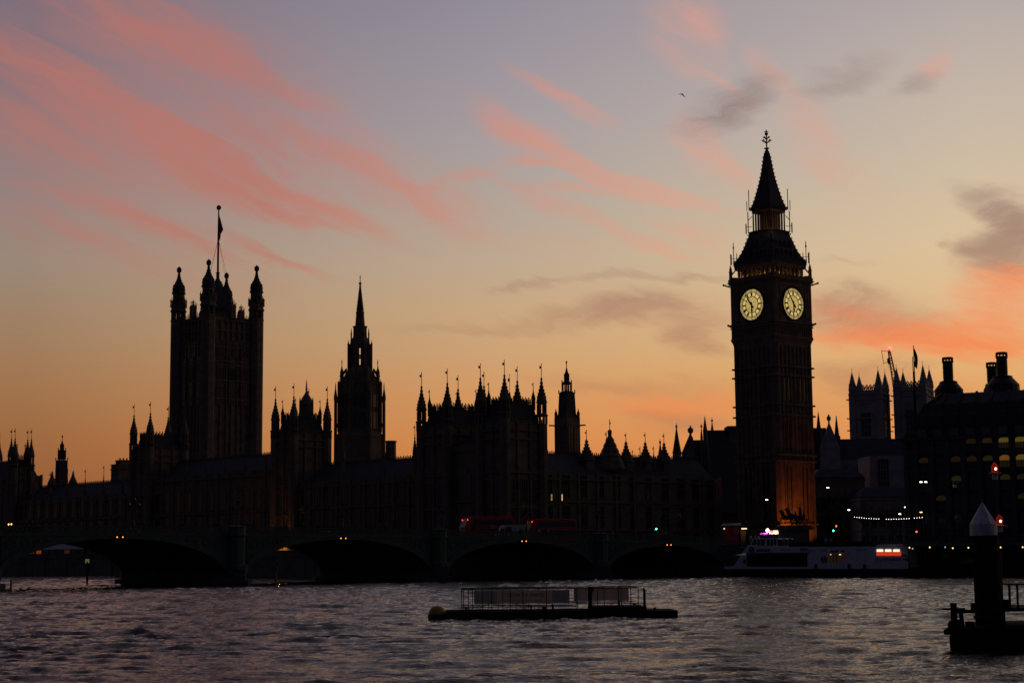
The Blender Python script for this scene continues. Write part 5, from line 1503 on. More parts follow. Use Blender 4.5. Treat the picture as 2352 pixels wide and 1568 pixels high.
# ---------------------------------------------------------------- office block with tall chimneys
def office():
    Yc = 352.0; xc = X(2086, Yc, 1040)
    ang_ = math.atan2(-.46, .888)
    t = thing('office_building', 'huge dark office block with steep roof and tall round chimneys at the right edge', 'building', (xc, Yc, 0), ang_)
    dx = Vector((math.cos(ang_), math.sin(ang_))); O = Vector((xc, Yc))
    def t_at(px, py=1100, n=0.0):
        o = O + Vector((-dx.y, dx.x)) * n; k = ray(px, py).x / ray(px, py).y
        return (k * o.y - o.x) / (dx.x - k * dx.y)
    def z_at(px, py, n=0.0):
        s = t_at(px, py, n); o = O + Vector((-dx.y, dx.x)) * n + dx * s; return Zat(py, o.x, o.y)
    # eaves height from the corner
    ze = z_at(2110, q7(0, 770)[1]); Ln = 78.0; D = 46.0
    zr = z_at(q7(1230, 0)[0], q7(0, 425)[1], 10.0)
    z1 = z_at(*q7(745, 692))
    cols = [t_at(q7(x, 0)[0]) for x in (750, 865, 980, 1095, 1210, 1330, 1450, 1575, 1700, 1825, 1955)]
    step = (cols[7] - cols[0]) / 7
    m = MB().box(0, Ln, 0, D, 0, ze)
    n = int(Ln / step) + 1
    for i in range(n + 1):
        x = (i + .5) * step
        if x < Ln: m.box(x - .6, x + .6, -.9, 0, 0, ze + .2); m.box(x - .35, x + .35, -1.15, -.9, 0, ze - 3)
    for i in range(9): m.box(-.9, 0, i * 5.4 - .5, i * 5.4 + .5, 0, ze + .2)
    for j in range(7): m.box(-.4, Ln, -.45, 0, GZ + 1 + j * 3.9 + 3.0, GZ + 1 + j * 3.9 + 3.7)
    m.box(-1.6, Ln, -1.6, D, ze, ze + .5)
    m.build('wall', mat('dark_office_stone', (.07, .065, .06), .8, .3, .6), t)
    RF = mat('dark_bronze_roof', (.035, .036, .038), .55, .25, .8, metal=.3)
    # roof: steep lower slope, shoulder at the corner, flat ridge
    m = MB(); a, b = z1, zr
    m.prism([(-1.2, -1.2), (Ln, -1.2), (Ln, D), (-1.2, D)], ze + .5, a, [(.2, 1.0), (Ln, 1.0), (Ln, D - 1), (.2, D - 1)])
    m.prism([(.2, 1.0), (Ln, 1.0), (Ln, D - 1), (.2, D - 1)], a, (a + b) / 2 + 1.5, [(2.6, 4.0), (Ln, 4.0), (Ln, D - 5), (2.6, D - 5)])
    m.prism([(2.6, 4.0), (Ln, 4.0), (Ln, D - 5), (2.6, D - 5)], (a + b) / 2 + 1.5, b, [(5.8, 7.5), (Ln, 7.5), (Ln, D - 10), (5.8, D - 10)])
    for i in range(1, n):          # ribs up the slope
        x = i * step
        m.bar((x, 1.0, a), (max(x, 3), 4.0, (a + b) / 2 + 1.6), .5); m.bar((max(x, 3), 4.0, (a + b) / 2 + 1.6), (max(x, 6), 7.5, b + .1), .45)
    m.build('roof', RF, t)
    LY = glow('lit_ceiling', (1, .66, .13), .075); LO = glow('lit_ceiling_orange', (1, .42, .06), .11); LD = glow('faint_ceiling', (1, .6, .25), .010); LM = glow('mid_ceiling', (1, .7, .22), .014)
    rows = [q7(0, y)[1] for y in (775, 922, 1068, 1200, 1330)]
    lit = {(4, 0): LM, (5, 0): LY, (6, 0): LY, (7, 0): LY, (0, 1): LD, (2, 1): LD, (3, 1): LD, (4, 1): LM, (5, 1): LO, (6, 1): LY, (7, 1): LM, (2, 2): LM, (5, 2): LM, (6, 2): LD, (3, 0): LD, (6, 3): LD, (7, 2): LM, (1, 3): LD, (8, 0): LY, (8, 1): LM, (9, 1): LD}
    for i in range(min(n, 15)):
        x = (i + 1.0) * step
        for j in range(6):
            z = ze - 3.9 - j * 3.95 + 1.3 - (.3 if j == 0 else 0)
            w = step * .34
            o = MB().box(-w, w, -.1, .0, 0, 1.9); o = o.build('window', GLASS, t, loc=(x, -.02, z))
            arch = [(-w, 1.95), (w, 1.95), (w, 2.55), (w * .5, 2.95), (0, 3.05), (-w * .5, 2.95), (-w, 2.55)]
            MB().ext(arch, -.12, 0).build('fanlight', lit.get((i, j), GLASS), o)
            if (i, j) in lit: 
                if lit[(i, j)] in (LY, LO): o.material_slots[0].link = 'OBJECT'; o.material_slots[0].material = LD
                m = MB()
                for q in range(5): m.box(-w + q * w * .5 - .05, -w + q * w * .5 + .05, -.16, -.1, 0, 1.9)
                m.build('mullion', DARK, o)
        # dormer
        d = MB().box(-w, w, -1.0, 1.5, ze + .5, ze + 2.5); d.ext([(-w - .15, ze + 2.5), (w + .15, ze + 2.5), (w * .7, ze + 3.3), (-w * .7, ze + 3.3)], -1.1, 2); d = d.build('dormer', RF, t, loc=(x, 0, 0))
        MB().box(-w * .8, w * .8, -1.05, -1.0, ze + .7, ze + 2.2).build('pane', mat('sky_glass', (.05, .07, .09), .2, .1, 2, spec=.6) if i == 0 else bpy.data.materials['sky_glass'], d)
    # chimneys
    for (zx, ztop, zcap, zb, wc, ws, zf1, wf1, zf2, wf2, nn) in ((1049, 165, 193, 330, 41, 36.5, 352, 65, 400, 104, 12.0), (1445, 128, 158, 292, 43, 39, 312, 72, 365, 120, 12.0), (1369, 202, 230, 350, 41, 36, 372, 52, 400, 66, 20.0)):
        px = q7(zx, 0)[0]; s = t_at(px, 900, nn); g = .5485 / 1.7415 / FOC * (O.y + dx.y * s + dx.x * nn)
        H = lambda zy: z_at(px, q7(zx, zy)[1], nn)
        m = MB()
        m.lathe(16, [(wf2 * g, zr - 4), (wf2 * g, H(zf2)), (wf1 * g, H(zf1)), (wf1 * g, H(zf1 - 12)), (ws * g, H(zb)), (ws * g, H(zcap) - .1)])
        for k in range(7): z = H(zcap) + (H(zb) - H(zcap)) * (k + .6) / 8; m.lathe(16, [(ws * g + .06, z - .06), (ws * g + .06, z + .06)])
        for k in range(10):
            a_ = k * math.pi / 5 + .2; m.obox(math.cos(a_) * ws * g, math.sin(a_) * ws * g, H(zcap) - .2, H(ztop) - .2, .25, .25, a_)
        m.lathe(16, [(wc * g, H(zcap) - .25), (wc * g, H(zcap) + .12)]); m.lathe(16, [(wc * g, H(ztop) - .3), (wc * g, H(ztop)), (wc * g * .9, H(ztop) + .1)])
        m.build('chimney', RF, t, loc=(s, nn, 0))
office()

# ---------------------------------------------------------------- winter trees
def tree(x, y, h, seed, lab, grp, spread=.5, zb=GZ, dens=1.0):
    rg = random.Random(seed); t = thing('bare_tree', lab, 'tree', (x, y, zb), rg.uniform(0, 6), grp)
    tr = MB().lathe(8, [(h * .03, 0), (h * .022, h * .1), (h * .018, h * .28)]); cr = MB()
    def grow(p, d, l, w, k):
        q = p + d * l; cr.bar(p, q, w, n=4 if k < 2 else 3)
        if k >= 5: return
        for _ in range(3 if k < 3 else 4):
            v = Vector((rg.gauss(0, 1), rg.gauss(0, 1), rg.gauss(.25, .6))).normalized()
            grow(q if rg.random() < .6 else p + d * l * rg.uniform(.5, .9), (d * .75 + v * spread).normalized(), l * rg.uniform(.62, .82), w * .6, k + 1)
    for i in range(4):
        a = i * 1.57 + rg.uniform(-.4, .4); grow(Vector((0, 0, h * .24)), Vector((math.cos(a) * .45, math.sin(a) * .45, 1)).normalized(), h * .22, h * .016, 0 if dens > .8 else 1)
    tr.build('trunk', BARK, t); cr.build('crown', BARK, t)
for i, (px, py, Y, lab) in enumerate(((95, 1090, 540, 'bare winter tree left of the small far ventilation tower'), (186, 1096, 545, 'bare winter tree right of the small far ventilation tower'),
        (1925, 1130, 425, 'bare tree behind the tallest lamp post right of the clock tower'), (1990, 1128, 430, 'bare tree behind the left half of the string of bulbs'), (2048, 1138, 425, 'bare tree behind the right half of the string of bulbs'))):
    Xw = X(px, Y, py); z = Zat(py, Xw, Y); tree(Xw, Y, (z - GZ) * .98, 20 + i, lab, 'bare winter trees')

# ---------------------------------------------------------------- chariot statue
def statue():
    Y = 323.5; Xc = X(1823, Y, 1200)
    t = thing('statue', 'dark bronze chariot statue with two rearing horses on a granite plinth', 'statue', (Xc, Y, 0), math.pi + R(8))
    zt = Zat(1206.5, Xc, Y)
    m = MB().box(-2.5, 2.5, -1.7, 1.7, 3, zt - .45); m.box(-3.4, 3.4, -2.2, 2.2, zt - .75, zt - .3); m.box(-2.9, 2.9, -1.9, 1.9, zt - .3, zt); m.box(-3.0, 3.0, -2.1, 2.1, 3, GZ + .8)
    m.build('plinth', GRANITE, t)
    def horse(ox, oy, hd):
        n = [(0, 0, 1.5, .36), (.75, 0, 1.42, .42), (1.45, 0, 1.68, .42), (1.75, 0, 2.05, .3), (1.95, 0, 2.5, .22), (2.05, 0, 2.88, .17), (2.3, 0, 2.8, .13), (2.62, 0, 2.5, .09)]
        e = [(i, i + 1) for i in range(7)]
        def ch(r, pts):
            k = r
            for p in pts: n.append(p); e.append((k, len(n) - 1)); k = len(n) - 1
        for sy in (-1, 1):
            ch(0, [(.1, sy * .24, 1.1, .22), (.2, sy * .26, .85, .14), (-.2, sy * .26, .5, .08), (-.02, sy * .26, .14, .06), (.1, sy * .26, .03, .075)])
            ch(2, [(1.6, sy * .26, 1.25, .15), (2.15 + .15 * sy, sy * .27, 1.55, .085), (2.2 + .2 * sy, sy * .27, 1.15, .06), (2.05 + .2 * sy, sy * .27, .95, .07)])
        ch(0, [(-.35, 0, 1.5, .1), (-.65, 0, 1.15, .12), (-.75, 0, .6, .04)])
        ch(5, [(2.0, .08, 3.05, .05), (2.0, .09, 3.16, .02)])
        n = [(x + ox, y + oy, z + hd + zt, *r) for x, y, z, *r in n]
        skinned('horse', n, e, BRONZE, t, 1, 1)
        mm = MB()
        for i in range(8): f = i / 7; mm.bar((ox + 1.55 + .38 * f, oy, zt + hd + 2.2 + .75 * f), (ox + 1.3 + .42 * f, oy, zt + hd + 2.3 + .72 * f), .16)
        mm.build('mane', BRONZE, t)
    horse(.2, -.75, .0); horse(-.5, .65, .3)
    n = [(0, 0, .9, .36), (0, 0, 1.3, .27), (0, 0, 1.62, .3, .22), (0, 0, 1.84, .08), (0, 0, 1.93, .075), (.02, 0, 2.08, .16), (.0, 0, 2.25, .12), (-.05, 0, .3, .55), (-.08, 0, -.3, .62)]
    e = [(0, 1), (1, 2), (2, 3), (3, 4), (4, 5), (5, 6), (0, 7), (7, 8)]
    def ch(r, pts):
        k = r
        for p in pts: n.append(p); e.append((k, len(n) - 1)); k = len(n) - 1
    ch(2, [(.02, -.3, 1.6, .1), (.35, -.42, 1.72, .07), (.7, -.42, 1.95, .05), (.8, -.42, 2.02, .05)])
    ch(2, [(.0, .3, 1.6, .1), (.1, .5, 1.35, .07), (-.05, .5, 1.65, .05), (-.05, .48, 1.74, .05)])
    n = [(x - 1.35, y, z * 1.22 + zt + 1.35, *r) for x, y, z, *r in n]
    skinned('charioteer', n, e, BRONZE, t, 1, 0)
    MB().bar((-.3, -.42, zt + 3.6), (.5, -.42, zt + 4.35), .07).build('spear', BRONZE, t)
    for sy, dx_ in ((-1, -.75), (1, -1.95)):
        n = [(dx_, sy * .7, zt + 1.4, .26), (dx_ + .1, sy * .72, zt + 1.85, .2), (dx_ + .12, sy * .74, zt + 2.3, .2, .15), (dx_ + .15, sy * .74, zt + 2.52, .07), (dx_ + .18, sy * .74, zt + 2.72, .14), (dx_ + .17, sy * .74, zt + 2.84, .09),
             (dx_ + .35, sy * .95, zt + 2.2, .08), (dx_ + .5, sy * .95, zt + 1.9, .05), (dx_ - .1, sy * .5, zt + 2.1, .08), (dx_ - .3, sy * .5, zt + 1.8, .05), (dx_ + .35, sy * .7, zt + 1.3, .2)]
        skinned('crouching_daughter', n, [(0, 1), (1, 2), (2, 3), (3, 4), (4, 5), (2, 6), (6, 7), (2, 8), (8, 9), (0, 10)], BRONZE, t, 1, 0)
    m = MB().ext([(-2.7, zt + .95), (-.35, zt + .95), (-.2, zt + 1.7), (-.45, zt + 1.75), (-.6, zt + 1.25), (-2.45, zt + 1.2), (-2.85, zt + 1.3)], -.85, .85)
    m.bar((-.4, 0, zt + 1.0), (1.6, 0, zt + 1.35), .14); m.build('chariot', BRONZE, t)
    for x, r in ((-1.95, .52), (-.6, .5)):
        for y in (-1.0, 1.0):
            m = MB()
            for q in range(16): m.bar((r * math.cos(q * math.pi / 8), 0, r * math.sin(q * math.pi / 8)), (r * math.cos((q + 1) * math.pi / 8), 0, r * math.sin((q + 1) * math.pi / 8)), .13)
            for q in range(8): m.bar((0, 0, 0), (r * math.cos(q * math.pi / 4), 0, r * math.sin(q * math.pi / 4)), .07)
            m.lathe(8, [(.12, -.1), (.12, .1)]); m.build('chariot_wheel', BRONZE, t, loc=(x, y, zt + r))
statue()

# ---------------------------------------------------------------- kiosks by the bridge foot
q11 = lambda zx, zy: ((2820 + .1595 * zx) / 1.7415, (2080 + .1595 * zy) / 1.7415)
def kiosk():
    Y = 333; xa, xb = X(q11(470, 0)[0], Y), X(q11(870, 0)[0], Y); t = thing('kiosk', 'dark red souvenir kiosk with pale roof and a lit side counter', 'kiosk', ((xa + xb) / 2, Y, 0))
    w = (xb - xa) / 2; H = lambda zy: Zat(q11(0, zy)[1], xa, Y)
    MB().box(-w + .2, w - .2, 0, 3, 0, H(150)).build('booth', mat('kiosk_red', (.25, .02, .02), .6, .3, 2), t)
    MB().ext([(-w - .2, H(130)), (w + .2, H(130)), (w + .2, H(70)), (-w + .2, H(75))], -.5, 3.2).build('roof', CREAM, t)
    x1 = X(q11(890, 0)[0], Y) - (xa + xb) / 2; x2 = X(q11(1060, 0)[0], Y) - (xa + xb) / 2
    m = MB().box(x1 - .1, x2 + .1, -.2, 3, H(190), H(150)); m.box(x1 - .1, x1, 0, 3, GZ, H(150)); m.box(x2, x2 + .15, 0, 3, GZ, H(150)); m.box(x1, x2, 2.8, 3, GZ, H(150)); m.build('counter_booth', BLACK, t)
    MB().box(x1 + .2, x2 - .1, .1, .4, H(222), H(198)).build('strip_light', glow('warm_strip', (1, .62, .35), 2.0), t)
    MB().box(x1 + .05, x2 - .1, 1.6, 1.7, GZ + .3, H(240)).build('display_shelf', mat('goods', (.35, .28, .2), .8, .8, 9), t)
    MB().box(X(q11(460, 0)[0], Y) - (xa + xb) / 2, X(q11(485, 0)[0], Y) - (xa + xb) / 2, -.3, -.1, H(214), H(200)).build('end_light', glow('warm_end', (1, .8, .5), 3), t)
    r_ = MB()
    for q in range(14): a0, a1 = q * math.pi / 7, (q + 1) * math.pi / 7; r_.bar((w * .55 + .38 * math.cos(a0), -.03, H(270) + .38 * math.sin(a0)), (w * .55 + .38 * math.cos(a1), -.03, H(270) + .38 * math.sin(a1)), .07)
    r_.build('round_emblem', CREAM, t)
kiosk()
def stall():
    Y = 330; xa, xb = X(q11(1600, 0)[0], Y), X(q11(1835, 0)[0], Y); t = thing('stall', 'brightly lit snack stall left of the statue plinth', 'stall', (xa, Y, 0))
    w = xb - xa; H = lambda zy: Zat(q11(0, zy)[1], xa, Y)
    m = MB().box(-.1, w, 1.8, 2, 3, H(225)); m.box(-.1, 0, 0, 2, 3, H(225)); m.box(-.2, w + .1, -.5, 2.1, H(245), H(225)); m.box(-.1, w, 0, 2, 3, H(385)); m.build('booth', BLACK, t)
    MB().box(0, w * .42, -.1, .1, H(300), H(255)).build('lit_menu', glow('menu_red', (1, .28, .14), 1.3), t)
    MB().box(w * .46, w * .95, -.1, .1, H(345), H(252)).build('lit_hatch', glow('hatch_white', (1, .8, .5), 1.5), t)
    for i in range(5): MB().ball((w * (.1 + .2 * i), -.2, H(315 + 12 * (i % 2))), .14, 6, 4).build('hanging_bulb', glow('bulb_%d' % i, ((1, .5, .3), (1, .9, .7))[i % 2], 4), t)
    l = MB().ball((X(q11(1560, 0)[0], Y) - xa, -.3, H(252)), .33, 8, 6); l.bar((X(q11(1560, 0)[0], Y) - xa, -.1, H(250)), (.1, .1, H(240)), .06); l.build('spotlight', glow('spot_white', (1, .95, .85), 12), t)
stall()
Y = 331; m = MB(); xa = X(q11(1390, 0)[0], Y)
t = thing('rickshaw', 'pedicab lit with purple lights left of the snack stall', 'rickshaw', (xa, Y, 0))
H = lambda zy: Zat(q11(0, zy)[1], xa, Y)
zz = H(420)
m = MB().ext([(0.1, zz + .4), (1.7, zz + .4), (1.8, H(335)), (1.5, H(322)), (.2, H(322)), (-.05, H(345))], .1, 1.0); m.build('cab', mat('cab', (.25, .05, .3), .6, .2, 2), t)
MB().path([(-.05, .05, H(350)), (.15, .05, H(325)), (.5, .05, H(330))], .16).build('light_tube', glow('magenta', (1, .1, .6), 1.2), t)
MB().path([(.6, .05, H(330)), (1.2, .05, H(325)), (1.75, .05, H(335)), (1.8, .05, H(352))], .16).build('light_tube', LAMPP, t)
for x in (.4, 1.5):
    m = MB()
    for q in range(12): m.bar((x + .32 * math.cos(q * .5236), 0, zz + .32 + .32 * math.sin(q * .5236)), (x + .32 * math.cos((q + 1) * .5236), 0, zz + .32 + .32 * math.sin((q + 1) * .5236)), .06)
    m.build('wheel', BLACK, t)
for px, yy, ctc, lab in ((1723, 329, 3, 'person in a pale coat standing just right of the red kiosk'), (1733, 330, 1, 'dark person between the kiosk and the purple pedicab'), (1741, 329.5, 3, 'person in a pale coat just left of the purple pedicab'),
        (1771, 328.2, 2, 'dark person at the left end of the lit snack stall'), (1779, 328.5, 1, 'dark person before the middle of the lit snack stall'), (1785, 328, 0, 'dark person at the right end of the lit snack stall'), (1792, 326, 0, 'dark person beside the statue plinth')):
    Xw = X(px, yy); person(Xw, yy, Zat(1234, Xw, yy) - 1.2, rp_.uniform(0, 6), rp_.choice((0, 1)), lab, 'people by the stalls', ctc)

# ---------------------------------------------------------------- excursion boat moored at the embankment
BOFF = -9.0                                   # its river side stands this far out from the wall
EA = math.atan2(EB.y, EB.x)
def eb_t(px, py, n):
    o = BR_O + EBN * n; k = ray(px, py).x / ray(px, py).y
    return (k * o.y - o.x) / (EB.x - k * EB.y)
q10 = lambda zx, zy: ((2840 + .3656 * zx) / 1.7415, (2050 + .3656 * zy) / 1.7415)
def excursion_boat():
    t0 = eb_t(*q10(110, 600), BOFF); o0 = emb(t0, BOFF)
    t = thing('river_boat', 'white excursion boat with navy hull moored by the embankment wall', 'boat', (o0.x, o0.y, 0), EA)
    def c(zx, zy):                            # side elevation: survey point -> (along, up)
        px, py = q10(zx, zy); s = eb_t(px, py, BOFF); p = emb(s, BOFF); return s - t0, Zat(py, p.x, p.y)
    W = 7.5
    zb = c(1200, 618)[1]; L_ = c(2165, 600)[0]
    m = MB().ext([(0, -.6), (L_, -.6), (L_ + .3, zb), (-.1, zb)], 0, W)
    m = MB(); vs = []; N_ = 24
    for j, (z, k) in enumerate(((-.7, .75), (.3, .95), (zb, 1.0))):
        row = []
        for i in range(N_ + 1):
            f = i / N_; x = -.2 + (L_ + .5) * f
            w = W / 2 * min(1, (f / .14) ** .55 if f < .14 else 1) * k
            row.append((x + (0 if j == 2 else (.5 if i == 0 else 0)), W / 2 - w, z))
        vs += row + [(x, W - y, z) for x, y, z in row]
    S_ = N_ + 1; fs = []
    for j in range(2):
        for i in range(N_):
            a, b = j * 2 * S_ + i, (j + 1) * 2 * S_ + i
            fs += [(a, a + 1, b + 1, b), (a + S_ + 1, a + S_, b + S_, b + S_ + 1)]
        fs.append((j * 2 * S_ + N_, j * 2 * S_ + N_ + S_, (j + 1) * 2 * S_ + N_ + S_, (j + 1) * 2 * S_ + N_)); fs.append((j * 2 * S_ + S_, j * 2 * S_, (j + 1) * 2 * S_, (j + 1) * 2 * S_ + S_))
    tp = 4 * S_
    for i in range(N_): fs.append((tp + i, tp + i + 1, tp + S_ + i + 1, tp + S_ + i))
    m.add(vs, fs); m.build('hull', NAVY, t)
    up = [c(148, 614), c(148, 584), c(237, 582), c(262, 560), c(398, 352), c(690, 362), c(700, 372), c(1800, 366), c(1812, 346), c(2150, 350), c(2166, 612)]
    n0 = .35
    MB().ext(up, n0, W - n0).build('superstructure', WHITE, t)
    e = n0 - .03
    def panel(nm, pts, mt, d=.0, par=t, th=.03):
        return MB().ext([c(*p) for p in pts], e - d - th, e - d).build(nm, mt, par)
    panel('saloon_window', [(395, 585), (1055, 587), (1055, 447), (395, 458)], GLASS)
    for k in range(3): panel('louvre', [(500, 424 - k * 12), (652, 424 - k * 12), (652, 418 - k * 12), (500, 418 - k * 12)], BLACK)
    for k in range(3): panel('louvre', [(972, 414 - k * 11), (1060, 414 - k * 11), (1060, 408 - k * 11), (972, 408 - k * 11)], BLACK)
    panel('canopy_band', [(390, 455), (1055, 445), (1080, 430), (395, 436)], mat('grey_band', (.12, .13, .15), .5, .1, 1), .02, t, .25)
    panel('door', [(345, 603), (385, 603), (388, 478), (350, 478)], CREAM, .01)
    panel('door_arrow', [(346, 530), (382, 500), (382, 567)], NAVY, .05)
    panel('stair_window', [(1275, 540), (1415, 540), (1500, 447), (1275, 447)], glow('warm_cabin', (1, .5, .14), .012))
    for x, w in ((1312, 14), (1414, 20)): panel('cabin_lamp', [(x - w / 2, 459), (x + w / 2, 459), (x + w / 2, 452), (x - w / 2, 452)], glow('cabin_lamp_%d' % x, (1, .75, .45), 2.2 if x > 1400 else 1.0), .04)
    for x in (1340, 1375): panel('mullion', [(x, 540), (x + 7, 540), (x + 7, 447), (x, 447)], BLACK, .04)
    panel('red_board', [(1308, 432), (1398, 430), (1398, 410), (1308, 412)], mat('dull_red', (.12, .02, .03), .5, .1, 1)); panel('red_board', [(1415, 430), (1462, 429), (1462, 409), (1415, 410)], bpy.data.materials['dull_red'])
    for x in (1812, 1902, 1992):
        panel('lit_window', [(x, 468), (x + 88, 468), (x + 88, 424), (x, 424)], glow('red_blind_%d' % x, (1, .07, .02), .55), .01)
        panel('strip_lamp', [(x + 5, 424), (x + 72, 424), (x + 72, 400), (x + 5, 400)], glow('white_strip_%d' % x, (1, .82, .55), 1.5), .04)
    for k in range(2): panel('window_slot', [(1068 + k * 125, 415), (1140 + k * 120, 414), (1140 + k * 120, 408), (1068 + k * 125, 409)], BLACK)
    for x in (1152, 1515, 1685):
        m = MB(); a, b = c(x, 610), c(x, 560); m.bar((a[0], e - .2, a[1]), (b[0], e - .2, b[1]), .45, n=8); m.build('fender', BLACK, t)
    # round emblems
    for x, y, r in ((1235, 508, .55), (445, 408, .5)):
        a, z = c(x, y); m = MB()
        for q in range(14): t_, u_ = q * math.pi / 7, (q + 1) * math.pi / 7; m.bar((a + r * math.cos(t_), e - .03, z + r * math.sin(t_)), (a + r * math.cos(u_), e - .03, z + r * math.sin(u_)), .13)
        m.bar((a - r, e - .04, z), (a + r, e - .04, z), .2); m.bar((a - r * .4, e - .04, z - r * .5), (a + r * .5, e - .04, z + r * .55), .12)
        m.build('round_emblem', NAVY, t)
    a, z = c(1790, 532); b, _ = c(1885, 532); d, _ = c(2075, 532)
    sz = (c(1790, 482)[1] - z) * 1.35
    o1 = text('city', sz, mat('light_blue', (.12, .22, .45), .5, .1, 1), t, (a, e - .02, z + .12), name='lettering')
    o2 = text('cruises', sz, mat('ink_blue', (.02, .03, .10), .5, .1, 1), t, (b, e - .02, z + .12), name='lettering')
    for o_, w in ((o1, b - a - .1), (o2, d - b)):
        o_.scale[0] = w / max(.1, o_.dimensions.x)
    a, z = c(2090, 528); m = MB()
    m.path([(a, e - .03, z + 1.0), (a + .9, e - .03, z + .95), (a + 1.2, e - .03, z + .3)], .16); m.path([(a + .2, e - .03, z + .35), (a + .9, e - .03, z + .35), (a + 1.3, e - .03, z)], .16); m.build('logo_mark', NAVY, t)
    a, z = c(755, 412); text('citycruises', .55, bpy.data.materials['light_blue'], t, (a, e - .02, z), name='lettering')
    a, z = c(1580, 412); text('citycruises', .5, bpy.data.materials['light_blue'], t, (a, e - .02, z), name='lettering')
    # wheelhouse
    m = MB(); r0 = [c(418, 290), c(430, 274), c(700, 276), c(712, 289)]
    m.ext(r0, 1.2, W - 1.2); m.build('wheelhouse_roof', mat('pale_blue_roof', (.5, .58, .68), .4, .1, 1), t)
    m = MB()
    for (xa, ya, xb, yb, w) in ((405, 352, 428, 290, .16), (470, 353, 472, 288, .14), (508, 354, 511, 288, .14), (570, 360, 573, 288, .3), (615, 358, 616, 288, .12), (652, 360, 652, 288, .12), (690, 362, 690, 288, .14)):
        for y in (1.3, W - 1.3):
            a, b = c(xa, ya), c(xb, yb); m.bar((a[0], y, a[1]), (b[0], y, b[1]), w)
    m.build('wheelhouse_posts', WHITE, t)
    a0, z0 = c(402, 355); a1, z1 = c(692, 355); _, z2 = c(500, 289)
    MB().box(a0 + 1.0, a1 - .8, 1.5, W - 1.5, z0 - .1, z2).build('wheelhouse_glass', GLASS, t)
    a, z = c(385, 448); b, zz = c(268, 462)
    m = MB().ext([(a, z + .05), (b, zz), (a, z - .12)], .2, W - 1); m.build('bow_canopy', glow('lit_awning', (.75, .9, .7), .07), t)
    m = MB()
    for y in (n0 + .1, W - n0 - .1):
        pts = [c(x, 346)[0] for x in range(760, 1800, 80)]
        zt = c(1200, 348)[1]; zb_ = c(1200, 366)[1]
        for x in pts: m.bar((x, y, zb_ - .1), (x, y, zt + .35), .05)
        m.bar((pts[0], y, zt + .35), (pts[-1], y, zt + .35), .06); m.bar((pts[0], y, (zt + zb_) / 2), (pts[-1], y, (zt + zb_) / 2), .05)
    m.build('deck_railing', DARK, t)
    m = MB()
    for k in range(8):
        x = c(820 + k * 110, 366)[0]; m.box(x, x + 1.6, 1.6, W - 1.6, zb_ - .1, zb_ + .42); m.box(x, x + .1, 1.6, W - 1.6, zb_ + .4, zb_ + .85)
    m.build('deck_seats', BLACK, t)
    return t, c
BOAT, bc = excursion_boat()
for zx, zy, ctc, lab in ((1175, 360, 3, 'person in pale coat standing on the boat deck, left of a pair'), (1230, 360, 3, 'person in pale coat standing on the boat deck, right of a pair'), (712, 352, 3, 'person standing just behind the boat wheelhouse'), (783, 360, 1, 'person in brown coat near the front of the boat deck')):
    a, z = bc(zx, zy); p = Vector((BOAT.location.x, BOAT.location.y)) + EB * a + EBN * 3.0
    person(p.x, p.y, z - .15, EA + R(200), 0, lab, 'people on the boat deck', ctc)

# ---------------------------------------------------------------- embankment pier beyond the boat
def boat_pier():
    n = -10.0; q4 = lambda zx, zy: ((3640 + .1939 * zx) / 1.7415, (2120 + .1939 * zy) / 1.7415)
    t0 = eb_t(*q4(-40, 600), n); o0 = emb(t0, n)
    t = thing('floating_pier', 'long low floating pier with flat roof and row of tiny lamps, right of the boat', 'pier', (o0.x, o0.y, 0), EA)
    def c(zx, zy): px, py = q4(zx, zy); s = eb_t(px, py, n); p = emb(s, n); return s - t0, Zat(py, p.x, p.y)
    L_ = c(2900, 600)[0]; zr = c(1000, 262)[1]; zr2 = c(1000, 318)[1]; zd = c(1000, 760)[1]
    MB().box(0, L_, 0, 8, -.8, zd).build('pontoon', BLACK, t)
    m = MB().box(-.5, L_, -.3, 8.3, zr2, zr - .25); m.box(-.7, L_, -.5, 8.5, zr - .25, zr); m.build('roof', mat('grey_roof', (.14, .15, .16), .6, .2, 1), t)
    k = 0
    while k * 3.2 < L_:
        MB().bar((k * 3.2, .3, zd), (k * 3.2, .3, zr2), .16).build('post', DARK, t); k += 1
    m = MB().box(.1, L_ - .1, 3.9, 4.1, zd, zr2); m.build('back_screen', BLACK, t)
    m = MB()
    for z in (.5, .8, 1.1): m.bar((0, .1, zd + z), (L_, .1, zd + z), .05)
    for i in range(int(L_ / 1.6)): m.bar((i * 1.6, .1, zd), (i * 1.6, .1, zd + 1.1), .05)
    m.build('railing', DARK, t)
    LT = glow('pier_lamp', (1, .62, .2), 2.4); LWt = glow('pier_lamp_white', (.9, .95, 1), .5)
    for zx, zy, mt in ((-5, 355, LT), (413, 350, LT), (887, 366, LT), (1210, 356, LT), (1560, 352, LT), (1875, 350, LT), (2330, 346, LT), (60, 374, LWt), (730, 347, LWt)):
        a, z = c(zx, zy); MB().ball((a, -.1, z), .13, 6, 4).build('lamp', mt, t)
    for zx, zy, w in ((1080, 645, .35), (1215, 635, .75), (735, 520, .4)):
        a, z = c(zx, zy); MB().box(a - w, a + w, -.02, .08, z - .35, z + .35).build('notice_board', mat('notice', (.10, .10, .10), .6, .2, 2) if 'notice' not in bpy.data.materials else bpy.data.materials['notice'], t)
boat_pier()
for px, py, lab in ((2306.7, 1241.3, 'small bright lamp on the embankment right of the white-capped pile, lower one'), (2347.8, 1234.6, 'small bright lamp on the embankment at the right border'), (2222, 1231, 'small warm lamp on the embankment left of the white-capped pile')):
    Y = 292 if px > 2250 else 296
    if px > 2250: mast(px, py, Y, lab, base=4, r=.15, lampm=glow('bank_lamp_%d' % px, (1, .7, .3), 5))
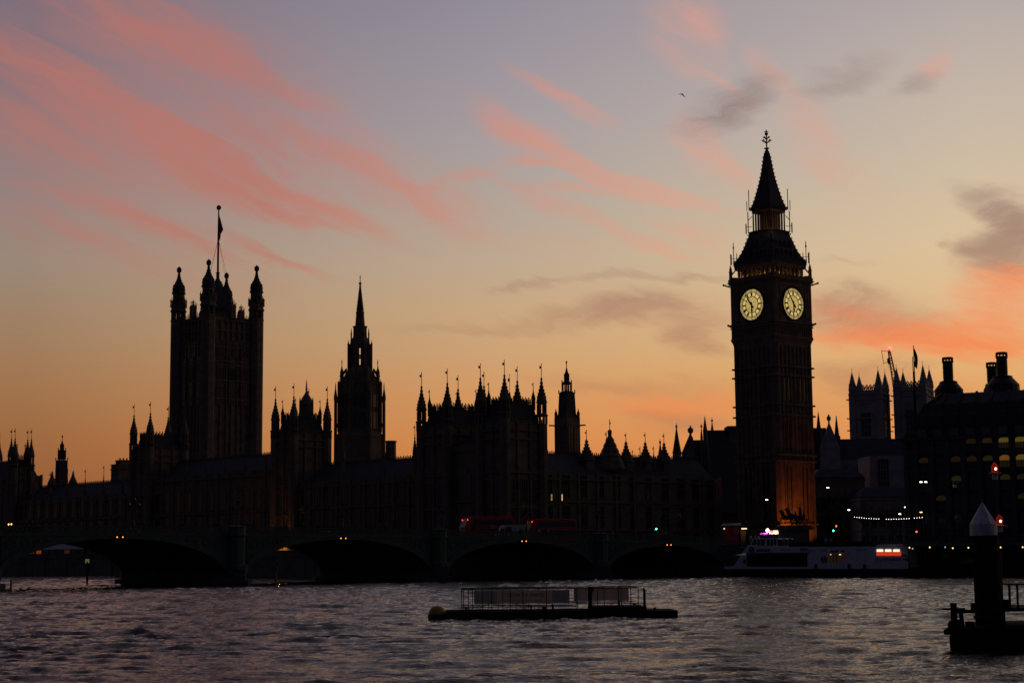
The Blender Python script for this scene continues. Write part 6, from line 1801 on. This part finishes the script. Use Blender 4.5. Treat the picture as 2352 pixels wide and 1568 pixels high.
# sloped gangway and wall steps at the bridge foot
g0, g1 = emb(4, -1.2), emb(20, -5)
t = thing('gangway', 'covered gangway sloping down to the boat from the wall', 'gangway', (g0.x, g0.y, 0), EA)
m = MB().bar((0, 0, 5.6), (15, -1.5, 2.2), 1.6, .25); m.build('ramp', DARK, t)
m = MB()
for y in (-.75, .75):
    m.bar((0, y, 6.7), (15, y - 1.5, 3.3), .08)
    for i in range(9): m.bar((i * 1.875, y - i * .1875, 5.6 - i * .425), (i * 1.875, y - i * .1875, 6.7 - i * .425), .06)
m.build('handrail', DARK, t)

# ---------------------------------------------------------------- terrace below the palace, seen through the arches
p = pal(-12, 140)
t = thing('terrace_marquee', 'long pale awning on the palace terrace with a few orange lit bays', 'marquee', (p.x, p.y, 0), A_P)
AWN = mat('awning', (.34, .26, .34), .8, .15, .8)
MB().ext([(0, 7.2), (-.1, 7.0), (4, 9.0), (8.5, 9.2), (8.5, 9.35), (4, 9.2)], 0, 74, 'y').build('awning', AWN, t)
for i in range(19):
    MB().bar((.1, i * 4.05, 4.8), (.1, i * 4.05, 7.1), .18).build('pole', DARK, t)
LT1 = glow('orange_bay', (1, .22, .02), .14); LT2 = glow('dim_bay', (1, .3, .08), .025)
for i in range(18):
    mt = {5: LT2, 9: LT1, 10: LT2, 12: LT2}.get(i, STONE)
    MB().box(.25, .3, i * 4.05 + .5, i * 4.05 + 3.6, 5.0, 6.8).build('bay', mt, t)
MB().box(-2.4, 10, -10, 84, 3, 4.9).build('terrace_deck', GRANITE, t)
p = pal(-2, 60)
t = thing('terrace_wall', 'warm lit buttressed terrace wall seen through the second arch', 'wall', (p.x, p.y, 0), A_P)
m = MB().box(0, .8, 0, 44, 3, 9)
for i in range(12): m.box(-.7, 0, i * 4 - .3, i * 4 + .3, 3, 9)
m.build('wall', STONE, t)
for i, (y, e) in enumerate(((10.4, 6), (14.6, 50), (18.6, 40), (22.4, 14), (34.5, 5))):
    f = MB().box(-1.3, -.9, y - .12, y + .12, 7.3, 7.6).build('wall_lamp', LAMPA if e > 30 else GLASS, t)
    l = bpy.data.lights.new('terrace_light', 'POINT'); l.energy = e * 4; l.color = (1, .42, .06); l.shadow_soft_size = .1
    o = bpy.data.objects.new('terrace_light', l); C.objects.link(o); o.parent = t; o.location = (-1.2, y + .3, 7.2)

# ---------------------------------------------------------------- posts in the river by the bridge
def river_post(px, ytop, ybot, Y, lab, mt, r=.16, top=None):
    Xw = X(px, Y, ybot); z = Zat(ytop, Xw, Y)
    t = thing('river_post', lab, 'post', (Xw, Y, 0), 0)
    MB().lathe(8, [(r, -1), (r, z - .1), (r * .7, z)]).build('pole', mt, t)
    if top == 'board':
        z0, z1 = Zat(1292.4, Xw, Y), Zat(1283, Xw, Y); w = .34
        MB().ext([(-w, z0), (-w * .5, z0), (-.1, z0 + .25), (.1, z0 + .25), (w * .5, z0), (w, z0), (w, z1), (-w, z1)], -.25, -.2).build('board', glow('board_added_glow', (1, .9, .45), .09), t)  # faint emission added so the pale board shows under the dark arch
    if top == 'x':
        for a in (1, -1): MB().bar((-.5, -.2, z - .1 + a * .5), (.5, -.2, z - .1 - a * .5), .22).build('topmark_arm', mt, t)
    return t
river_post(25, 1329, 1356, 238, 'yellow post in the water near the left border', YELLOW, .15)
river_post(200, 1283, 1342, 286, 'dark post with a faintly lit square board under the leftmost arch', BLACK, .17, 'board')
river_post(633.5, 1300, 1343, 268, 'dull yellow post with X topmark in front of the second arch', mat('dull_yellow', (.2, .15, .05), .7, .3, 3), .2, 'x')

# ---------------------------------------------------------------- debris collector barge
def barge():
    Y = 119.0; Xc = X(1273, Y, 1410); t = thing('collector_barge', 'low dark floating debris collector with cage railing and a pale banner', 'barge', (Xc, Y, 0), R(1.5))
    k = .00814
    c = lambda zx, zy: ((zx - 1170) * k, (367 - zy) * k)
    def box(x0, x1, y0, y1, d0, d1): (a, z1), (b, z0) = c(x0, y0), c(x1, y1); return a, b, d0, d1, z0, z1
    m = MB()
    (a, zt), (b, _) = c(215, 300), c(1965, 300)
    for d0, d1 in ((0, 1.1), (3.6, 4.7)):
        m.ext([(a, -.3), (b, -.3), (b, zt), (a + .1, zt)], d0, d1)
    m.box(a + .1, b, .9, 3.8, zt - .35, zt - .12)
    (a2, z2), (b2, _) = c(1965, 307), c(2245, 307); m.box(a2 - .05, b2 - .05, .1, 4.5, -.3, z2)
    h = m.build('hull', BLACK, t); bv = h.modifiers.new('b', 'BEVEL'); bv.width = .05; bv.segments = 2
    m = MB(); (a, zt3), (b, _) = c(1500, 272), c(1966, 272); m.box(a, b, -.1, 4.8, zt - .02, zt3); m.build('raised_deck', BLACK, t)
    fr = [375, 433, 553, 634, 730, 793, 903, 1105]; bk = [390, 470, 615, 700, 866, 967, 1060, 1180]
    fr2 = [1360, 1547, 1725, 1897]; bk2 = [1408, 1648, 1800, 1885]
    ztop = c(0, 110)[1]
    for xs, d, zb in ((fr, .1, zt), (bk, 4.5, zt), (fr2, .1, zt), (bk2, 4.5, zt)):
        for x in xs: MB().bar((c(x, 0)[0], d, zb - .1), (c(x, 0)[0], d, ztop), .055).build('fence_post', DARK, t)
    m = MB()
    for d in (.1, 4.5):
        m.bar((c(370, 0)[0], d, ztop), (c(1900, 0)[0], d, ztop), .07)
        m.bar((c(375, 0)[0], d, c(0, 264)[1]), (c(1365, 0)[0], d, c(0, 264 if d < 1 else 272)[1]), .06)
        m.bar((c(1360, 0)[0], d, c(0, 243)[1]), (c(1897, 0)[0], d, c(0, 243)[1]), .06)
    for x in (375, 1897):
        for z in (ztop, c(0, 262)[1]): m.bar((c(x, 0)[0], .1, z), (c(x, 0)[0], 4.5, z), .06)
    for i in range(60):                      # lashing zig-zags above and below the banners
        x0, x1 = c(455 + i * 24, 0)[0], c(455 + i * 24 + 12, 0)[0]; zl = c(0, 238)[1]; z2_ = c(0, 262 if i < 38 else 243)[1]
        m.bar((x0, .12, zl), (x1, .12, z2_), .016); m.bar((x1, .12, z2_), (x1 + (x1 - x0), .12, zl), .016)
        m.bar((x0, .12, c(0, 124)[1]), (x1, .12, ztop), .016)
    for x in (433, 1330, 1885):
        for j in range(5): m.bar((c(x, 0)[0], .12, c(0, 120 + j * 25)[1]), (c(x + (42 if x < 1000 else -25), 0)[0], .12, c(0, 130 + j * 22)[1]), .016)
    m.build('railing', DARK, t)
    def cloth(nm, col, tcol, f):
        bn = bpy.data.materials.new(nm); bn.use_nodes = True; b_ = bn.node_tree; pb = b_.nodes['Principled BSDF']; pb.inputs['Base Color'].default_value = (*col, 1); pb.inputs['Roughness'].default_value = .8
        tcn = b_.nodes.new('ShaderNodeTexCoord'); nz = b_.nodes.new('ShaderNodeTexNoise'); nz.inputs['Scale'].default_value = 2.5; b_.links.new(tcn.outputs['Object'], nz.inputs['Vector'])
        mc = b_.nodes.new('ShaderNodeMix'); mc.data_type = 'RGBA'; mc.inputs[6].default_value = (*[v * .8 for v in tcol], 1); mc.inputs[7].default_value = (*[v * 1.2 for v in tcol], 1); b_.links.new(nz.outputs[0], mc.inputs[0])
        tr = b_.nodes.new('ShaderNodeBsdfTranslucent'); b_.links.new(mc.outputs[2], tr.inputs[0]); mx = b_.nodes.new('ShaderNodeMixShader'); mx.inputs[0].default_value = f
        b_.links.new(pb.outputs[0], mx.inputs[1]); b_.links.new(tr.outputs[0], mx.inputs[2]); b_.links.new(mx.outputs[0], b_.nodes['Material Output'].inputs[0]); return bn
    bn = cloth('banner_cloth', (.5, .47, .45), (.17, .14, .125), .7)
    def ban(nm, x0, x1, y0, y1, d, mt, par=t):
        (a, z1), (b, z0) = c(x0, y0), c(x1, y1); mm = MB(); n = max(2, int((x1 - x0) / 30))
        vs = [(a + (b - a) * i / n, d + .02 * math.sin(a * 3 + i * 1.1), z0 + .02 * math.sin(i * .8)) for i in range(n + 1)] + [(a + (b - a) * i / n, d + .01 * math.sin(i * 1.3), z1) for i in range(n + 1)]
        mm.add(vs, [(i, i + 1, n + 2 + i, n + 1 + i) for i in range(n)]); return mm.build(nm, mt, par)
    BLU = cloth('banner_blue', (.16, .18, .21), (.10, .105, .12), .7); INK = mat('banner_ink', (.012, .012, .012), .8, .1, 2)
    B1 = ban('banner', 678, 1155, 124, 238, .17, bn); ban('banner', 1372, 1865, 120, 234, 4.4, bn)
    ban('banner_panel', 482, 678, 126, 238, .17, BLU, B1); ban('banner_panel', 1155, 1305, 124, 238, .17, BLU, B1)
    def tx(s, x0, x1, yb, h, mt):
        a, z = c(x0, yb); o = text(s, h, mt, B1, (a, .12, z), ext=.003); o.scale[0] = (c(x1, 0)[0] - a) / max(.01, o.dimensions.x)
    tx('I CLEAN THE THAMES', 752, 1085, 178, .36, INK); tx('CLEANING THE THAMES', 770, 1065, 222, .16, mat('banner_grey', (.12, .11, .11), .8, .1, 2))
    PW = mat('banner_pale', (.35, .35, .36), .8, .1, 2)
    tx('PORT OF', 1165, 1275, 167, .2, PW); tx('LONDON', 1165, 1285, 196, .2, PW)
    (a, z0), (b, z1) = c(1465, 300), c(1496, 100)
    m = MB().box(a, b, -.15, .15, z0, z1 - .02); m.ext([(a + .02, z1), (b + .12, z1), (b + .14, z1 - .22), (b, z1 - .42), (a + .02, z1 - .3)], -.17, .17); m.build('mooring_post', BLACK, t)
    m = MB(); (a, z0), (b, z1) = c(1940, 300), c(1954, 110); m.box(a, b, .0, .14, z0, z1); m.box(b, b + .06, 0, .12, z0, z1 - .12); m.bar((a - .12, .05, z1 - .12), (a, .05, z1 - .12), .03); m.build('guide_post', BLACK, t)
    for x, y0, y1, w in ((413, 298, 264, 16), (972, 296, 250, 14), (1162, 298, 245, 18), (1090, 296, 262, 40), (1732, 272, 220, 18), (2041, 306, 280, 14)):
        (a, z0), (b, z1) = c(x - w / 2, y0), c(x + w / 2, y1)
        m = MB().box(a, b, .3, .3 + (b - a), z0 - .05, z1)
        if w < 30: m.box(a - .06, b + .06, .32, .28 + (b - a), z1 - .09, z1 - .05)
        m.build('bollard', BLACK, t)
    o = c(2003, 300); m = MB()
    for q in range(8): m.bar((o[0] + .045 * math.cos(q * .785), .5, o[1] + .03 + .045 * math.sin(q * .785)), (o[0] + .045 * math.cos((q + 1) * .785), .5, o[1] + .03 + .045 * math.sin((q + 1) * .785)), .02)
    m.build('ring', DARK, t)
    for i in range(4): MB().box(c(1912 + 9 * i, 0)[0], c(1915 + 9 * i, 0)[0], -.115, -.1, c(0, 303)[1], c(0, 297)[1]).build('draught_mark', CREAM, t)
    # drum buoy at its left end
    Xb, = (Xc + (160 - 1170) * k,); tb = thing('buoy', 'round yellow buoy on a dark collar at the left end of the barge', 'buoy', (Xb + .02, Y + .5, 0))
    MB().lathe(20, [(.02, .93), (.25, .9), (.43, .8), (.56, .62), (.62, .42), (.63, .36)][::-1]).build('dome', YELLOW, tb, smooth=True)
    MB().lathe(20, [(.60, -.3), (.66, -.1), (.66, .3), (.63, .38), (.1, .4)]).build('collar', mat('dark_blue_collar', (.02, .03, .05), .6, .2, 2), tb)
    MB().box(.1, .4, -.3, .3, .3, .75).build('lifting_lug', BLACK, tb)
barge()

# ---------------------------------------------------------------- landing stage at the near right
q12 = lambda zx, zy: ((3580 + .5427 * zx) / 1.7415, (1880 + .5427 * zy) / 1.7415)
def landing():
    Y = 77.0
    def c(zx, zy, Yw=Y): px, py = q12(zx, zy); x = X(px, Yw, py); return x, Zat(py, x, Yw)
    x0, zt = c(385, 1150, 75); t = thing('landing_stage', 'dark landing stage with bollards and railing at the lower right', 'pier', (x0, Y, 0), R(-4))
    f = lambda zx, zy, Yw=Y: (c(zx, zy, Yw)[0] - x0, c(zx, zy, Yw)[1])
    zd = f(450, 1120)[1]
    m = MB()
    m.ext([(.15, -.6), (.12, .25), (.1, zd - .5), (.25, zd - .38), (16, zd - .38), (16, -.6)], -2.5, 5); m.box(.5, 16, -2.3, 4.8, zd - .4, zd - .12)
    m.ext([(-.1, zd - .42), (-.1, zd - .18), (.15, zd - .1), (6, zd - .1), (6, zd - .42)], -2.75, -2.5)
    m.v = [(x + .3 * (y + 2.5), y, z) for x, y, z in m.v]
    h = m.build('pontoon', BLACK, t); bv = h.modifiers.new('b', 'BEVEL'); bv.width = .08; bv.segments = 2
    for y in (-2.2, -1.2):
        o = MB().lathe(16, [(.2, -.3), (.26, -.2), (.26, .2), (.2, .3)]).build('tyre_fender', BLACK, t, loc=(.32 + .3 * (y + 2.5), y, zd - .05)); o.rotation_euler = (R(90), 0, 0)
    # bollard and timber rail
    (a, z0), (b, z1) = f(428, 1120, 75.5), f(471, 978, 75.5); m = MB().lathe(12, [((b - a) / 2, zd - .2), ((b - a) / 2, z1), ((b - a) / 2 * .9, z1 + .02)], (a + b) / 2, -1.5); m.bar(((a + b) / 2 - .5, -1.5, z1 - .25), ((a + b) / 2 + .5, -1.5, z1 - .25), .09); m.build('bollard', BLACK, t)
    (a, z0), (b, z1) = f(475, 1052, 75.5), f(640, 1024, 75.5)
    m = MB().box(a - .1, b, -1.65, -1.4, z0, z1); (p0, _), (p1, z2) = f(498, 1130, 75.5), f(522, 1050, 75.5); m.bar(((p0 + p1) / 2 - .05, -1.5, z2), ((p0 + p1) / 2 + .02, -1.5, zd - .2), p1 - p0); m.build('timber_rail', BLACK, t)
    (a, z0), (b, z1) = f(540, 1130, 75.5), f(585, 1112, 75.5); MB().box(a, b, -1.8, -1.2, zd - .2, z1).build('cleat', BLACK, t)
    # higher platform on the right and its railing
    (a, zp_), _ = f(740, 1012, 76.1), 0
    m = MB().box(a, 16, -1.2, 3.5, zp_ - .16, zp_)
    for i in range(3): m.box(a + .15 + i * 2.2, a + .4 + i * 2.2, -1.1, -.8, zd - .2, zp_ - .1)
    m.build('raised_platform', BLACK, t)
    zr = f(845, 838, 76.1)[1]; m = MB(); a0 = f(846, 1000, 76.1)[0]
    m.bar((a0, -1.0, zr), (a0 + 7, -1.0, zr), .07); m.bar((a0, -1.0, zp_), (a0, -1.0, zr), .09)
    for i in range(1, 20): m.bar((a0 + i * .345 * 1.0, -1.0, zp_), (a0 + i * .345, -1.0, zr), .085)
    m.bar((a0, -1.0, zr), (a0, 3.2, zr), .07); m.build('railing', DARK, t)
    (a, z0), (b, z1) = f(808, 1010, 76.1), f(850, 952, 76.1); MB().box(a, b, -.9, -.3, zp_ - .02, z1).build('locker', BLACK, t)
    # the pile
    (xa, _), (xb, _) = c(564, 600), c(753, 600); r = (xb - xa) / 2
    tp = thing('mooring_pile', 'thick dark mooring pile with a white conical cap', 'pile', ((xa + xb) / 2, Y, 0))
    zc0, zc1, zc2 = c(650, 478)[1], c(650, 396)[1], c(650, 234)[1]
    m = MB().lathe(32, [(r, -2), (r * 1.0, zc0)])
    for z in (1.9, 3.4): m.lathe(32, [(r + .012, z), (r + .012, z + .05)])
    m.build('pile', BLACK, tp, loc=(.06, 0, 0))
    m = MB()
    for q in range(20): a0, a1 = q * math.pi / 10, (q + 1) * math.pi / 10; m.bar(((r + .05) * math.cos(a0) + .06, (r + .05) * math.sin(a0), 1.45 + .05 * math.sin(q * 1.7)), ((r + .05) * math.cos(a1) + .06, (r + .05) * math.sin(a1), 1.45 + .05 * math.sin(q * 1.7 + 1.7)), .06)
    m.build('mooring_rope', BARK, tp)
    m = MB().box(-r - .12, -r + .1, -.12, .12, 1.7, 2.1); m.box(r - .0, r + .2, -.12, .12, 1.7, 2.1); m.build('guide_bracket', DARK, tp)
    PW2 = mat('weathered_white', (.48, .48, .52), .7, .3, 4, bump=.3, stretch=(1, 1, .25))
    MB().lathe(32, [(r * 1.04, zc0 - .02), (r * 1.04, zc1)]).build('collar', PW2, tp)
    MB().lathe(8, [(r * 1.04, zc1), (r * 1.035, zc1 + .01), (.02, zc2)], rot=.3).build('cone_cap', PW2, tp)
    # light mast with two red lanterns
    b0, b1 = P(*q12(781, 1010), 79), P(2284.6, 1070, 79)
    tm = thing('light_mast', 'slender leaning mast carrying two red lanterns behind the pile', 'light mast', (b0.x, 79, 0))
    dx = b1.x - b0.x; sl = lambda z: dx * (z - b0.z) / (b1.z - b0.z)
    m = MB().bar((sl(zp_), 0, .5), (sl(4.4), 0, 4.4), .26, n=8); m.bar((sl(4.4), 0, 4.4), (sl(b1.z - .4), 0, b1.z - .4), .09, n=8); m.build('pole', DARK, tm)
    CW = mat('lantern_white', (.5, .48, .48), .5, .1, 2)
    RG = glow('red_glass', (1, .03, .015), .12)
    for px, py in ((2284.6, 1076.5), (2295.6, 1196.5)):
        p = P(px, py, 78.9); x = p.x - b0.x; z = p.z
        g_ = MB().lathe(10, [(.16, z - .16), (.16, z + .10), (.12, z + .2), (.02, z + .32)], x, -.1).build('red_lantern', RG, tm)
        MB().lathe(10, [(.3, z - .22), (.3, z - .18), (.17, z - .17)], x, -.1).build('bracket', CW, g_)
        MB().lathe(10, [(.13, z - .5), (.15, z - .22)], x, -.1).build('housing', CW, g_)
        MB().ball((x, -.27, z), .055, 8, 6).build('lamp', glow('red_core_%d' % px, (1, .25, .12), 14), g_)
landing()

# ---------------------------------------------------------------- gull
def bird():
    Y = 190.0; p = P(1566.8, 217, Y); u = 1 / FOC * Y / 1.7415 * 60 / 1882     # metres per survey unit
    c = lambda x, y, d=0: ((x - 930) * u, d, (560 - y) * u)
    t = thing('bird', 'small dark gull gliding high left of the clock tower', 'bird', tuple(p))
    n = [(*c(700, 545), .035), (*c(800, 550), .06), (*c(900, 545), .075), (*c(985, 540), .07), (*c(1045, 545), .045), (*c(1090, 560), .015)]
    skinned('body', n, [(i, i + 1) for i in range(5)], CLOTHS[1], t, 1, 2)
    m = MB()
    def wing(pts, th=.012):
        m.v += []; o = len(m.v)
        top = [(x, d, z + th) for x, d, z in pts]; bot = [(x, d, z - th) for x, d, z in pts]
        k = len(pts); m.add(top + bot, [tuple(range(k)), tuple(range(2 * k - 1, k - 1, -1))] + [(i, (i + 1) % k, k + (i + 1) % k, k + i) for i in range(k)])
    wing([c(960, 545, 0), c(1040, 560, -.05), c(1110, 720, -.12), c(1200, 880, -.18), c(1285, 1020, -.22), c(1230, 985, -.14), c(1110, 850, -.06), c(1010, 720, 0), c(935, 590, .05)])
    w1 = m.build('wing', CLOTHS[0], t); m = MB()
    m2 = m
    pts = [c(960, 530, 0), c(850, 470, .1), c(740, 430, .2), (c(600, 435, .3)), c(470, 480, .38), c(590, 455, .32), c(700, 465, .25), c(800, 520, .15), c(880, 570, .05)]
    k = len(pts); m.add([(x, d, z + .012) for x, d, z in pts] + [(x, d, z - .012) for x, d, z in pts], [tuple(range(k)), tuple(range(2 * k - 1, k - 1, -1))] + [(i, (i + 1) % k, k + (i + 1) % k, k + i) for i in range(k)])
    m.build('wing', CLOTHS[0], t)
bird()
for o in (p_ for p_ in PROT):
    pass
